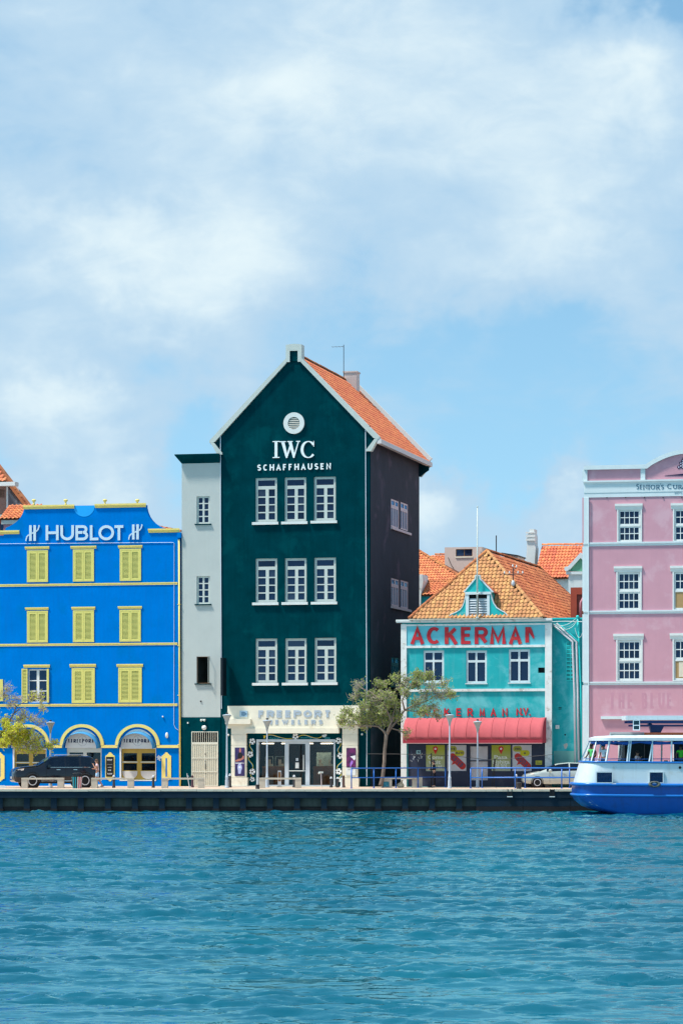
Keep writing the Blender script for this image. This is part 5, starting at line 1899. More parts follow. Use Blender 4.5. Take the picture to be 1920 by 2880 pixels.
    dg = ob('dormer', dm, paint('peeling_turquoise_plaster', (.012, .42, .42), .75, .08, 1.5, (.55, .60, .60), .12, 2.6, streak=.2), b)
    tr = M['pinkwhite']
    em = MB()
    stroke(em, P([(552, 664), (638, 562), (640, 538), (672, 538), (674, 562), (772, 664)]), .07, .07, dy - .05, dy + .2)
    ob('dormer_coping', em, tr, dg)
    for o_ in (out[:9], out[15:]):
        em = MB()
        stroke(em, P(o_), .045, .045, dy - .03, dy + .19)
        ob('scroll_edge', em, tr, dg)
    q = f.r(c7, 562, 662, 760, 682, d=dy)
    ob('dormer_lintel', MB().box(q[0], q[1], dy - .08, dy - .002, q[2], q[3]), tr, dg)
    for a, e in ((566, 590), (728, 748)):
        q = f.r(c7, a, 684, e, 868, d=dy)
        ob('dormer_jamb', MB().box(q[0], q[1], dy - .05, dy + .12, q[2], q[3]), tr, dg)
    mid = (lw[0] + lw[1]) / 2
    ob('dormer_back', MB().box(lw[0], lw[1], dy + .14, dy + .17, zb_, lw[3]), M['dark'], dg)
    ns = 8
    for a, e in ((lw[0] + .10, mid - .02), (mid + .02, lw[1] - .08)):
        for k in range(ns):
            zz = zb_ + .03 + (lw[3] - zb_ - .25) * k / ns
            hh = (lw[3] - zb_ - .25) / ns
            ob('slat', MB().add([(a, dy - .02, zz), (e, dy - .02, zz), (e, dy + .10, zz + hh * .95), (a, dy + .10, zz + hh * .95), (a, dy - .02, zz + .035), (e, dy - .02, zz + .035), (e, dy + .10, zz + hh * .95 + .02), (a, dy + .10, zz + hh * .95 + .02)],
                                [(0, 1, 5, 4), (4, 5, 6, 7), (0, 3, 2, 1)]), M['grey'], dg)
    sl_ = MB()
    for x in (440, 470, 505, 545, 757, 785, 812, 840, 865):
        q = f.r(c7, x, 848, x + 16, 868, d=dy)
        sl_.box(q[0], q[1], dy - .012, dy - .001, q[2] + .02, q[3])
    ob('weep_slots', sl_, M['dark'], dg)
    # the little roof behind the dormer gable
    rp = [f.p(c7(655, 560), dy), f.p(c7(556, 664), dy), f.p(c7(768, 664), dy)]
    slope = (apz - ez) / (hd - e_)
    yb_ = lambda z: e_ + (z - ez) / slope
    dr_ = ob('dormer_roof', MB().slab([(rp[0][0], dy + .19, rp[0][1]), (rp[0][0], yb_(rp[0][1]) + .3, rp[0][1]), (rp[1][0] - .05, yb_(rp[1][1]) + .3, rp[1][1]), (rp[1][0] - .05, dy + .19, rp[1][1])], -.06)
             .slab([(rp[0][0], dy + .19, rp[0][1]), (rp[2][0] + .12, dy + .19, rp[2][1]), (rp[2][0] + .12, yb_(rp[2][1]) + .3, rp[2][1]), (rp[0][0], yb_(rp[0][1]) + .3, rp[0][1])], .06), M['tileB'], dg)
    ob('dormer_cheek', MB().box(lw[1] + .02, lw[1] + .14, dy + .19, yb_(rp[2][1]) + .2, zb_, rp[2][1]).box(lw[0] - .14, lw[0] - .02, dy + .19, yb_(rp[2][1]) + .2, zb_, rp[2][1]), M['turq'], dg)
    # flag pole in front of the dormer
    q0, q1 = f.p(c7(653, 868), -.45), f.p(c7(655, 18), -.45)
    o = f.w(q0[0], -.45, q0[1])
    t = thing('flag_pole', 'tall pale flag pole rising in front of the turquoise dormer', 'flag pole', o, -f.th)
    ob('pole', MB().tube([(0, 0, -.1), (0, 0, 3.0), (.01, 0, q1[1] - q0[1])], [.055, .045, .03], 8), M['offwhite'], t, smooth=True)
    ob('finial', MB().ball((.01, 0, q1[1] - q0[1] + .03), .05), M['offwhite'], t)
    ob('bracket', MB().box(-.10, .10, -.05, .42, 1.45, 1.53).box(-.08, .08, -.05, .40, .06, .12), M['oldwhite'], t)
    # aerial with porcelain knobs on the hip
    q = f.p(c7(935, 615), 1.6)
    o = f.w(q[0], 1.2, q[1])
    t = thing('roof_insulator_bracket', 'small iron bracket with white porcelain insulators on the turquoise shop roof', 'bracket', o, -f.th)
    ob('bowl', MB().lathe([(.0, 0), (.09, .03), (.12, .12), (.10, .26), (.06, .34)], (0, 0, -.05), 10), M['grey'], t, smooth=True)
    ob('mast', MB().tube([(0, 0, -.4), (0, 0, 1.05)], .03, 6), M['iron'], t)
    ob('arm', MB().tube([(-.55, 0, .66), (.62, 0, .66)], .022, 5).tube([(-.02, 0, .92), (.2, 0, 1.02)], .02, 5), M['iron'], t)
    for x, z in ((-.52, .70), (-.22, .70), (.30, .70), (.58, .70), (-.02, 1.10), (.2, 1.06)):
        ob('insulator', MB().lathe([(.0, 0), (.05, .01), (.05, .07), (.025, .1), (.045, .13), (.0, .16)], (x, 0, z), 8), M['white'], t, smooth=True)
    return W, top


TW, TTOP = make_turquoise()


def make_infill():
    f = Fr(1550, 181.2, 14.0)
    R = lambda k, *a, d=0: f.r(k, *a, d=d)
    W = f.p(ph(1648, 1900))[0]
    top = f.p(c7(1340, 870))[1]
    b = thing('infill_wall', 'narrow turquoise wall with waste pipes and vent bricks beside the pink building', 'wall', f.loc, -f.th)
    ob('wall', MB().box(0, W, 0, 4, 0, top), M['turq'], b)
    ob('coping', MB().box(-.02, W, -.06, 4, top + .001, top + .09), M['turq_lt'], b)
    z = f.p(c8(480, 695))[1]
    ob('patched_render', MB().box(.14, f.p(c8(580, 750))[0], -.006, -.001, .05, z), paint('grey_green_patch', (.16, .38, .35), .8, .1, 1.0), b)
    v = R(c7, 1328, 1040, 1390, 1338)
    ob('vent_brick_panel', MB().box(v[0], v[1], -.02, -.002, v[2], v[3]), M['turq_lt'], b)
    n = 10
    for i in range(n):
        for j in range(2):
            x = v[0] + .04 + j * (v[1] - v[0]) / 2
            zz = v[2] + .05 + i * (v[3] - v[2]) / n
            for k in range(2):
                ob('vent_slot', MB().box(x, x + (v[1] - v[0]) * .40, -.022, -.0205, zz + k * .075, zz + k * .075 + .035), M['dark'], b)
    for k in range(2):
        q = R(c8, 424, 293 + k * 13, 452, 300 + k * 13)
        ob('vent_slot', MB().box(q[0], q[1], -.004, -.001, q[2], q[3]), M['dark'], b)
    P = lambda k, x, y, d: (f.p(k(x, y), d)[0], d, f.p(k(x, y), d)[1])
    gp = paint('lilac_grey_pipe', (.52, .52, .56), .5, .08, 3.0)
    for dx in (0, 30):
        a = P(c7, 1228 + dx * .9, 912 - dx * .3, -.14)
        c = P(c7, 1378 + dx, 1044, -.14)
        e = P(c7, 1392 + dx * .85, 1440, -.14)
        ob('waste_pipe', MB().tube([a, ((a[0] * .04 + c[0] * .96), -.14, a[2] * .04 + c[2] * .96), c, (c[0], -.14, c[2] - .15), e, (e[0] + .06, -.14, .0)], .065, 10), gp, b, smooth=True)
    a, c, e = P(c7, 1290, 918, -.20), P(c7, 1425, 1040, -.20), P(c7, 1440, 1440, -.20)
    ob('teal_pipe', MB().tube([a, c, (c[0], -.2, c[2] - .2)], .03, 8), M['turq_lt'], b, smooth=True)
    ob('teal_pipe', MB().tube([P(c7, 1416, 856, -.12), c[:1] + (-.12,) + (c[2],), (e[0], -.12, e[2]), (e[0] + .08, -.12, 0)], .06, 8), M['turq_lt'], b, smooth=True)
    ob('pipe_cowl', MB().ball((P(c7, 1416, 852, -.12)), .1), M['turq_lt'], b, smooth=True)
    q = R(c8, 400, 457, 433, 492)
    mb_ = ob('meter_box', MB().box(q[0], q[1], -.12, -.003, q[2], q[3]), M['white'], b)
    ob('meter_face', MB().box(q[0] + .08, q[1] - .08, -.124, -.1205, q[2] + .1, q[3] - .1), flat('meter_brown', (.25, .10, .07)), mb_)
    q = f.p(c8(490, 650))
    sp = [(q[0] + .11 * (1 + .3 * math.sin(3 * a)) * math.cos(a), q[1] + .19 * (1 + .25 * math.sin(2 * a + 1)) * math.sin(a)) for a in np.linspace(0, 2 * PI, 20)[:-1]]
    ob('bare_plaster', MB().prism(sp, -.004, -.001), paint('bare_plaster', (.45, .42, .38), .9, .15), b)
    q = f.p(c8(485, 546))
    ob('hole', MB().lathe([(.0, -.004), (.05, -.004), (.05, -.001)], (q[0], 0, q[1]), 10, 'y'), M['dark'], b)
    # loose cables looped between the eaves and the pink house
    wc = paint('pale_cable', (.60, .66, .64), .6, .05)
    cab = MB()
    for k, (xa, ya, xm, ym, xb, yb) in enumerate(((1215, 890, 1330, 886, 1470, 890), (1230, 905, 1330, 930, 1416, 872), (1240, 912, 1340, 945, 1410, 880), (1250, 905, 1320, 915, 1400, 866), (1395, 935, 1430, 1010, 1468, 915))):
        p0, p1, p2 = [np.array(P(c7, *q, -.25 - .02 * k)) for q in ((xa, ya), (xm, ym), (xb, yb))]
        cab.tube([tuple((1 - t) ** 2 * p0 + 2 * t * (1 - t) * (2 * p1 - .5 * p0 - .5 * p2) + t * t * p2) for t in np.linspace(0, 1, 12)], .014 if k else .022, 5)
    ob('cables', cab, wc, b)
    # painted block on the roof behind
    g = Fr(1604, 190.0, 14.0)
    x1, z1 = g.p(ph(1646, 1652))
    t = thing('roof_stair_head', 'terracotta red rooftop block with recessed shutter against the pink building', 'rooftop block', g.loc, -g.th)
    ob('wall', MB().plate(0, 4.5, 0, z1, [(.38, 3.5, g.p(ph(1620, 1740))[1], g.p(ph(1620, 1672))[1])], 0, .3).box(0, .25, .3, 3.5, 0, z1).box(.25, 4.5, 3.3, 3.5, 0, z1), M['terracotta'], t)
    ob('shutter', MB().box(.38, 3.5, .1, .14, g.p(ph(1620, 1740))[1], g.p(ph(1620, 1672))[1]), paint('brown_shutter', (.16, .07, .06), .7, .2, 3.0), t)
    q = [(1641, 1678), (1632, 1695), (1631, 1740)]
    ob('bent_pipe', MB().tube([(g.p(a, -.5)[0], -.5, g.p(a, -.5)[1]) for a in q], .06, 8), M['pink'], t, smooth=True)


make_infill()

# ================================================================== pink building
def make_pink():
    f = Fr(1642, 179.9, 12.0)
    R = lambda k, *a, d=0: f.r(k, *a, d=d)
    W = 14.5
    b = thing('pink_building', 'pink building with white sash windows, curved parapet and SENIOR\'S lettering at right edge', 'building', f.loc, -f.th)
    top = f.p(d1(600, 362))[1]
    tw = M['pinkwhite']
    cols = [(0, ((580, 630, 790, 925), (543, 577, 815, 630)), ((573, 1203, 787, 1555), (533, 1152, 812, 1203)), ((572, 1828, 796, 2205), (528, 1773, 826, 1828))),
            (1, ((1093, 625, 1303, 920), (1056, 572, 1328, 625)), ((1090, 1200, 1304, 1552), (1050, 1148, 1329, 1200)), ((1090, 1822, 1314, 2200), (1046, 1768, 1344, 1822)))]
    rows = []
    for ci, *rr in cols:
        for ri, (w, h) in enumerate(rr):
            rows.append((ci, ri, R(d1, *w), R(d1, *h)))
    dx = rows[3][2][0] - rows[0][2][0]
    for k in (2, 3):
        for ri in range(3):
            a, h = rows[ri][2], rows[ri][3]
            rows.append((k, ri, (a[0] + dx * k, a[1] + dx * k, a[2], a[3]), (h[0] + dx * k, h[1] + dx * k, h[2], h[3])))
    holes = [r_[2] for r_ in rows]
    m = MB().plate(0, W, 0, top, holes, 0, .3)
    shell(m, 0, W, .3, 13, 0, top, .3)
    # curved parapet
    pz = f.p(d1(500, 262))[1]
    xa = f.p(d1(840, 240))[0]
    xc = f.p(d1(1215, 100))[0]
    zc = f.p(d1(1176, 118))[1]
    def para(off, z_in):
        out = [(0 - off * .2, z_in), (0 - off * .2, pz + off), (xa + off * .2, pz + off)]
        h = zc - pz
        for t in np.linspace(0, 1, 12)[1:]:
            out.append((xa + (xc - xa) * t, pz + off + h * math.sin(t * PI / 2) ** .85))
        for t in np.linspace(1, 0, 12)[1:]:
            out.append((2 * xc - xa - (xc - xa) * t, pz + off + h * math.sin(t * PI / 2) ** .85))
        out += [(W, pz + off), (W, z_in)]
        return out
    m.prism(para(0, top), .02, .32)
    ob('wall', m, M['pink'], b)
    pp = para(.0, top)[1:-1]
    cm = MB()
    stroke(cm, [(x, z + .12) for x, z in pp], .24, .24, -.14, .40)
    ob('parapet_coping', cm, tw, b)
    for a, e in ((252, 298), (787, 830)):
        q = R(d1, a, 265, e, 360)
        ob('parapet_pilaster', MB().box(q[0], q[1], -.06, .018, top - .02, pz + .02), tw, b)
    # main cornice, frieze with lettering
    q = R(d1, 255, 358, 1400, 395)
    cornice(b, 0, W, q[2], q[3], .15, tw, 'main_cornice')
    q2 = R(d1, 255, 395, 1400, 470)
    ob('frieze', MB().box(0, W, -.06, -.002, q2[2], q[2] - .002), tw, b)
    q3 = R(d1, 255, 470, 1400, 512)
    ob('frieze_base', MB().box(0, W, -.04, -.0025, q3[2], q2[2] - .002), tw, b)
    ink = flat('slate_lettering', (.045, .12, .19), .5)
    xs = [748, 795, 835, 880, 900, 948, 968, 985]
    lets = [('S', 748, 775, 395), ('E', 782, 803, 404), ('N', 812, 850, 404), ('I', 857, 872, 404), ('O', 878, 922, 404), ('R', 932, 962, 404), ("'", 966, 974, 394), ('S', 976, 1003, 404),
            ('C', 1032, 1078, 396), ('U', 1086, 1124, 405), ('R', 1134, 1164, 405), ('A', 1165, 1205, 405)]
    for ch, a, e, t in lets:
        x0, x1, z0, z1 = R(d1, a, t, e, 445 - (0 if a < 1000 else 4))
        if ch == "'":
            z0 = z1 - .12
        ob('letter', glyph(ch, x0, x1, z0, z1, .055, .028, -.075, -.061, .02 if ch not in "SOC'" else 0), ink, b)
    ink2 = flat('pale_slate_lettering', (.20, .30, .36), .5)
    for ch, a, e in (('S', 1097, 1113), ('I', 1116, 1124), ('N', 1128, 1150), ('C', 1155, 1176)):
        x0, x1, z0, z1 = R(d1, a, 461, e, 487)
        ob('letter', glyph(ch, x0, x1, z0, z1, .032, .018, -.055, -.041), ink2, b)
    # emblem: a crown of ringed dots on the parapet
    ke = sheet(1780, 1260, .08929)
    em = MB()
    dots = MB()
    for x, y in ((1435, 600), (1500, 565), (1500, 480), (1560, 400), (1555, 465), (1555, 530), (1560, 600), (1620, 565), (1620, 480), (1610, 400), (1600, 330), (1680, 600), (1660, 440), (1700, 520)):
        qx, qz = f.p(ke(x, y))
        em.lathe([(.0, -.005), (.095, -.005), (.095, .018)], (qx, 0, qz), 12, 'y')
        dots.lathe([(.0, -.010), (.045, -.010), (.045, -.0055)], (qx, 0, qz), 10, 'y')
    qx, qz = f.p(ke(1640, 855))
    em.prism([(qx - 1.35 * .9, qz), (qx, qz + .10), (qx + 1.2, qz), (qx, qz - .03)], -.004, .018)
    em.box(qx - .08, qx + .08, -.004, .018, qz + .05, qz + .9)
    e_ = ob('tree_emblem', em, flat('emblem_navy', (.012, .010, .05), .5), b)
    ob('emblem_dots', dots, flat('emblem_dot', (.55, .50, .62), .5), e_)
    # string courses, corner pilaster
    zs = []
    for ya, yb in ((930, 966), (1560, 1592), (2215, 2246)):
        q = R(d1, 600, ya - 2, 900, yb - 2)
        cornice(b, -.02, W, q[2], q[3], .09, tw, 'string_course')
        zs.append((q[2], q[3]))
    zlist = [0] + [z for p in zs[::-1] for z in p] + [q3[2]]
    for k in range(0, len(zlist), 2):
        ob('corner_pilaster', MB().box(-.02, .24, -.07, -.001, zlist[k] + .002, zlist[k + 1] - .002), tw, b)
        ob('corner_pilaster', MB().box(-.10, -.021, -.05, .35, zlist[k] + .002, zlist[k + 1] - .002), M['pink'] if k == 6 else tw, b)
    # sash windows
    for ci, ri, w, h in rows:
        pw = grid_panes([(.09 + i * .209, .09 + i * .209 + .178) for i in range(4)], [(.055, .235), (.262, .43), (.555, .735), (.760, .935)])
        boarded = ci == 1 and ri > 0
        if boarded:
            pw = [p for p in pw if p[2] > .5] + [(.07, .93, .05, .46)]
        wo = casement(b, w, pw, .03, M['white'], M['panes'], .09, name='sash_window')
        x0, x1, z0, z1 = w
        H, u = z1 - z0, x1 - x0
        ob('meeting_rail', MB().box(x0 + .05, x1 - .05, .005, .029, z0 + .47 * H, z0 + .51 * H), M['white'], wo)
        ob('architrave', MB().plate(x0 - .06, x1 + .06, z0 - .04, z1 + .002, [(x0 + .02, x1 - .02, z0 + .02, z1 - .02)], -.05, -.001), M['white'], wo)
        cornice(wo, h[0] + .08, h[1] - .08, h[2] + .005, h[3], .11, M['white'], 'window_hood')
        if boarded:
            ob('board', MB().box(x0 + .08, x1 - .08, .04, .06, z0 + .04 * H, z0 + .47 * H), M['ply'], wo)
            if ri == 2:
                ob('board', MB().box(x0 + .30, x1 - .08, .03, .039, z0 + .08 * H, z0 + .44 * H), paint('cream_board', (.66, .58, .45), .7), wo)
        if ri == 2 and ci == 0:
            ob('blind', MB().box(x0 + .08, x1 - .08, .16, .17, z0 + .745 * H, z1 - .06), M['blind'], wo)
        if ri != 1:
            ob('curtain', MB().box(x0 + .05, x0 + .05 + u * .3, .20, .22, z0, z1), M['curtain'], wo)
    # shadow of old painted words
    for ch, a, e in (('T', 890, 945), ('H', 975, 1030), ('E', 1058, 1110), ('B', 1188, 1240), ('L', 1268, 1312), ('U', 1340, 1400), ('E', 1420, 1470)):
        x0, x1, z0, z1 = R(c8, a, 160, e, 305)
        ob('faded_letter', glyph(ch, x0, x1, z0, z1, .14, .13, -.003, -.0005), M['pinkfade'], b)
    q = R(c8, 815, 375, 1640, 402)
    ob('shop_ledge', MB().box(q[0], W, -.16, -.002, q[2], q[3]), tw, b)
    # ground floor doors hidden behind the ferry
    for i in range(4):
        x = 2.0 + i * 3.2
        d = ob('shop_door', MB().plate(x, x + 1.7, .02, 2.9, [(x + .12, x + .8, .2, 2.7), (x + .9, x + 1.58, .2, 2.7)], -.06, -.003), M['white'], b)
        ob('pane', MB().box(x + .1, x + 1.6, -.03, -.02, .18, 2.72), flat('shop_dark', (.02, .025, .03), .2, .5), d)
    # rain pipe beside the corner
    ob('rain_pipe', MB().tube([(.27, -.10, q3[2]), (.28, -.10, .1)], .03, 6), tw, b)
    for k in range(7):
        q = f.p(d1(478 + k * 172, 518))
        ob('cornice_hook', MB().box(q[0] - .03, q[0] + .03, -.05, -.002, q[1] - .05, q[1]), M['iron'], b)
    ob('roof', MB().box(.3, W - .3, .35, 12.7, top - .05, top + .1), M['grey'], b)


make_pink()

# ================================================================== houses behind
def brick_mat():
    k = Nodes('red_brick')
    v = k.coord((1, 1, 1), (PI / 2, 0, 0))
    bt = k.add('ShaderNodeTexBrick')
    k.link(v, bt.inputs['Vector'])
    bt.inputs['Color1'].default_value = (.24, .10, .075, 1)
    bt.inputs['Color2'].default_value = (.30, .15, .11, 1)
    bt.inputs['Mortar'].default_value = (.32, .26, .22, 1)
    bt.inputs['Scale'].default_value = 4.5
    k.link(bt.outputs['Color'], k.b.inputs['Base Color'])
    k.b.inputs['Roughness'].default_value = .9
    return k.m


M['brick'] = brick_mat()


def make_back():
    # ---- brick house at the far left
    f = Fr(-150, 201, 14)
    b = thing('brick_house', 'brown brick house with white eaves board and red tile verge behind the blue building', 'house', f.loc, -f.th)
    p = f.p
    W = p(ph(17, 1400))[0]
    ez = p(ph(10, 1369))[1]
    wr = (p(ph(-20, 1480))[0], p(ph(14, 1480))[0] - .02, ez - 5.0, p(ph(10, 1459))[1])
    ob('wall', MB().plate(0, W, 0, ez, [wr], 0, .3).box(0, W - 3.2, 7, 7.3, 0, ez), M['brick'], b)
    casement(b, wr, [(.1, .44, .1, .9), (.56, .9, .1, .9)], .08, M['terracotta'], M['glass'])
    ob('air_bricks', MB().box(W - 1.6, W - .12, -.03, -.002, p(ph(5, 1399))[1], p(ph(5, 1377))[1]), paint('pierced_brick', (.14, .075, .055), .9, .5, 12.0), b)
    ob('window_lintel', MB().box(wr[0], wr[1] + .1, -.05, -.002, wr[3] + .002, wr[3] + .28), M['offwhite'], b)
    ob('eaves_board', MB().box(-.3, p(ph(42, 1360), -.6)[0], -.62, .1, ez + .01, ez + .26), M['white'], b)
    q = p(ph(20.5, 1400), -.1)[0]
    ob('rain_pipe', MB().tube([(q, -.1, 0), (q, -.1, ez)], .06, 8), M['white'], b)
    # roof with its right verge running down
    v0, v1 = p(ph(-40, 1272), 2.0), p(ph(78, 1426), 2.0)
    vx = lambda z: v0[0] + (v1[0] - v0[0]) * (v0[1] - z) / (v0[1] - v1[1])
    ge = ob('gable', MB().prism([(W + .1, 0), (v1[0], 0), (v1[0], v1[1] - .25), (v0[0], v0[1] - .25), (W + .1, ez)], 2.2, 2.4), paint('pale_gable', (.50, .55, .60), .8, .05), b)
    vb = MB()
    stroke(vb, [v0, v1], .30, .30, 1.95, 2.6)
    ob('verge', vb, M['tileB'], b)
    n = 14
    for i in range(n):
        t = (i + .5) / n
        x, z = v0[0] + (v1[0] - v0[0]) * t, v0[1] + (v1[1] - v0[1]) * t
        ob('verge_tile', MB().box(-.14, .14, -.22, .22, -.05, .05), M['tileB'], b, loc=(x + .03, 2.15, z + .12)).rotation_euler = (0, math.atan2(v0[1] - v1[1], v1[0] - v0[0]), 0)
    rt = ob('roof', MB().slab([(-.4, -.55, ez + .28), (W + .3, -.55, ez + .28), (vx(ez + 2.6), 1.9, ez + 2.6), (-.4, 1.9, ez + 2.6)], .08), M['under'], b)
    Bv = Vector((0, 2.45, 2.3))
    tiled(rt, (-.4, -.55, ez + .30), (1, 0, 0), Bv, lambda a, q_: a < W + .6 - .62 * q_ and q_ < 3.3, W + 1, 3.3, .26, .34, M['tileD'])
    # ---- low tiled house peeping beside it
    f = Fr(10, 196, 14)
    b = thing('low_tiled_house', 'small low house with rounded orange tiles between brick house and blue gable', 'house', f.loc, -f.th)
    p = f.p
    ez = p(ph(45, 1462))[1]
    W = p(ph(85, 1460))[0]
    rz = p(ph(45, 1424), 1.6)[1]
    ob('wall', MB().box(0, W, 0, 5, 0, ez), M['pink'], b)
    ob('eaves_board', MB().box(-.1, W, -.15, -.002, ez - .28, ez + .02), M['offwhite'], b)
    rt = ob('roof', MB().slab([(-.2, -.2, ez + .03), (W, -.2, ez + .03), (W, 1.6, rz), (-.2, 1.6, rz)], .06).slab([(-.2, 1.6, rz), (W, 1.6, rz), (W, 4, ez), (-.2, 4, ez)], .06), M['under'], b)
    tiled(rt, (-.2, -.22, ez + .04), (1, 0, 0), (0, 1.8, rz - ez), lambda a, q_: True, W, math.hypot(1.8, rz - ez) - .1, .28, .30, M['tileD'], 60)
    # ---- hipped house between the green building and the turquoise roof
    f = Fr(1150, 222, 14)
    b = thing('hipped_house', 'house with pale orange hipped tile roof behind the turquoise shop', 'house', f.loc, -f.th)
    p = f.p
    ez = p(ph(1230, 1640))[1]
    W = p(ph(1310, 1640))[0]
    x0, z0 = p(ph(1165, 1545), 3.0)
    ob('wall', MB().box(0, W, 0, 9, 0, ez), M['turq'], b)
    rt = ob('roof', MB().slab([(-4, -.2, ez), (W + .2, -.2, ez), (x0, 3, z0), (-4, 3, z0)], .08).slab([(W + .2, -.2, ez), (W + .2, 9, ez), (x0, 3.2, z0), (x0, 3, z0)], .08).slab([(-4, 3, z0), (x0, 3, z0), (x0, 3.2, z0), (W + .2, 9, ez), (-4, 9, ez)], .08), M['under'], b)
    Bv = Vector((0, 3.2, z0 - ez))
    Lf = Bv.length
    tiled(rt, (-2, -.22, ez + .03), (1, 0, 0), Bv, lambda a, q_: q_ < Lf and -2 + a < W + .2 - (W + .2 - x0) * q_ / Lf, W + 2.3, Lf, .21, .29, M['tileD'])
    ridge_tiles(rt, (W + .2, -.2, ez + .08), (x0, 3, z0 + .08), .12, .36)
    g = Fr(1200, 236, 14)
    b2 = thing('rear_tiled_roof_house', 'distant house showing only a low orange tile roof beside the beige block', 'house', g.loc, -g.th)
    zt, zb = g.p(ph(1230, 1563), 2)[1], g.p(ph(1230, 1600))[1]
    W2 = g.p(ph(1262, 1590))[0]
    ob('wall', MB().box(0, W2, 0, 6, 0, zb), M['beige'], b2)
    r2 = ob('roof', MB().slab([(-.3, -.2, zb), (W2, -.2, zb), (W2, 2, zt), (.2, 2, zt)], .06).slab([(.2, 2, zt), (W2, 2, zt), (W2, 5, zb), (-.3, 5, zb)], .06), M['under'], b2)
    tiled(r2, (-.1, -.22, zb + .03), (1, 0, 0), (0, 2.2, zt - zb), lambda a, q_: True, W2, math.hypot(2.2, zt - zb) - .2, .24, .3, M['tileD'])
    ridge_tiles(r2, (.2, 2, zt + .06), (W2, 2, zt + .06), .12, .36)
    # ---- lower house in front of it, white gable coping
    f = Fr(1179, 212, 14)
    b = thing('low_gabled_house', 'low turquoise house with white gable coping and orange tiles at the alley', 'house', f.loc, -f.th)
    p = f.p
    ez, rz = p(c7(320, 690))[1], p(c7(330, 592), 1.4)[1]
    W = p(c7(520, 690))[0]
    ob('wall', MB().box(.15, W, 0, 4, 0, ez), M['turq'], b)
    rt = ob('roof', MB().slab([(.15, -.15, ez), (W, -.15, ez), (W, 1.4, rz), (.15, 1.4, rz)], .06).slab([(.15, 1.4, rz), (W, 1.4, rz), (W, 4, ez), (.15, 4, ez)], .06), M['under'], b)
    tiled(rt, (.25, -.2, ez + .03), (1, 0, 0), (0, 1.55, rz - ez), lambda a, q_: True, W - .5, math.hypot(1.55, rz - ez) - .12, .25, .30, M['tileD'], 80)
    ridge_tiles(rt, (.25, 1.4, rz + .06), (W, 1.4, rz + .06), .11, .36)
    ob('gable_coping', MB().prism([(-.12, 0), (.14, 0), (.14, ez), (.30, rz + .05), (.24, rz + .5), (.05, rz + .5), (-.02, rz), (-.12, ez)], -.2, 1.6), M['oldwhite'], b)
    # ---- beige flat-roofed block
    f = Fr(1250, 230, 14)
    b = thing('beige_block', 'plain beige flat-roofed block with one brown framed window above the tile roofs', 'building', f.loc, -f.th)
    p = f.p
    top = p(c7(500, 322))[1]
    W = p(c7(690, 330))[0]
    wr = f.r(c7, 490, 336, 616, 392)
    ob('wall', MB().plate(0, W, 0, top, [wr], 0, .3).box(0, .3, .3, 7, 0, top).box(W - .3, W, .3, 7, 0, top).box(.3, W - .3, 6.7, 7, 0, top).box(.3, W - .3, .3, 6.7, top - .3, top - .05), M['beige'], b)
    w = casement(b, wr, [(.04, .48, .08, .92), (.52, .96, .08, .92)], .06, M['wood'], glass('dusky_glass', (.02, .03, .07), .2))
    ob('sill', MB().box(wr[0] - .03, wr[1] + .03, -.06, .05, wr[2] - .1, wr[2] - .002), M['cream'], w)
    q = p(c7(676, 350), -.08)
    ob('vent_pipe', MB().tube([(q[0], -.08, q[1] - 2), (q[0], -.08, q[1])], .05, 6), M['beige'], b)
    ob('cable', MB().tube([(p(c7(432, 400))[0], -.03, p(c7(432, 400))[1]), (p(c7(455, 455))[0], -.03, p(c7(455, 455))[1]), (p(c7(490, 510))[0], -.03, p(c7(490, 510))[1])], .02, 4), M['iron'], b)
    # thin mast
    g = Fr(1395, 225, 14)
    t = thing('thin_mast', 'short thin bare mast standing behind the turquoise shop roof ridge', 'mast', g.loc, -g.th)
    ob('pole', MB().tube([(0, 0, 0), (0, 0, g.p(ph(1395, 1506))[1])], .04, 6), M['iron'], t)
    # dark flat roof behind the ridge
    g = Fr(1418, 232, 14)
    t = thing('dark_roof_hut', 'dark flat roof barely showing above the turquoise shop ridge', 'building', g.loc, -g.th)
    zt = g.p(ph(1435, 1554))[1]
    ob('wall', MB().box(0, 1.0, 0, 3, 0, zt - .2), M['beige'], t)
    ob('roof', MB().slab([(-.2, -.2, zt), (1.1, -.2, zt - .22), (1.1, 3, zt - .22), (-.2, 3, zt)], .1), M['iron'], t)
    # ---- orange-roofed house with white scrolled gable and green dormer
    f = Fr(1482, 222, 14)
    b = thing('orange_roof_house', 'house with bright orange pantile roof, white scrolled gable end and green dormer', 'house', f.loc, -f.th)
    p = f.p
    ez, rz = p(c7(1250, 560))[1], p(c7(1280, 312), 3.0)[1]
    W = p(c7(1560, 400))[0]
    xg = p(c7(1088, 400))[0] + .0
    ob('wall', MB().box(xg, W, .1, 7, 0, ez), M['pinkwhite'], b)
    rt = ob('roof', MB().slab([(xg, -.2, ez), (W, -.2, ez), (W, 3, rz), (xg, 3, rz)], .08).slab([(xg, 3, rz), (W, 3, rz), (W, 7, ez), (xg, 7, ez)], .08), M['under'], b)
    Bv = Vector((0, 3.2, rz - ez))
    tiled(rt, (xg + .02, -.22, ez + .03), (1, 0, 0), Bv, lambda a, q_: q_ < Bv.length - .12, W - xg, Bv.length, .235, .36, M['tileC'], 290)
    ridge_tiles(rt, (xg, 3, rz + .06), (W, 3, rz + .06), .13, .4, M['tileD'])
    gx0, gx1 = p(c7(1030, 400), 2)[0], xg - .01
    sh_ = []
    for cx, cy in ((1020, 430), (1030, 340), (1030, 265), (1032, 235), (1040, 215), (1050, 210), (1050, 183), (1085, 183), (1085, 212), (1090, 235), (1090, 300), (1097, 330), (1090, 430)):
        sh_.append(p(c7(cx, cy), 2.4))
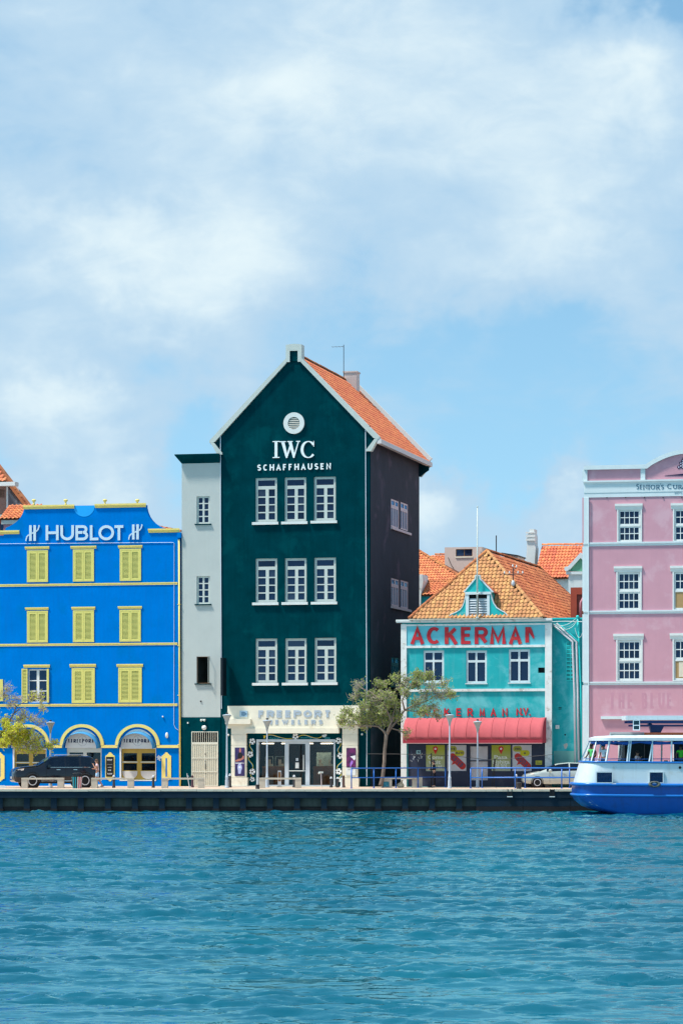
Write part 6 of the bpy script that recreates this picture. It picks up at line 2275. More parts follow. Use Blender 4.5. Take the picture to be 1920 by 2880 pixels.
    gm = ob('gable_stack', MB().prism([(sh_[0][0] - .3, 0)] + sh_ + [(sh_[-1][0], 0)], 2.4, 3.6), M['white'], b)
    for cy, t in ((238, .1), (265, .08), (212, .06)):
        q0, q1 = p(c7(1028, cy), 2.4), p(c7(1093, cy), 2.4)
        ob('moulding', MB().box(q0[0] - .04, q1[0] + .02, 2.3, 2.399, q0[1] - t, q0[1] + t), M['white'], gm)
    # dormer
    q = [p(c7(x, y), -1.0) for x, y in ((1340, 505), (1440, 392), (1545, 505))]
    ob('dormer_gable', MB().prism(q, -1.0, -.8), paint('sea_green_pediment', (.15, .42, .27), .7, .06), b)
    dm = MB()
    stroke(dm, [p(c7(x, y), -1.0) for x, y in ((1325, 500), (1345, 488), (1440, 384), (1540, 488), (1556, 500))], .26, .26, -1.15, -.7)
    ob('dormer_coping', dm, M['pinkwhite'], b)
    r_ = f.r(c7, 1345, 505, 1535, 620, d=-1.0)
    ob('dormer_wall', MB().box(r_[0], r_[1], -.98, 1.5, r_[2] - 2, r_[3] - .01).box(r_[0] - .15, r_[1] + .15, -1.1, -.981, r_[3] - .22, r_[3] - .02), M['pinkwhite'], b)
    q = p(c7(1335, 487), -1.0)
    ob('scroll', MB().lathe([(.0, -1.2), (.17, -1.2), (.17, -.7)], (q[0], 0, q[1]), 12, 'y'), M['pinkwhite'], b)


make_back()

# ================================================================== street furniture
GRP = {}


def lamp_post(px, Y, top_py, label):
    x, y, z = at(px, Y)
    h = ZC - (top_py - HYP) / FPX * Y - QZ
    t = thing('lamp_post', label, 'lamp post', (x, y, z), 0, 'white lamp posts with flared lanterns')
    pm = paint('lamp_post_paint', (.42, .49, .57), .45, .08, 4.0, (.45, .44, .42), .15, 6.0, bump=0)
    ob('pole', MB().lathe([(.13, 0), (.13, .06), (.105, .08), (.10, .45), (.075, .47), (.10, .50), (.075, .53), (.10, .56), (.075, .59), (.10, .62), (.075, .66), (.062, .9), (.048, h * .6), (.040, h - .78)], n=12), pm, t, smooth='auto')
    ob('lantern', MB().lathe([(.046, h - .779), (.055, h - .72), (.085, h - .58), (.145, h - .40), (.225, h - .24), (.255, h - .20), (.255, h - .17)], n=14), paint('lantern_glass', (.40, .40, .37), .35, .08, 4.0, bump=0), t, smooth='auto')
    ob('lid', MB().lathe([(.262, h - .169), (.262, h - .15), (.20, h - .135), (.07, h - .11), (.055, h - .10)], n=14), pm, t, smooth='auto')
    ob('finial', MB().lathe([(.03, h - .099), (.07, h - .08), (.075, h - .04), (.045, h - .01), (.0, h)], n=10), M['black'], t, smooth=True)
    for k in range(4):
        a = PI / 4 + k * PI / 2
        ob('rib', MB().tube([(.05 * math.cos(a), .05 * math.sin(a), h - .775), (.15 * math.cos(a), .15 * math.sin(a), h - .40), (.262 * math.cos(a), .262 * math.sin(a), h - .19)], .010, 5), pm, t)


lamp_post(142, 181.0, 2025, 'white lamp post standing behind the yellow-leaved tree by the black car')
lamp_post(638, 178.0, 2004, 'white lamp post in front of the left cream pillar of the jewellery shop')
lamp_post(751, 180.6, 2020, 'white lamp post in front of the jewellery shop window above a bench')
lamp_post(1264, 176.0, 2004, 'white lamp post between the two blue railings')
lamp_post(1342.5, 179.6, 2023, 'white lamp post in front of the papered shop door under the awning')


def bench(pa, pb, Y, label, solid_end=False):
    xa, xb = at(pa, Y)[0], at(pb, Y)[0]
    w = xb - xa
    t = thing('concrete_bench', label, 'bench', (xa, Y, QZ), random.uniform(-.01, .01), 'concrete benches along the quay')
    hh = .60
    ob('seat', MB().box(0, w, 0, .52, hh - .10, hh), M['concrete'], t)
    lw = .36
    if solid_end:
        l = ob('leg', MB().plate(.0, .62, 0, hh - .102, [(.07, .46, .05, .36)], .01, .08).box(.0, .62, .44, .51, 0, hh - .102), M['concrete'], t)
        ob('mosaic_panel', MB().box(.07, .46, .06, .075, .05, .36), paint('turquoise_mosaic', (.04, .28, .38), .5, .5, 14.0), l)
        ob('leg', MB().box(w - .58, w - .001, .06, .46, 0, hh - .102), M['concrete'], t)
    else:
        for x0 in (.0, w - lw):
            m = MB()
            sg = 1
            m.box(x0 + .001, x0 + lw - .001, .02, .50, 0, hh - .102)
            ob('leg', m, M['concrete'], t)


bench(60, 179, 176.0, 'concrete bench in front of the black car')
bench(256, 376, 176.0, 'concrete bench below the menu board of the blue building')
bench(454, 574, 176.2, 'concrete bench in front of the cream gate')
bench(728, 847, 176.4, 'concrete bench in front of the jewellery shop window')
bench(1072, 1187, 178.8, 'concrete bench with turquoise mosaic end beside the tree trunk', True)


def bollard(px, Y, top_py, label, r=.075, mat=None, short=False):
    x, y, z = at(px, Y)
    h = ZC - (top_py - HYP) / FPX * Y - QZ
    t = thing('bollard', label, 'bollard', (x, y, z), 0, 'short dark mooring posts on the quay edge' if short else 'iron bollards along the pavement')
    if short:
        ob('post', MB().lathe([(r * 1.2, 0), (r, .03), (r, h * .75), (r * 1.1, h * .8)], n=12), M['iron'], t, smooth='auto')
        ob('cap', MB().lathe([(r * 1.25, h * .801), (r * 1.25, h * .92), (r * .9, h), (.0, h)], n=12), M['iron'], t, smooth='auto')
    else:
        ob('post', MB().lathe([(r * 1.3, 0), (r * 1.3, .08), (r, .12), (r * .9, h * .82)], n=12), mat or M['iron'], t, smooth='auto')
        ob('cap', MB().lathe([(r * 1.15, h * .821), (r * 1.15, h * .87), (r * .8, h * .89), (r * .95, h * .94), (r * .5, h * .99), (.0, h)], n=12), mat or M['grey'], t, smooth='auto')


bollard(320, 178.5, 2180, 'iron bollard in front of the menu board')
bollard(431, 178.8, 2181, 'iron bollard in front of the right shop window of the blue building')
bollard(541, 180.5, 2181, 'iron bollard beside the left edge of the cream gate', mat=paint('maroon_iron', (.08, .04, .05), .5))
bollard(647, 180.0, 2176, 'iron bollard just right of the lamp post by the cream pillar')
bollard(827, 180.2, 2180, 'iron bollard in front of the jewellery shop door')
bollard(931, 179.8, 2185, 'iron bollard at the right end of the jewellery shop window')
bollard(949, 180.0, 2186, 'iron bollard beneath the football stickers on the right')
bollard(966, 180.2, 2181, 'brown bollard touching the right cream pillar', mat=paint('brown_post', (.10, .055, .045), .6))
bollard(960, 179.6, 2188, 'white bollard between two dark ones by the right cream pillar', .055, M['white'])
bollard(1451, 178.6, 2178, 'slim bollard behind the blue railing left of the silver car', .07)
bollard(724, 172.6, 2207, 'small black mooring post at the quay edge left of the middle bench', .11, short=True)
bollard(1459, 172.6, 2201, 'black mooring post at the quay edge in front of the silver car', .13, short=True)

# leaning stake and slim sign pole
x, y, z = at(533, 178.4)
t = thing('leaning_stake', 'leaning grey metal stake with a hooked top before the green doorway', 'stake', (x, y, z))
ob('stake', MB().tube([(.0, 0, 0), (-.07, 0, .42), (-.15, 0, .80)], .028, 7), M['grey'], t)
ob('hook', MB().tube([(-.155, 0, .78), (-.10, 0, .70), (-.05, 0, .66)], .024, 6).box(-.18, -.12, -.03, .03, .78, .83), M['grey'], t)
ob('foot', MB().box(-.05, .10, -.06, .06, 0, .05), M['white'], t)
x, y, z = at(904, 179.2)
t = thing('slim_sign_pole', 'thin pale pole with a small white head in front of the wooden counter', 'pole', (x, y, z))
ob('pole', MB().tube([(0, 0, 0), (-.03, 0, .86)], .028, 8), paint('pinkish_pole', (.62, .52, .50), .5), t)
ob('head', MB().box(-.17, .10, -.05, .05, .84, .94).ball((-.14, -.06, .84), .06), M['offwhite'], t)
x, y, z = at(786, 180.9)
t = thing('information_totem', 'narrow grey upright totem behind the bench at the jewellery shop', 'totem', (x, y, z))
ob('panel', MB().box(-.10, .10, -.04, .04, .06, .98), M['grey'], t)
ob('base', MB().box(-.15, .15, -.10, .10, 0, .058), M['concrete'], t)
ob('face', MB().box(-.075, .075, -.046, -.041, .35, .90), M['wood'], t)


# litter bin with coloured stripes
def make_bin():
    x, y, z = at(217, 175.6)
    t = thing('striped_bin', 'litter bin with upright coloured stripes beside the black car', 'litter bin', (x, y, z))
    n = 30
    cols = [('bin_dark', (.012, .02, .025)), ('bin_teal', (.0, .25, .33)), ('bin_white', (.7, .7, .68)), ('bin_red', (.55, .03, .06)), ('bin_green', (.01, .17, .08))]
    seq = [2, 1, 0, 1, 0, 1, 0, 2, 3, 2, 3, 2, 0, 4, 0, 4]
    h = .66
    ob('drum', MB().lathe([(.235, .02), (.285, h)], n=24), flat('bin_drum', (.012, .02, .025)), t, smooth='auto')
    # slats round the drum
    for k in range(26):
        a = -PI + 2 * PI * (k + .5) / 26
        da = PI / 26 * .86
        nm, c = cols[seq[k % len(seq)]]
        m = MB()
        for r0, zz in ((.238, .0), (.292, h)):
            for aa in (a - da, a + da):
                m.v += [(r0 * math.cos(aa), r0 * math.sin(aa), zz), ((r0 + .014) * math.cos(aa), (r0 + .014) * math.sin(aa), zz)]
        m.f += [(1, 3, 7, 5), (0, 4, 6, 2), (0, 1, 5, 4), (2, 6, 7, 3), (4, 5, 7, 6), (0, 2, 3, 1)]
        ob('slat', m, flat(nm, c, .4), t)
    ob('rim', MB().lathe([(.26, h + .001), (.305, h + .002), (.305, h + .06), (.27, h + .07)], n=24), M['black'], t)
    ob('hood', MB().lathe([(.28, h + .16), (.28, h + .19), (.18, h + .24), (.0, h + .25)], n=20), M['black'], t, smooth='auto')
    m = MB()
    for k in range(4):
        a = PI / 4 + k * PI / 2
        m.tube([(.26 * math.cos(a), .26 * math.sin(a), h + .05), (.26 * math.cos(a), .26 * math.sin(a), h + .165)], .014, 5)
    ob('hood_posts', m, M['black'], t)


make_bin()


def railing(pts, label, h=1.12, posts=None):
    """tubular blue railing along ground points (px, Y)"""
    P = [Vector(at(*q)) for q in pts]
    o = P[0]
    t = thing('blue_railing', label, 'railing', tuple(o), 0, 'blue tubular railings on the quay')
    L = [p - o for p in P]
    for z in (h, h * .53):
        ob('rail', MB().tube([q + Vector((0, 0, z)) for q in L], .034 if z == h else .028, 8), M['railblue'], t, smooth=True)
    for q in L:
        ob('post', MB().tube([q, q + Vector((0, 0, h - .03))], .036, 8), M['railblue'], t, smooth=True)
        ob('foot', MB().lathe([(.08, 0), (.08, .02), (.05, .03)], tuple(q), 10), M['railblue'], t)


railing([(988, 175.2), (1051, 176.6), (1113, 177.8), (1175, 178.8), (1252, 180.2)], 'blue railing running past the tree trunk and mosaic bench', 1.15)
railing([(1323, 175.4), (1448, 175.2), (1579, 175.0), (1702, 174.8)], 'front blue railing before the silver car', 1.16)
railing([(1355, 178.0), (1476, 177.8), (1601, 177.6), (1720, 177.4)], 'rear blue railing beside the silver car', 1.16)

# low white kerb in front of the car, small cream object of unclear kind under the bench
x, y, z = at(4, 176.5)
t = tag(ob('wheel_stop', MB().prism([(-.9, 0), (.28, 0), (.25, .10), (.15, .16), (-.85, .16), (-.9, .1)], 0, .2), M['white'], loc=(x, y, z)), 'low white wheel stop in front of the black car', 'wheel stop')
x, y, z = at(1126, 179.2)
m = MB()
bag = MB()
for i in range(9):
    u = i / 8
    rr = [.10, .17, .18, .17, .15, .10, .05, .035, .06][i]
    for k in range(12):
        a = 2 * PI * k / 12
        w = 1 + .18 * math.sin(3 * a + i) + .1 * math.sin(5 * a - i)
        off = .10 if i > 4 else 0
        bag.v.append((rr * w * math.cos(a) * 1.15 + off * (u - .5) * 2, rr * w * math.sin(a), u * .44))
for i in range(8):
    for k in range(12):
        bag.f.append((i * 12 + k, i * 12 + (k + 1) % 12, (i + 1) * 12 + (k + 1) % 12, (i + 1) * 12 + k))
bag.f.append(tuple(range(96, 108)))
tag(ob('small_cream_object', bag, paint('cream_surface', (.66, .60, .44), .5, .12, 8.0), loc=(x, y, z), smooth=True), 'small cream object of unclear kind beneath the mosaic bench', 'bag')

# cable strung low across the turquoise shop with its props
f = FT
x, y, z = f.w(2.2, -2.2, 0)
t = thing('strung_cable', 'dark cable strung on two black props across the turquoise shop front', 'cable', (x, y, z), -f.th)
q = lambda cx, cy: (f.p(d5(cx, cy), -2.2)[0] - 2.2, 0, f.p(d5(cx, cy), -2.2)[1])
ob('cable', MB().tube([q(-260, 365), q(-20, 366), q(200, 370), q(420, 380), q(600, 396), q(760, 416), q(900, 410), q(1100, 388), q(1310, 370)], .014, 5), M['iron'], t)
a = q(278, 362)
ob('prop', MB().tube([(a[0], 0, 0), (a[0], 0, a[2] + .02)], .035, 6).box(a[0] - .15, a[0] + .15, -.15, .15, 0, .04), M['black'], t)
a, c = q(815, 412), q(790, 620)
ob('prop', MB().tube([(c[0], 0, 0), (a[0], 0, a[2] + .05)], .025, 6).tube([(c[0] + .12, .1, 0), (a[0] + .03, 0, a[2] + .03)], .025, 6), M['black'], t)
ob('foot', MB().box(c[0] - .3, c[0] + .28, -.2, .2, 0, .04), M['concrete'], t)

# ================================================================== trees
def leaf_mat(name, cols, ):
    k = Nodes(name)
    g = k.add('ShaderNodeNewGeometry')
    r = k.add('ShaderNodeValToRGB')
    k.link(g.outputs['Random Per Island'], r.inputs[0])
    el = r.color_ramp.elements
    el[0].position, el[0].color = 0, (*cols[0], 1)
    el[1].position, el[1].color = 1, (*cols[-1], 1)
    for i, c in enumerate(cols[1:-1], 1):
        e = el.new(i / (len(cols) - 1))
        e.color = (*c, 1)
    k.link(r.outputs[0], k.b.inputs['Base Color'])
    k.b.inputs['Roughness'].default_value = .55
    k.b.inputs['Specular IOR Level'].default_value = .3
    tr = k.add('ShaderNodeBsdfTranslucent')
    k.link(r.outputs[0], tr.inputs[0])
    mx = k.add('ShaderNodeMixShader')
    mx.inputs[0].default_value = .42
    k.link(k.b.outputs[0], mx.inputs[1])
    k.link(tr.outputs[0], mx.inputs[2])
    k.link(mx.outputs[0], k.n['Material Output'].inputs['Surface'])
    return k.m


def make_tree(name, label, base, trunk, limbs, clumps, lmat, seed, leaf=.085, twigs=40, lush=1.35):
    """base: world foot. trunk/limbs: lists of local points with radii. clumps: (x,z,y,rx,rz,ry,leaf density)"""
    r = np.random.default_rng(seed)
    t = thing(name, label, 'tree', base)
    pts, rad = zip(*trunk)
    ob('trunk', MB().tube(pts, list(rad), 10), M['bark'], t, smooth=True)
    bm, tm = MB(), MB()
    ends = []
    for lb in limbs:
        p, q = zip(*lb)
        bm.tube(p, list(q), 7)
        ends += [(Vector(p[i]), q[i]) for i in range(len(p))]
    LV, LF = [], []
    def leaf_at(p, s):
        d = r.normal(size=3); d /= np.linalg.norm(d)
        u = r.normal(size=3); u -= u.dot(d) * d; u /= np.linalg.norm(u)
        p = np.array(p)
        L, W = d * s * r.uniform(.8, 1.5), u * s * .34
        o = len(LV)
        LV.extend([p, p + L * .5 + W, p + L, p + L * .5 - W])
        LF.append((o, o + 1, o + 2, o + 3))
    for (cx, cz, cy, rx, rz, ry, dens) in clumps:
        c = Vector((cx, cy, cz))
        # a branch from the nearest limb point
        near = min(ends, key=lambda e: (e[0] - c).length)
        mid = (near[0] + c) / 2 + Vector(r.normal(size=3) * .12)
        bm.tube([near[0], mid, c], [min(near[1], .035), .024, .014], 5)
        for k in range(int(twigs * (rx * rz) ** .6)):
            d = r.normal(size=3)
            d /= np.linalg.norm(d)
            rr = r.random() ** .45
            tip = c + Vector((d[0] * rx * rr, d[1] * ry * rr, d[2] * rz * rr))
            st = c + (tip - c) * r.uniform(.0, .35) + Vector(r.normal(size=3) * .05)
            m1 = st + (tip - st) * .55 + Vector(r.normal(size=3) * .10)
            tm.tube([st, m1, tip], [.011, .008, .005], 3, False)
            # side shoots with leaves
            for j in range(4):
                a = m1 + (tip - m1) * (j / 3.0)
                dd = Vector(r.normal(size=3)).normalized() * r.uniform(.10, .30)
                dd.z += .05
                tm.tube([a, a + dd], [.006, .0035], 3, False)
                for q_ in range(r.poisson(dens * lush)):
                    leaf_at(a + dd * r.uniform(.1, 1.1) + Vector(r.normal(size=3) * .03), leaf * r.uniform(.7, 1.3))
    ob('branches', bm, M['bark'], t, smooth=True)
    tw = ob('twigs', tm, paint('twig_grey', (.42, .36, .31), .9, .25, 3.0, bump=0), t)
    tw['kind'] = 'stuff'
    me = bpy.data.meshes.new('foliage')
    me.from_pydata([tuple(v) for v in LV], [], LF)
    o = ob('foliage', me, lmat, t)
    o['kind'] = 'stuff'
    return t


def px_local(base, Y):
    bx, by, bz = base
    return lambda px, py: ((px - CXP) / FPX * Y - bx, ZC - (py - HYP) / FPX * Y - bz)


def make_trees():
    # --- windswept tree in the middle
    Y = 178.5
    base = at(1071, Y)
    L = px_local(base, Y)
    k = sheet(940, 1860, .2296)          # enlargement of the crown
    def P(x, y, d=0.0):
        a = L(*k(x, y))
        return (a[0], d, a[1])
    def Pc6(x, y, d=0.0):
        a = L(*c6(x, y))
        return (a[0], d, a[1])
    trunk = [(Pc6(378, 1018), .15), (Pc6(382, 1000), .125), (Pc6(396, 930), .108), (Pc6(408, 820), .10), (Pc6(411, 720), .098), (Pc6(420, 640), .10), (Pc6(424, 590), .115)]
    limbs = [
        [(Pc6(424, 600), .09), (P(600, 850, .05), .075), (P(540, 800, .15), .055), (P(440, 790, .1), .045), (P(330, 800, 0), .03), (P(180, 740, -.2), .018)],
        [(Pc6(424, 600), .09), (P(660, 840, -.1), .08), (P(700, 740, -.25), .06), (P(640, 600, -.3), .045), (P(560, 480, -.3), .03), (P(420, 360, -.3), .018)],
        [(Pc6(428, 600), .09), (P(690, 820, .1), .075), (P(790, 700, .2), .06), (P(860, 600, .2), .055), (P(960, 540, .3), .04), (P(1110, 500, .3), .028), (P(1280, 400, .2), .018), (P(1400, 385, .2), .012)],
        [(P(860, 600, .2), .05), (P(830, 480, -.1), .04), (P(900, 340, -.2), .028), (P(1010, 200, -.2), .016)],
        [(P(700, 740, -.25), .045), (P(740, 560, .3), .036), (P(720, 400, .5), .024), (P(620, 300, .5), .014)],
        [(P(860, 600, .2), .04), (P(1010, 620, -.4), .03), (P(1180, 640, -.4), .02), (P(1300, 690, -.3), .012)],
        [(P(690, 820, .1), .05), (P(800, 850, .2), .03), (P(870, 900, .2), .018)]]
    cl = []
    for x, y, rx, ry, dn in ((300, 300, 115, 80, .5), (250, 440, 90, 70, 1.0), (570, 275, 105, 50, 3.2), (740, 215, 75, 45, 3.0), (450, 430, 150, 90, 1.8), (620, 420, 140, 95, 1.8),
                             (400, 560, 150, 110, 2.0), (560, 580, 150, 120, 2.2), (720, 520, 130, 110, 2.0), (170, 640, 100, 80, 2.2), (90, 720, 85, 75, 2.4), (280, 700, 120, 80, 2.3), (440, 700, 130, 100, 2.6),
                             (620, 720, 140, 90, 2.8), (760, 680, 110, 90, 2.2), (1020, 170, 95, 80, 2.8), (1150, 180, 90, 75, 2.8), (1000, 290, 110, 70, 2.4), (880, 230, 80, 80, .8), (860, 400, 90, 80, 1.6),
                             (1180, 320, 150, 80, .8), (1340, 260, 90, 60, .7), (1100, 430, 140, 80, .7), (1290, 420, 140, 90, .45), (1430, 420, 60, 70, 2.0), (1000, 540, 130, 90, 1.4), (1180, 560, 150, 90, .7),
                             (1060, 630, 120, 60, 2.2), (1250, 670, 120, 50, .6), (1380, 380, 80, 70, .6), (880, 880, 60, 60, .8), (200, 790, 110, 50, 1.4), (360, 800, 90, 45, 1.6), (820, 300, 70, 60, 1.0)):
        a = P(x, y)
        s_ = .2296 / FPX * Y
        cl.append((a[0], a[2], random.uniform(-.7, .7), rx * s_, ry * s_, rx * s_ * .9, dn))
    make_tree('quay_tree', 'windswept half-bare tree with grey twigs and light green leaves before the green building', base, trunk, limbs, cl,
              leaf_mat('olive_green_leaf', [(.15, .21, .05), (.33, .44, .08), (.24, .28, .10), (.46, .56, .10), (.36, .33, .20), (.56, .64, .18)]), 5, .092, 100)
    # --- tree at the left edge, trunk out of the picture
    base = at(-38, Y)
    L = px_local(base, Y)
    k2 = sheet(0, 1900, .10204)
    def Q(x, y, d=0.0):
        a = L(*k2(x, y))
        return (a[0], d, a[1])
    trunk = [((0, 0, 0), .15), ((.03, 0, .8), .12), ((.10, 0, 1.6), .11), ((.3, 0, 2.3), .10)]
    limbs = [[((.3, 0, 2.25), .09), (Q(-60, 1750), .08), (Q(150, 1480), .07), (Q(270, 1230), .06), (Q(390, 1040), .045), (Q(440, 860), .03), (Q(330, 700), .02), (Q(120, 520), .012)],
             [(Q(390, 1040), .035), (Q(560, 900, .1), .028), (Q(690, 1120, .1), .022), (Q(900, 1280, .1), .012)],
             [(Q(440, 860), .028), (Q(700, 720, -.1), .018), (Q(950, 560, -.1), .012)],
             [((.3, 0, 2.25), .07), (Q(0, 1850, .2), .05), (Q(300, 1900, .3), .03), (Q(700, 1950, .3), .02), (Q(1150, 2000, .2), .012)],
             [(Q(270, 1230), .04), (Q(520, 1280, -.2), .03), (Q(680, 1400, -.2), .02), (Q(850, 1600, -.2), .012)],
             [((.2, 0, 1.9), .08), ((-.8, .2, 2.8), .06), ((-1.6, .1, 3.6), .03)], [((-.8, .2, 2.8), .05), ((-.9, -.3, 4.2), .03)]]
    cl = []
    s_ = .10204 / FPX * Y
    for x, y, rx, ry, dn in ((200, 380, 240, 190, .05), (80, 560, 240, 200, .25), (480, 640, 260, 160, .1), (900, 580, 300, 160, .3), (1130, 640, 260, 240, .3), (1150, 920, 140, 130, .25), (300, 800, 300, 160, .2),
                             (620, 1080, 300, 180, .35), (900, 1180, 260, 180, .15), (520, 1230, 250, 160, .6), (120, 1300, 240, 140, 2.2), (430, 1500, 300, 180, 3.4), (680, 1620, 260, 180, 4.2), (150, 1620, 300, 200, 3.0),
                             (60, 1850, 300, 200, 3.6), (420, 1800, 320, 200, 2.4), (760, 1830, 280, 190, 1.2), (1000, 1700, 240, 200, .6), (1030, 1960, 260, 140, .9), (1350, 1950, 160, 90, 1.4), (600, 2030, 320, 120, 1.2),
                             (1100, 1350, 200, 150, .1), (950, 2090, 280, 90, .8), (1480, 1880, 90, 90, 1.6), (-300, 900, 400, 300, .2), (-400, 1500, 400, 300, 2.5), (-600, 500, 350, 300, .2)):
        a = Q(x, y)
        cl.append((a[0], a[2], random.uniform(-.5, .5), rx * s_, ry * s_, rx * s_, dn))
    make_tree('quay_tree', 'half-bare tree with bright yellow-green leaves reaching in at the left edge', base, trunk, limbs, cl,
              leaf_mat('yellow_green_leaf', [(.42, .46, .03), (.74, .73, .05), (.52, .58, .04), (.85, .80, .08), (.55, .46, .16), (.76, .80, .10)]), 9, .105, 70, 2.3)


make_trees()

# ================================================================== cars
def make_wheel(parent, x, y, r, w, side, spokes=10):
    wh = ob('wheel', MB().lathe([(r * .60, -w / 2), (r * .93, -w / 2), (r, -w * .36), (r, w * .36), (r * .93, w / 2), (r * .60, w / 2)], (0, 0, 0), 28, 'y'), flat('tyre_rubber', (.014, .014, .015), .85), parent, smooth='auto', loc=(x, y, r))
    rim = paint('alloy_rim', (.62, .63, .65), .3, .05, 3.0, bump=0, metal=.1, spec=.6)
    m = MB().arch(0, 0, r * .54, r * .66, 0, 2 * PI, side * w * .46 - .02, side * w * .46 + .02, 28)
    for k in range(spokes):
        a = 2 * PI * k / spokes
        c, s_ = math.cos(a), math.sin(a)
        t = r * .045
        yy = side * w * .43
        m.add([(c * r * .12 - s_ * t, yy - .012, s_ * r * .12 + c * t), (c * r * .12 + s_ * t, yy - .012, s_ * r * .12 - c * t), (c * r * .55 + s_ * t, yy - .012, s_ * r * .55 - c * t), (c * r * .55 - s_ * t, yy - .012, s_ * r * .55 + c * t),
               (c * r * .12 - s_ * t, yy + .012, s_ * r * .12 + c * t), (c * r * .12 + s_ * t, yy + .012, s_ * r * .12 - c * t), (c * r * .55 + s_ * t, yy + .012, s_ * r * .55 - c * t), (c * r * .55 - s_ * t, yy + .012, s_ * r * .55 + c * t)],
              [(0, 1, 2, 3), (7, 6, 5, 4), (0, 4, 5, 1), (1, 5, 6, 2), (2, 6, 7, 3), (3, 7, 4, 0)])
    m.lathe([(.0, side * w * .46), (r * .16, side * w * .46), (r * .16, side * w * .30)], (0, 0, 0), 12, 'y')
    ob('rim', m, rim, wh)
    ob('hub_disc', MB().lathe([(.0, -w * .2), (r * .58, -w * .2), (r * .58, w * .2)], (0, 0, 0), 20, 'y'), M['black'], wh)


def car(name, label, loc, rz, st, paint_m, wheels, wr, details):
    """st: stations (x, z_bottom, z_belt, z_top, half width, roof half width). the body is one loft; glass fills the openings"""
    t = thing(name, label, 'car', loc, rz)
    rows = []
    for (x, zo, zb, zt, w, wr_) in st:
        rows.append([(x, 0, zo), (x, w * .90, zo), (x, w * .985, zo + .10), (x, w, zo + (zb - zo) * .45), (x, w * .985, zb - .06), (x, w * .955, zb), (x, wr_, zt - .06 if zt - zb > .15 else zb + (zt - zb) * .6), (x, wr_ * .86, zt - .012), (x, 0, zt)])
    nR = len(rows[0])
    body, glassf = MB(), {}
    vid = {}
    for sgn in (1, -1):
        for i in range(len(rows) - 1):
            for j in range(nR - 1):
                q = [rows[i][j], rows[i + 1][j], rows[i + 1][j + 1], rows[i][j + 1]]
                q = [(a, sgn * b, c) for a, b, c in q]
                if sgn > 0:
                    q = q[::-1]
                key = details['glass'](i, j)
                if key:
                    glassf.setdefault((key, sgn if key[0] == 's' else 0), MB()).add(q, [(0, 1, 2, 3)])
                else:
                    body.add(q, [(0, 1, 2, 3)])
    for e in (0, -1):
        r_ = rows[e]
        body.add([(a, b, c) for a, b, c in r_] + [(a, -b, c) for a, b, c in r_[1:-1]][::-1], [tuple(range(2 * nR - 2))])
    me = body.mesh('body')
    import bmesh
    bm = bmesh.new(); bm.from_mesh(me)
    bmesh.ops.remove_doubles(bm, verts=bm.verts, dist=.0008)
    bmesh.ops.recalc_face_normals(bm, faces=bm.faces)
    bm.to_mesh(me); bm.free()
    ob('body', me, paint_m, t, smooth='auto')
    for (key, sgn), g in glassf.items():
        ob('windscreen' if key == 'f' else ('rear_window' if key == 'r' else 'side_window'), g, M['carglass'], t)
    hw = max(s[4] for s in st)
    for x in wheels:
        for sgn in (-1, 1):
            ob('wheel_arch', MB().lathe([(.0, sgn * (hw - .10)), (wr * 1.20, sgn * (hw - .10)), (wr * 1.20, sgn * (hw + .006)), (wr * 1.13, sgn * (hw + .006)), (wr * 1.13, sgn * (hw - .06))], (x, 0, wr * 1.02), 26, 'y'), M['black'], t)
            make_wheel(t, x, sgn * (hw - .075), wr, .22, sgn)
    return t


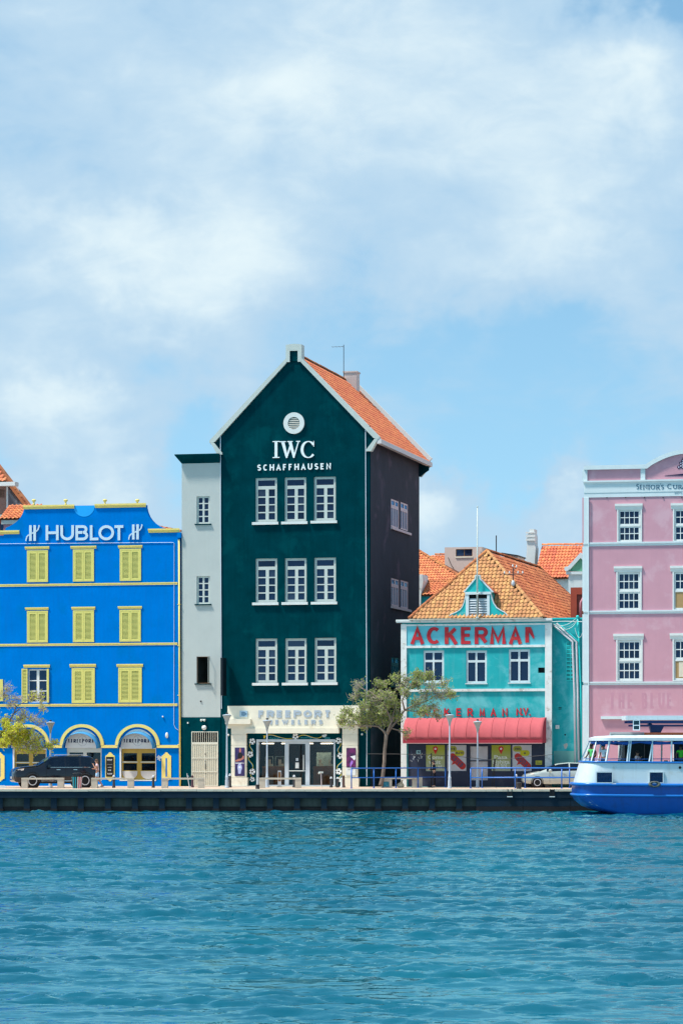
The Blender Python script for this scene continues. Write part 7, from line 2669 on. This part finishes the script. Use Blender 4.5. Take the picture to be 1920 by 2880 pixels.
def make_suv():
    blk = paint('black_car_paint', (.003, .005, .012), .16, .05, 1.0, bump=0, spec=.5, coat=.3)
    L = 5.0
    st = [(0.00, .42, .78, .84, .70, .62), (.10, .33, .92, 1.02, .86, .74), (.40, .29, 1.02, 1.15, .94, .80), (.95, .27, 1.08, 1.21, .98, .84), (1.40, .26, 1.10, 1.25, 1.0, .86), (1.80, .26, 1.10, 1.46, 1.0, .78), (2.18, .26, 1.11, 1.70, 1.0, .74),
          (2.30, .26, 1.11, 1.74, 1.0, .74), (2.95, .26, 1.12, 1.79, 1.0, .75), (3.02, .26, 1.12, 1.79, 1.0, .75), (3.80, .26, 1.14, 1.79, 1.0, .75), (3.92, .27, 1.14, 1.78, .995, .75), (4.50, .29, 1.17, 1.74, .97, .72), (4.66, .32, 1.18, 1.68, .95, .70), (4.92, .38, 1.10, 1.24, .90, .80), (5.0, .46, .90, .96, .80, .74)]
    def gl(i, j):
        if j == 5 and 5 <= i <= 7: return 's1'
        if j == 5 and i == 9: return 's2'
        if j == 5 and i == 11: return 's3'
        if j in (6, 7) and 4 <= i <= 5: return 'f'
        if j in (6, 7) and i == 13: return 'r'
        return None
    loc = at(30, 178.0)
    t = car('parked_suv', 'black sport utility car parked before the blue building', (loc[0], loc[1] + .60, QZ), math.radians(17), st, blk, (1.02, 4.12), .40, {'glass': gl})
    t.scale = (1.0, 1.0, 1.05)
    chrome = paint('chrome', (.65, .66, .66), .15, .03, 2.0, bump=0, metal=.9, spec=.6)
    s_ = -1
    # grille, lamps, plate, handles, mirrors, rails
    ob('grille', MB().merge(MB().box(-.52, .52, -.03, .03, .66, .74).box(-.56, .56, -.03, .03, .78, .85).box(-.52, .52, -.03, .03, .89, .95), lambda x, y, z: (.03 + (z - .66) * .22 + y, x, z)), chrome, t)
    ob('number_plate', MB().box(-.045, -.02, -.26, .26, .50, .62), M['white'], t)
    lm = paint('headlamp', (.70, .55, .45), .12, .05, 3.0, bump=0, spec=.6)
    for sgn in (-1, 1):
        ob('headlight', MB().add([(.10, sgn * .62, .88), (.14, sgn * .80, .88), (.52, sgn * .955, .97), (.56, sgn * .93, 1.06), (.30, sgn * .82, 1.04), (.13, sgn * .64, 1.0)], [(0, 1, 2, 3, 4, 5)]), lm, t).location = (-.012, sgn * .022, .012)
        ob('fog_lamp', MB().box(.06, .10, sgn * .62, sgn * .72, .42, .50), lm, t)
        for x in (2.55, 3.55):
            ob('door_handle', MB().box(x - .11, x + .11, sgn * 1.0, sgn * 1.03, .985, 1.02), chrome, t)
        ob('mirror', MB().box(1.90, 2.06, sgn * .96, sgn * 1.16, 1.12, 1.28), blk, t)
        ob('roof_rail', MB().tube([(2.35, sgn * .69, 1.775), (2.45, sgn * .69, 1.83), (4.2, sgn * .69, 1.825), (4.35, sgn * .69, 1.765)], .018, 6), chrome, t)
        ob('tail_lamp', MB().box(4.82, 4.93, sgn * .80, sgn * .925, .95, 1.12), flat('tail_red', (.3, .01, .01), .2), t)
        ob('sill_trim', MB().box(1.55, 3.45, sgn * .985, sgn * 1.012, .36, .40), chrome, t)
        ob('belt_trim', MB().box(1.95, 4.45, sgn * .958, sgn * .975, 1.125, 1.145), chrome, t)
        ob('arch_trim', MB().box(1.5, 3.5, sgn * .93, sgn * 1.004, .24, .33), M['black'], t)
    # door seams
    for x in (1.86, 2.985, 3.86):
        ob('door_seam', MB().box(x - .006, x + .006, -1.004, -.985, .38, 1.10), M['black'], t)


make_suv()


def make_sedan():
    slv = paint('silver_green_car_paint', (.50, .56, .52), .22, .04, 1.0, bump=0, spec=.5, metal=.35, coat=.6)
    st = [(0.00, .36, .62, .66, .62, .52), (.12, .26, .72, .78, .80, .68), (.5, .22, .80, .88, .85, .72), (.95, .21, .88, .97, .87, .74), (1.35, .21, .93, 1.15, .88, .68), (1.85, .21, .95, 1.36, .88, .62), (2.05, .21, .96, 1.42, .88, .61), (2.65, .21, .98, 1.48, .88, .61), (2.72, .21, .98, 1.48, .88, .61),
          (3.35, .21, 1.0, 1.46, .88, .61), (3.45, .22, 1.0, 1.44, .88, .61), (3.85, .24, 1.02, 1.34, .86, .60), (4.15, .28, 1.0, 1.15, .83, .64), (4.3, .38, .85, .9, .74, .64)]
    def gl(i, j):
        if j == 5 and 4 <= i <= 6: return 's1'
        if j == 5 and i == 8: return 's2'
        if j == 5 and i == 10: return 's3'
        if j in (6, 7) and 3 <= i <= 4: return 'f'
        if j in (6, 7) and i == 11: return 'r'
        return None
    loc = at(1468, 179.6)
    t = car('parked_sedan', 'silver-green car parked behind the blue railings and half hidden by the ferry', (loc[0], loc[1], QZ), math.radians(2), st, slv, (.80, 3.42), .305, {'glass': gl})
    for sgn in (-1, 1):
        ob('mirror', MB().ball((1.55, sgn * .98, 1.0), .11, 10, 6, (1, .8, .75)), slv, t, smooth=True)
        ob('headlight', MB().add([(.08, sgn * .55, .66), (.16, sgn * .74, .66), (.62, sgn * .84, .78), (.55, sgn * .76, .83), (.2, sgn * .66, .75)], [(0, 1, 2, 3, 4)]), paint('headlamp', (.7, .55, .45)), t).location = (-.012, sgn * .02, .012)
        for x in (2.35, 3.2):
            ob('door_handle', MB().box(x - .09, x + .09, sgn * .88, sgn * .905, .83, .86), slv, t)
        ob('tail_lamp', MB().box(4.1, 4.2, sgn * .7, sgn * .84, .82, .96), flat('tail_red', (.3, .01, .01), .2), t)
    for x in (1.52, 2.69, 3.40):
        ob('door_seam', MB().box(x - .005, x + .005, -.884, -.868, .30, .94), M['black'], t)


make_sedan()

# ================================================================== people
def skin_mesh(name, verts, edges, radii, sub=2):
    """grow one continuous surface round a jointed skeleton"""
    me = bpy.data.meshes.new(name)
    me.from_pydata(verts, edges, [])
    o = bpy.data.objects.new(name, me)
    COL.objects.link(o)
    sk = o.modifiers.new('skin', 'SKIN')
    sk.use_smooth_shade = True
    o.modifiers.new('sub', 'SUBSURF').levels = sub
    for d, r in zip(me.skin_vertices[0].data, radii):
        d.radius = (r, r) if isinstance(r, (int, float)) else r
    me.skin_vertices[0].data[0].use_root = True
    bpy.context.view_layer.update()
    out = bpy.data.meshes.new_from_object(o.evaluated_get(bpy.context.evaluated_depsgraph_get()))
    bpy.data.objects.remove(o)
    return out


def mesh_to_mb(me):
    m = MB()
    m.v = [tuple(v.co) for v in me.vertices]
    m.f = [tuple(p.vertices) for p in me.polygons]
    return m


def person(label, loc, rz, h, skin_c, top_c, low_c, hair_c, arms, legs, low='shorts', lean=0.0, longhair=0.0, cap=None, sleeves=.5, bag=None, female=False):
    """facing +x. arms: (shoulder->elbow->wrist) for left (+y) and right (-y); legs: knee, ankle for both"""
    t = thing('person', label, 'person', loc, rz)
    s = h / 1.72
    def V(x, y, z):
        return (x * s, y * s, z * s)
    sw, hw = (.165, .095) if female else (.19, .09)
    lx = lambda z: lean * (z - .93)
    verts = [V(0, 0, .95), V(lx(1.1) - .01, 0, 1.10), V(lx(1.3), 0, 1.30), V(lx(1.42), 0, 1.42), V(lx(1.50) + .01, 0, 1.50), V(lx(1.57) + .03, 0, 1.57), V(lx(1.66) + .035, 0, 1.67)]
    rad = [(.13, .11), (.125, .10), (.14, .105), (.10, .085), .055, (.078, .088), (.07, .085)]
    edges = [(0, 1), (1, 2), (2, 3), (3, 4), (4, 5), (5, 6)]
    tips = []
    for sgn, (el, wr) in zip((1, -1), arms):
        o = len(verts)
        sh = (lx(1.40), sgn * sw, 1.40)
        hd = Vector(wr) + (Vector(wr) - Vector(el)).normalized() * .07
        verts += [V(*sh), V(*el), V(*wr), V(*hd)]
        rad += [.055, .042, .030, (.035, .022)]
        edges += [(3, o), (o, o + 1), (o + 1, o + 2), (o + 2, o + 3)]
        tips.append((Vector(V(*hd)), (Vector(V(*wr)) - Vector(V(*el))).normalized(), sgn))
    for sgn, (kn, an) in zip((1, -1), legs):
        o = len(verts)
        verts += [V(0, sgn * hw, .88), V(*kn), V(*an), V(an[0] + .15, an[1] + sgn * .02, an[2] - .045)]
        rad += [.088, .058, .040, (.038, .028)]
        edges += [(0, o), (o, o + 1), (o + 1, o + 2), (o + 2, o + 3)]
    rad = [tuple(q * s for q in r) if isinstance(r, tuple) else r * s for r in rad]
    body = mesh_to_mb(skin_mesh('body', verts, edges, rad))
    # fingers and thumb on each hand
    for tip, d, sgn in tips:
        a = d.cross(Vector((0, 0, 1))).normalized()
        b = d.cross(a)
        for k, ln in enumerate((.062, .072, .068, .055)):
            p0 = tip + a * (k - 1.5) * .016 * s - d * .01
            p1 = p0 + d * ln * .55 * s
            p2 = p1 + (d * .6 + b * .5) * ln * .5 * s
            body.tube([p0, p1, p2], [.009 * s, .008 * s, .006 * s], 5)
        p0 = tip - d * .035 * s + a * .03 * s
        body.tube([p0, p0 + (a * .7 + d * .6) * .035 * s, p0 + (a * .5 + d * 1.2) * .05 * s], [.011 * s, .009 * s, .007 * s], 5)
    # nose, ears
    hx, hz = (lx(1.6) + .035) * s, 1.62 * s
    body.add([(hx + .088 * s, 0, hz + .02 * s), (hx + .118 * s, 0, hz - .025 * s), (hx + .085 * s, .018 * s, hz - .03 * s), (hx + .085 * s, -.018 * s, hz - .03 * s)], [(0, 2, 1), (0, 1, 3), (1, 2, 3)])
    for sgn in (-1, 1):
        body.ball((hx - .005 * s, sgn * .088 * s, hz - .005 * s), .028 * s, 6, 4, (.7, .4, 1))
    ob('body', body, flat('skin_%02d' % (int(skin_c[0] * 100)), skin_c, .55), t, smooth=True)
    fc = MB()
    for sgn in (-1, 1):
        fc.ball((hx + .083 * s, sgn * .032 * s, hz + .015 * s), .012 * s, 6, 4)
    fc.box(hx + .082 * s, hx + .092 * s, -.025 * s, .025 * s, hz - .06 * s, hz - .052 * s)
    ob('eyes_and_mouth', fc, flat('face_dark', (.03, .015, .012)), t)
    # hair
    hm = MB().ball((hx - .018 * s, 0, hz + .045 * s), .108 * s, 14, 10, (1.0, .92, .92))
    if longhair:
        n = 7
        for k in range(n):
            yy = (k - (n - 1) / 2) * .026 * s
            hm.tube([(hx - .07 * s, yy, hz + .03 * s), (hx - .115 * s, yy * 1.2, hz - .10 * s), (hx - .10 * s, yy * 1.4, hz - longhair * s)], [.035 * s, .035 * s, .018 * s], 6)
    ob('hair', hm, flat('hair_%02d' % int(hair_c[0] * 200), hair_c, .7), t, smooth=True)
    # cut the hair cap away from the face by keeping the face proud of it
    if cap:
        cm = MB().ball((hx - .012 * s, 0, hz + .07 * s), .112 * s, 14, 8, (1.02, .95, .75))
        cm.box(hx + .06 * s, hx + .20 * s, -.07 * s, .07 * s, hz + .055 * s, hz + .07 * s)
        ob('cap', cm, flat('cap_cloth', cap), t, smooth='auto')
    # top
    tv = [V(lx(1.0), 0, 1.0), V(lx(1.14) - .01, 0, 1.14), V(lx(1.3), 0, 1.30), V(lx(1.41), 0, 1.415)]
    tr = [(.142, .122), (.135, .112), (.152, .117), (.105, .09)]
    te = [(0, 1), (1, 2), (2, 3)]
    for sgn, (el, wr) in zip((1, -1), arms):
        o = len(tv)
        sh = Vector((lx(1.40), sgn * sw, 1.40))
        e = sh + (Vector(el) - sh) * min(1, sleeves)
        tv += [V(*sh), V(*e)]
        tr += [.068, .060 if sleeves < .9 else .052]
        te += [(3, o), (o, o + 1)]
        if sleeves > 1:
            tv.append(V(*wr)); tr.append(.042); te.append((o + 1, o + 2))
    tr = [tuple(q * s for q in r) if isinstance(r, tuple) else r * s for r in tr]
    ob('top', skin_mesh('top', tv, te, tr), top_c, t, smooth=True)
    # shorts or trousers
    bv = [V(lx(1.02), 0, 1.02), V(0, 0, .93)]
    br = [(.135, .118), (.142, .122)]
    be = [(0, 1)]
    for sgn, (kn, an) in zip((1, -1), legs):
        o = len(bv)
        hip = Vector((0, sgn * hw, .88))
        if low == 'shorts':
            bv += [V(*hip), V(*(hip + (Vector(kn) - hip) * .62))]
            br += [.10, .085]
            be += [(1, o), (o, o + 1)]
        else:
            bv += [V(*hip), V(*kn), V(an[0], an[1], an[2] + .02)]
            br += [.10, .075, .062]
            be += [(1, o), (o, o + 1), (o + 1, o + 2)]
    br = [tuple(q * s for q in r) if isinstance(r, tuple) else r * s for r in br]
    ob('shorts' if low == 'shorts' else 'trousers', skin_mesh('legwear', bv, be, br), low_c, t, smooth=True)
    for sgn, (kn, an) in zip((1, -1), legs):
        a = V(an[0] + .05, an[1] + sgn * .01, an[2] - .05)
        ob('shoe', MB().ball(a, .12 * s, 10, 6, (1.15, .42, .36)), flat('shoe_grey', (.25, .25, .25)), t, smooth=True)
    if bag:
        o = V(lx(1.25) - .19, 0, 1.22)
        ob('backpack', MB().ball(o, .19 * s, 10, 8, (.6, .75, 1.15)), flat('bag_cloth', bag), t, smooth=True)
    return t


def people():
    cl = lambda n, c: paint('cloth_' + n, c, .85, .1, 6.0, bump=0)
    straight = (((0, .10, .50), (-.02, .10, .10)), ((.02, -.10, .50), (0, -.10, .10)))
    Y = 177.6
    l = at(274, Y)
    # walking to the left with a drink at her lips
    person('woman in pale pink top and light blue shorts walking left past the car', l, PI, 1.64, (.46, .23, .15), cl('pink', (.74, .52, .56)), cl('sky', (.36, .55, .74)), (.10, .05, .03),
           (((.10, .20, 1.16), (.24, .10, 1.40)), ((.02, -.24, 1.13), (.26, -.18, 1.16))), (((.10, .09, .50), (-.02, .09, .12)), ((-.06, -.10, .50), (-.30, -.09, .15))), female=True, longhair=.22, sleeves=.4, lean=.05)
    l = at(1221, 180.4)
    person('person all in black looking at a phone before the turquoise shop', l, PI, 1.60, (.40, .22, .16), cl('black', (.010, .010, .014)), cl('black2', (.012, .012, .018)), (.025, .025, .03),
           (((.08, .22, 1.14), (.30, .10, 1.14)), ((.06, -.24, 1.13), (.30, -.08, 1.13))), straight, 'trousers', .06, .1, sleeves=1.2)
    ph_ = ob('mobile_phone', MB().box(-.012, .012, -.04, .04, -.07, .07), M['black'])
    ph_.location = (l[0] - .42, l[1] + .0, l[2] + 1.10)
    tag(ph_, 'dark mobile phone held by the person in black', 'phone')


people()

# ================================================================== ferry
def make_ferry():
    Yc = 164.4
    Bm = 2.55
    X0 = (1608 - CXP) / FPX * Yc
    L, Lb, nn = 17.0, 1.25, 3.0
    t = thing('ferry', 'white and blue passenger ferry with open cabin leaving at right edge', 'ferry', (X0, Yc, 0))
    blue = paint('ferry_blue_gloss', (.004, .075, .36), .28, .06, 1.5, (.006, .05, .22), .35, 1.3, streak=.45, streak_col=(.02, .045, .16), bump=.05, spec=.5)
    blue2 = paint('ferry_rail_blue', (.008, .15, .50), .3, .05, 2.0, bump=0, spec=.5)
    wht = paint('ferry_white_gloss', (.58, .66, .70), .35, .05, 1.0, (.50, .53, .50), .25, 1.6, streak=.35, streak_col=(.44, .40, .34), bump=.05, spec=.5)

    def outline(tip, B, end=L, m=14):
        """half plan from the bow tip along the near side (negative y)"""
        pts = []
        for k in range(m + 1):
            a = k / m * PI / 2
            pts.append((tip + (Lb) * (1 - math.cos(a) ** (2 / nn)), -B * math.sin(a) ** (2 / nn)))
        for x in (Lb + tip + 1.5, Lb + tip + 4, Lb + tip + 8, end):
            pts.append((x, -B))
        return pts

    def full(tip, B):
        h = outline(tip, B)
        return [(x, -y) for x, y in h[::-1]] + h[1:]

    def loft(levels, cap_top=False, cap_bot=False):
        m = MB()
        rings = [[(x, y, z + (.05 * max(0, 1 - x / 5) if sh else 0)) for x, y in full(tip, B)] for (z, tip, B, sh) in levels]
        n = len(rings[0])
        for r_ in rings:
            m.v += r_
        for i in range(len(rings) - 1):
            for k in range(n - 1):
                m.f.append((i * n + k, i * n + k + 1, (i + 1) * n + k + 1, (i + 1) * n + k))
            m.f.append((i * n + n - 1, i * n, (i + 1) * n, (i + 1) * n + n - 1))
        if cap_top: m.f.append(tuple((len(rings) - 1) * n + k for k in range(n)))
        if cap_bot: m.f.append(tuple(range(n - 1, -1, -1)))
        return m

    # steel hull, raked under the bow
    ob('hull', loft([(-.6, 3.4, 2.0, 0), (-.08, 2.2, 2.32, 0), (.18, 1.2, 2.42, 0), (.40, .55, 2.48, 0), (.70, .14, 2.53, 1), (.96, .03, 2.55, 1), (1.55, .02, 2.56, 1)], cap_bot=True), blue, t, smooth='auto')
    ob('boot_stripe', loft([(-.5, 3.18, 2.05, 0), (.03, 1.80, 2.372, 0)]), paint('antifouling', (.09, .02, .03), .6), t, smooth='auto')

    def rail(z, tip, B, r, mat, name):
        pts = [(x, y, z + .05 * max(0, 1 - x / 5)) for x, y in full(tip, B)]
        return ob(name, MB().tube(pts, r, 8), mat, t, smooth=True)
    rail(.98, .0, 2.57, .075, blue2, 'rub_rail')
    rail(1.55, -.02, 2.59, .085, blue2, 'gunwale_rail')
    # white cabin side
    ob('cabin_side', loft([(1.56, .10, 2.50, 1), (2.0, .22, 2.49, 1), (2.72, .44, 2.47, 1)]), wht, t, smooth='auto')
    ob('deck', loft([(1.95, .25, 2.44, 0), (2.0, .26, 2.44, 0)], True, True), paint('deck_grey', (.12, .14, .16), .7), t)
    rail(2.74, .43, 2.50, .05, blue2, 'sill_rail')
    # side windows with blue curtains, following the curve of the bow
    full_h = outline(.25, 2.495)
    def on_side(px):
        """point and direction on the near side seen in photo column px"""
        best = None
        for i in range(len(full_h) - 1):
            for s_ in np.linspace(0, 1, 12):
                x = full_h[i][0] * (1 - s_) + full_h[i + 1][0] * s_
                y = full_h[i][1] * (1 - s_) + full_h[i + 1][1] * s_
                p = CXP + (X0 + x) / (Yc + y) * FPX
                if best is None or abs(p - px) < best[0]:
                    best = (abs(p - px), x, y, math.atan2(full_h[i + 1][1] - full_h[i][1], full_h[i + 1][0] - full_h[i][0]))
        return best[1:]
    for a, e in ((775, 907), (1260, 1388)):
        xa, ya, _ = on_side(c8(a, 0)[0])
        xb, yb, _ = on_side(c8(e, 0)[0])
        ang = math.atan2(yb - ya, xb - xa)
        w = math.hypot(xb - xa, yb - ya)
        zz0, zz1 = 1.70, 2.22
        wo = ob('cabin_window', MB().plate(-.05, w + .05, zz0 - .05, zz1 + .05, [(0, w, zz0, zz1)], -.05, .03), wht, t)
        bul = .09 if a < 1000 else 0.0
        wo.location = (xa + bul * math.sin(ang), ya - .02 - bul * math.cos(ang), 0)
        wo.rotation_euler = (0, 0, ang)
        ob('pane', MB().box(0, w, -.01, -.004, zz0, zz1), glass('ferry_glass', (.004, .015, .07), .6), wo)
        cm = MB()
        n = 12
        for k in range(n):
            xx, xy = w * k / n, w * (k + 1) / n
            ya_, yb_ = (.0, .025) if k % 2 else (.025, .0)
            cm.add([(xx, ya_, zz0), (xy, yb_, zz0), (xy, yb_, zz1), (xx, ya_, zz1)], [(0, 1, 2, 3)])
        ob('curtain', cm, paint('blue_curtain', (.01, .06, .36), .8, .3, 5.0), wo)
        ob('sill_moulding', MB().tube([(-.22, -.03, zz0 - .08), (w + .22, -.03, zz0 - .08)], .025, 6), wht, wo)
    # roof slab with camber
    rm = loft([(3.88, .96, 2.52, 0), (3.90, .90, 2.62, 0), (4.05, .92, 2.62, 0), (4.14, 1.25, 2.45, 0), (4.20, 2.2, 1.9, 0)], True, True)
    ob('roof', rm, wht, t, smooth='auto')
    ob('roof_rib', MB().box(2.6, 3.3, -2.45, -2.0, 4.10, 4.16), wht, t)
    # window posts: raked near the bow, pairs amidships; matching posts on the far side
    P8 = lambda x, y: ((c8(x, y)[0] - CXP) / FPX)
    lo, hi = outline(.46, 2.46), outline(.98, 2.50)
    def along(o, px):
        best = None
        for i in range(len(o) - 1):
            for s_ in np.linspace(0, 1, 16):
                x, y = o[i][0] * (1 - s_) + o[i + 1][0] * s_, o[i][1] * (1 - s_) + o[i + 1][1] * s_
                p = CXP + (X0 + x) / (Yc + y) * FPX
                if best is None or abs(p - px) < best[0]:
                    best = (abs(p - px), x, y)
        return best[1:]
    pm = paint('post_white', (.72, .78, .82), .35, .04, 3.0, bump=0)
    for (xb, xt, w) in ((655, 722, .05), (722, 775, .055), (860, 893, .075), (1052, 1068, .06), (1068, 1084, .05), (1270, 1277, .06), (1286, 1292, .05), (1455, 1463, .06), (1472, 1478, .05), (1650, 1656, .06), (1668, 1672, .05), (1850, 1856, .06), (1868, 1872, .05), (2060, 2064, .06), (2078, 2082, .05)):
        a, c = along(lo, c8(xb, 0)[0]), along(hi, c8(xt, 0)[0])
        for sgn in (1, -1):
            ob('cabin_post', MB().tube([(a[0], a[1] * sgn, 2.72), (c[0], c[1] * sgn, 3.90)], w * .75, 4), pm, t)
    # rolled blue side curtains under the roof edge
    tarp = paint('blue_tarpaulin', (.008, .075, .33), .45, .3, 6.0, bump=.3, bscale=20)
    hh = outline(1.02, 2.44)
    for sgn in (1, -1):
        m = MB()
        pts, rad = [], []
        dense = []
        for i in range(len(hh) - 1):
            for s_ in np.linspace(0, 1, 5)[:-1]:
                dense.append((hh[i][0] * (1 - s_) + hh[i + 1][0] * s_, hh[i][1] * (1 - s_) + hh[i + 1][1] * s_))
        r_ = np.random.default_rng(3)
        for i, (x, y) in enumerate(dense):
            pts.append((x, y * sgn, 3.79 + .03 * math.sin(i * 1.3)))
            rad.append(.075 + .03 * math.sin(i * 1.9) + r_.uniform(-.015, .015))
        ob('rolled_curtain', m.tube(pts, rad, 8), tarp, t, smooth=True)
    # inside: hand rail, seat backs, bulkhead, sloping blue stair casing
    ob('hand_rail', MB().tube([(x, y * .97, 2.93) for x, y in outline(.60, 2.40)], .018, 6), blue2, t)
    ob('hand_rail', MB().tube([(x, -y * .97, 2.93) for x, y in outline(.60, 2.40)], .018, 6), blue2, t)
    for k in range(6):
        x = 2.6 + k * 1.25
        for yy in (-1.6, 1.2):
            ob('seat', MB().box(x, x + .10, yy - .55, yy + .55, 2.0, 2.85).box(x - .42, x, yy - .55, yy + .55, 2.36, 2.44).box(x - .38, x - .32, yy - .5, yy + .5, 2.0, 2.36), M['black'], t)
    ob('bulkhead', MB().box(2.85, 3.9, .35, .45, 2.0, 3.88).box(3.95, 4.4, .6, .7, 2.0, 3.88), paint('bulkhead_dark', (.02, .03, .04), .6), t)
    m = MB().prism([(5.65, 2.0), (6.35, 2.0), (7.1, 3.88), (6.3, 3.88)], -1.35, -.2)
    ob('stair_casing', m, paint('casing_blue', (.006, .11, .44), .45, .06), t)
    ob('stair_casing', MB().box(5.5, 6.2, .3, .5, 2.0, 3.88), paint('casing_navy', (.006, .03, .12), .5), t)
    # on the roof: hatch, orange strip, blue frame carrying the upper canopy, wheelhouse frame
    R = lambda x0, y0, x1, y1, Y: ((c8(x0, 0)[0] - CXP) / FPX * Y - X0, (c8(x1, 0)[0] - CXP) / FPX * Y - X0, ZC - (c8(0, y1)[1] - HYP) / FPX * Y, ZC - (c8(0, y0)[1] - HYP) / FPX * Y)
    Yr = Yc
    a = R(890, 524, 1200, 547, Yr)
    ob('roof_hatch', MB().plate(a[0], a[1], a[2] - .06, a[3], [(a[0] + .06, a[1] - .06, a[2] - .05, a[3] - .05)], -.5, -.42).box(a[0] + .05, a[1] - .05, -.40, .4, a[2] - .06, a[3] - .06), paint('hatch_grey', (.36, .44, .44), .5), t)
    a = R(1212, 526, 1900, 543, Yr)
    ob('orange_float', MB().box(a[0], a[1], -.55, .55, a[2] - .05, a[3]), flat('float_orange', (.70, .16, .06), .5), t)
    nv = paint('navy_frame', (.006, .03, .13), .45, .05)
    a, c = R(1045, 418, 2200, 440, Yr), R(1075, 455, 2200, 470, Yr)
    ob('canopy_beam', MB().box(a[0], a[1], -1.0, -.9, a[2], a[3]).box(a[0], a[1], .9, 1.0, a[2], a[3]), nv, t)
    ob('canopy_beam', MB().box(c[0], c[1], -.6, -.5, c[2], c[3]).box(c[0], c[1], .5, .6, c[2], c[3]), nv, t)
    a = R(1025, 372, 2300, 412, Yr)
    ob('canopy', MB().box(a[0], a[1], -1.3, 1.3, a[2], a[3]), wht, t)
    a = R(1240, 470, 1390, 522, Yr)
    w = a[1] - a[0]
    ob('canopy_pedestal', MB().prism([(a[0], a[3] + .12), (a[0] + .12, a[3]), (a[0] + .18, a[2] - .02), (a[1] - .18, a[2] - .02), (a[1] - .02, a[3]), (a[1] - .06, a[3] + .05)], -.35, .35), nv, t)
    a2 = R(1240, 430, 1262, 480, Yr)
    ob('canopy_strut', MB().prism([(a2[0] - .02, a2[3]), (a2[1], a2[3]), (a2[1] + .35, a2[2] - .1), (a2[0] + .25, a2[2] - .1)], -.30, .30), nv, t)
    a = R(1108, 410, 1172, 506, Yr - 1.2)
    hz = (a[2] + a[3]) / 2
    fo = ob('lantern_frame', MB().plate(a[0], a[1], a[2], a[3], [(a[0] + .04, a[1] - .04, a[2] + .05, hz - .03), (a[0] + .04, a[1] - .04, hz + .02, a[3] - .04)], -1.25, -1.15), pm, t)
    ob('frame_glass', MB().box(a[0] + .03, a[1] - .03, -1.205, -1.195, a[2] + .03, a[3] - .03), glass('lantern_glass_green', (.01, .05, .05), .3), fo)
    # mooring tyre hung at the rail, scupper
    xx, yy, _ = on_side(c8(1290, 0)[0])
    tm = MB()
    for i in range(24):
        a_ = 2 * PI * i / 24
        for k in range(8):
            b_ = 2 * PI * k / 8
            rr = .20 + .075 * math.cos(b_)
            tm.v.append((xx + rr * math.cos(a_) * 1.2, yy - .20 + .075 * math.sin(b_) + .02 * math.sin(3 * a_), 1.60 + rr * math.sin(a_) * .62))
    for i in range(24):
        for k in range(8):
            tm.f.append((i * 8 + k, ((i + 1) % 24) * 8 + k, ((i + 1) % 24) * 8 + (k + 1) % 8, i * 8 + (k + 1) % 8))
    ob('rope_coil', tm, paint('old_rope', (.10, .11, .10), .9, .4, 9.0, bump=.6, bscale=30), t, smooth=True)
    xx, yy, _ = on_side(c8(1523, 0)[0])
    ob('scupper', MB().lathe([(.0, yy - .02), (.07, yy - .02), (.07, yy + .01)], (xx, 0, 2.48), 12, 'y'), M['black'], t)
    # ---- passengers
    cl = lambda n, c: paint('cloth_' + n, c, .85, .1, 6.0, bump=0)
    stand = (((0, .10, .50), (-.02, .10, .10)), ((.02, -.10, .50), (0, -.10, .10)))
    def spot(px, y):
        return ((px - CXP) / FPX * (Yc + y), Yc + y, 2.0)
    person('passenger in bright green shirt with dark backpack at the ferry bow', spot(1664, -1.55), math.radians(222), 1.72, (.12, .06, .04), cl('green', (.08, .46, .12)), cl('denim', (.05, .08, .16)), (.015, .012, .012),
           (((-.02, .24, 1.16), (.16, .22, 1.02)), ((.03, -.26, 1.18), (.20, -.26, 1.04))), stand, 'trousers', .04, bag=(.02, .02, .025))
    person('passenger in blue cap and patterned white shirt near the ferry bow', spot(1697, -1.75), math.radians(235), 1.70, (.32, .17, .11), cl('white', (.62, .68, .74)), cl('denim2', (.04, .06, .12)), (.02, .015, .015),
           (((.0, .23, 1.16), (.10, .24, .96)), ((.0, -.23, 1.16), (.1, -.24, .98))), stand, 'trousers', cap=(.01, .08, .34))
    person('seated passenger in pale top raising one arm inside the ferry', (spot(1790, -1.9)[0], spot(1790, -1.9)[1], 1.72), math.radians(-35), 1.62, (.34, .17, .11), cl('blush', (.72, .58, .58)), cl('grey', (.10, .10, .12)), (.02, .014, .012),
           (((.10, .22, 1.14), (.30, .20, 1.24)), ((.16, -.22, 1.16), (.36, -.20, 1.36))), (((.38, .10, .62), (.40, .10, .30)), ((.38, -.10, .62), (.40, -.10, .30))), 'trousers', .02, .2, female=True)
    person('passenger in vivid green shirt at the right edge of the ferry', spot(1914, -1.9), math.radians(255), 1.66, (.14, .07, .045), cl('lime', (.06, .52, .03)), cl('denim3', (.04, .06, .12)), (.012, .01, .01),
           (((.0, .24, 1.16), (.10, .22, .98)), ((.05, -.26, 1.18), (.18, -.2, 1.02))), stand, 'trousers')


make_ferry()
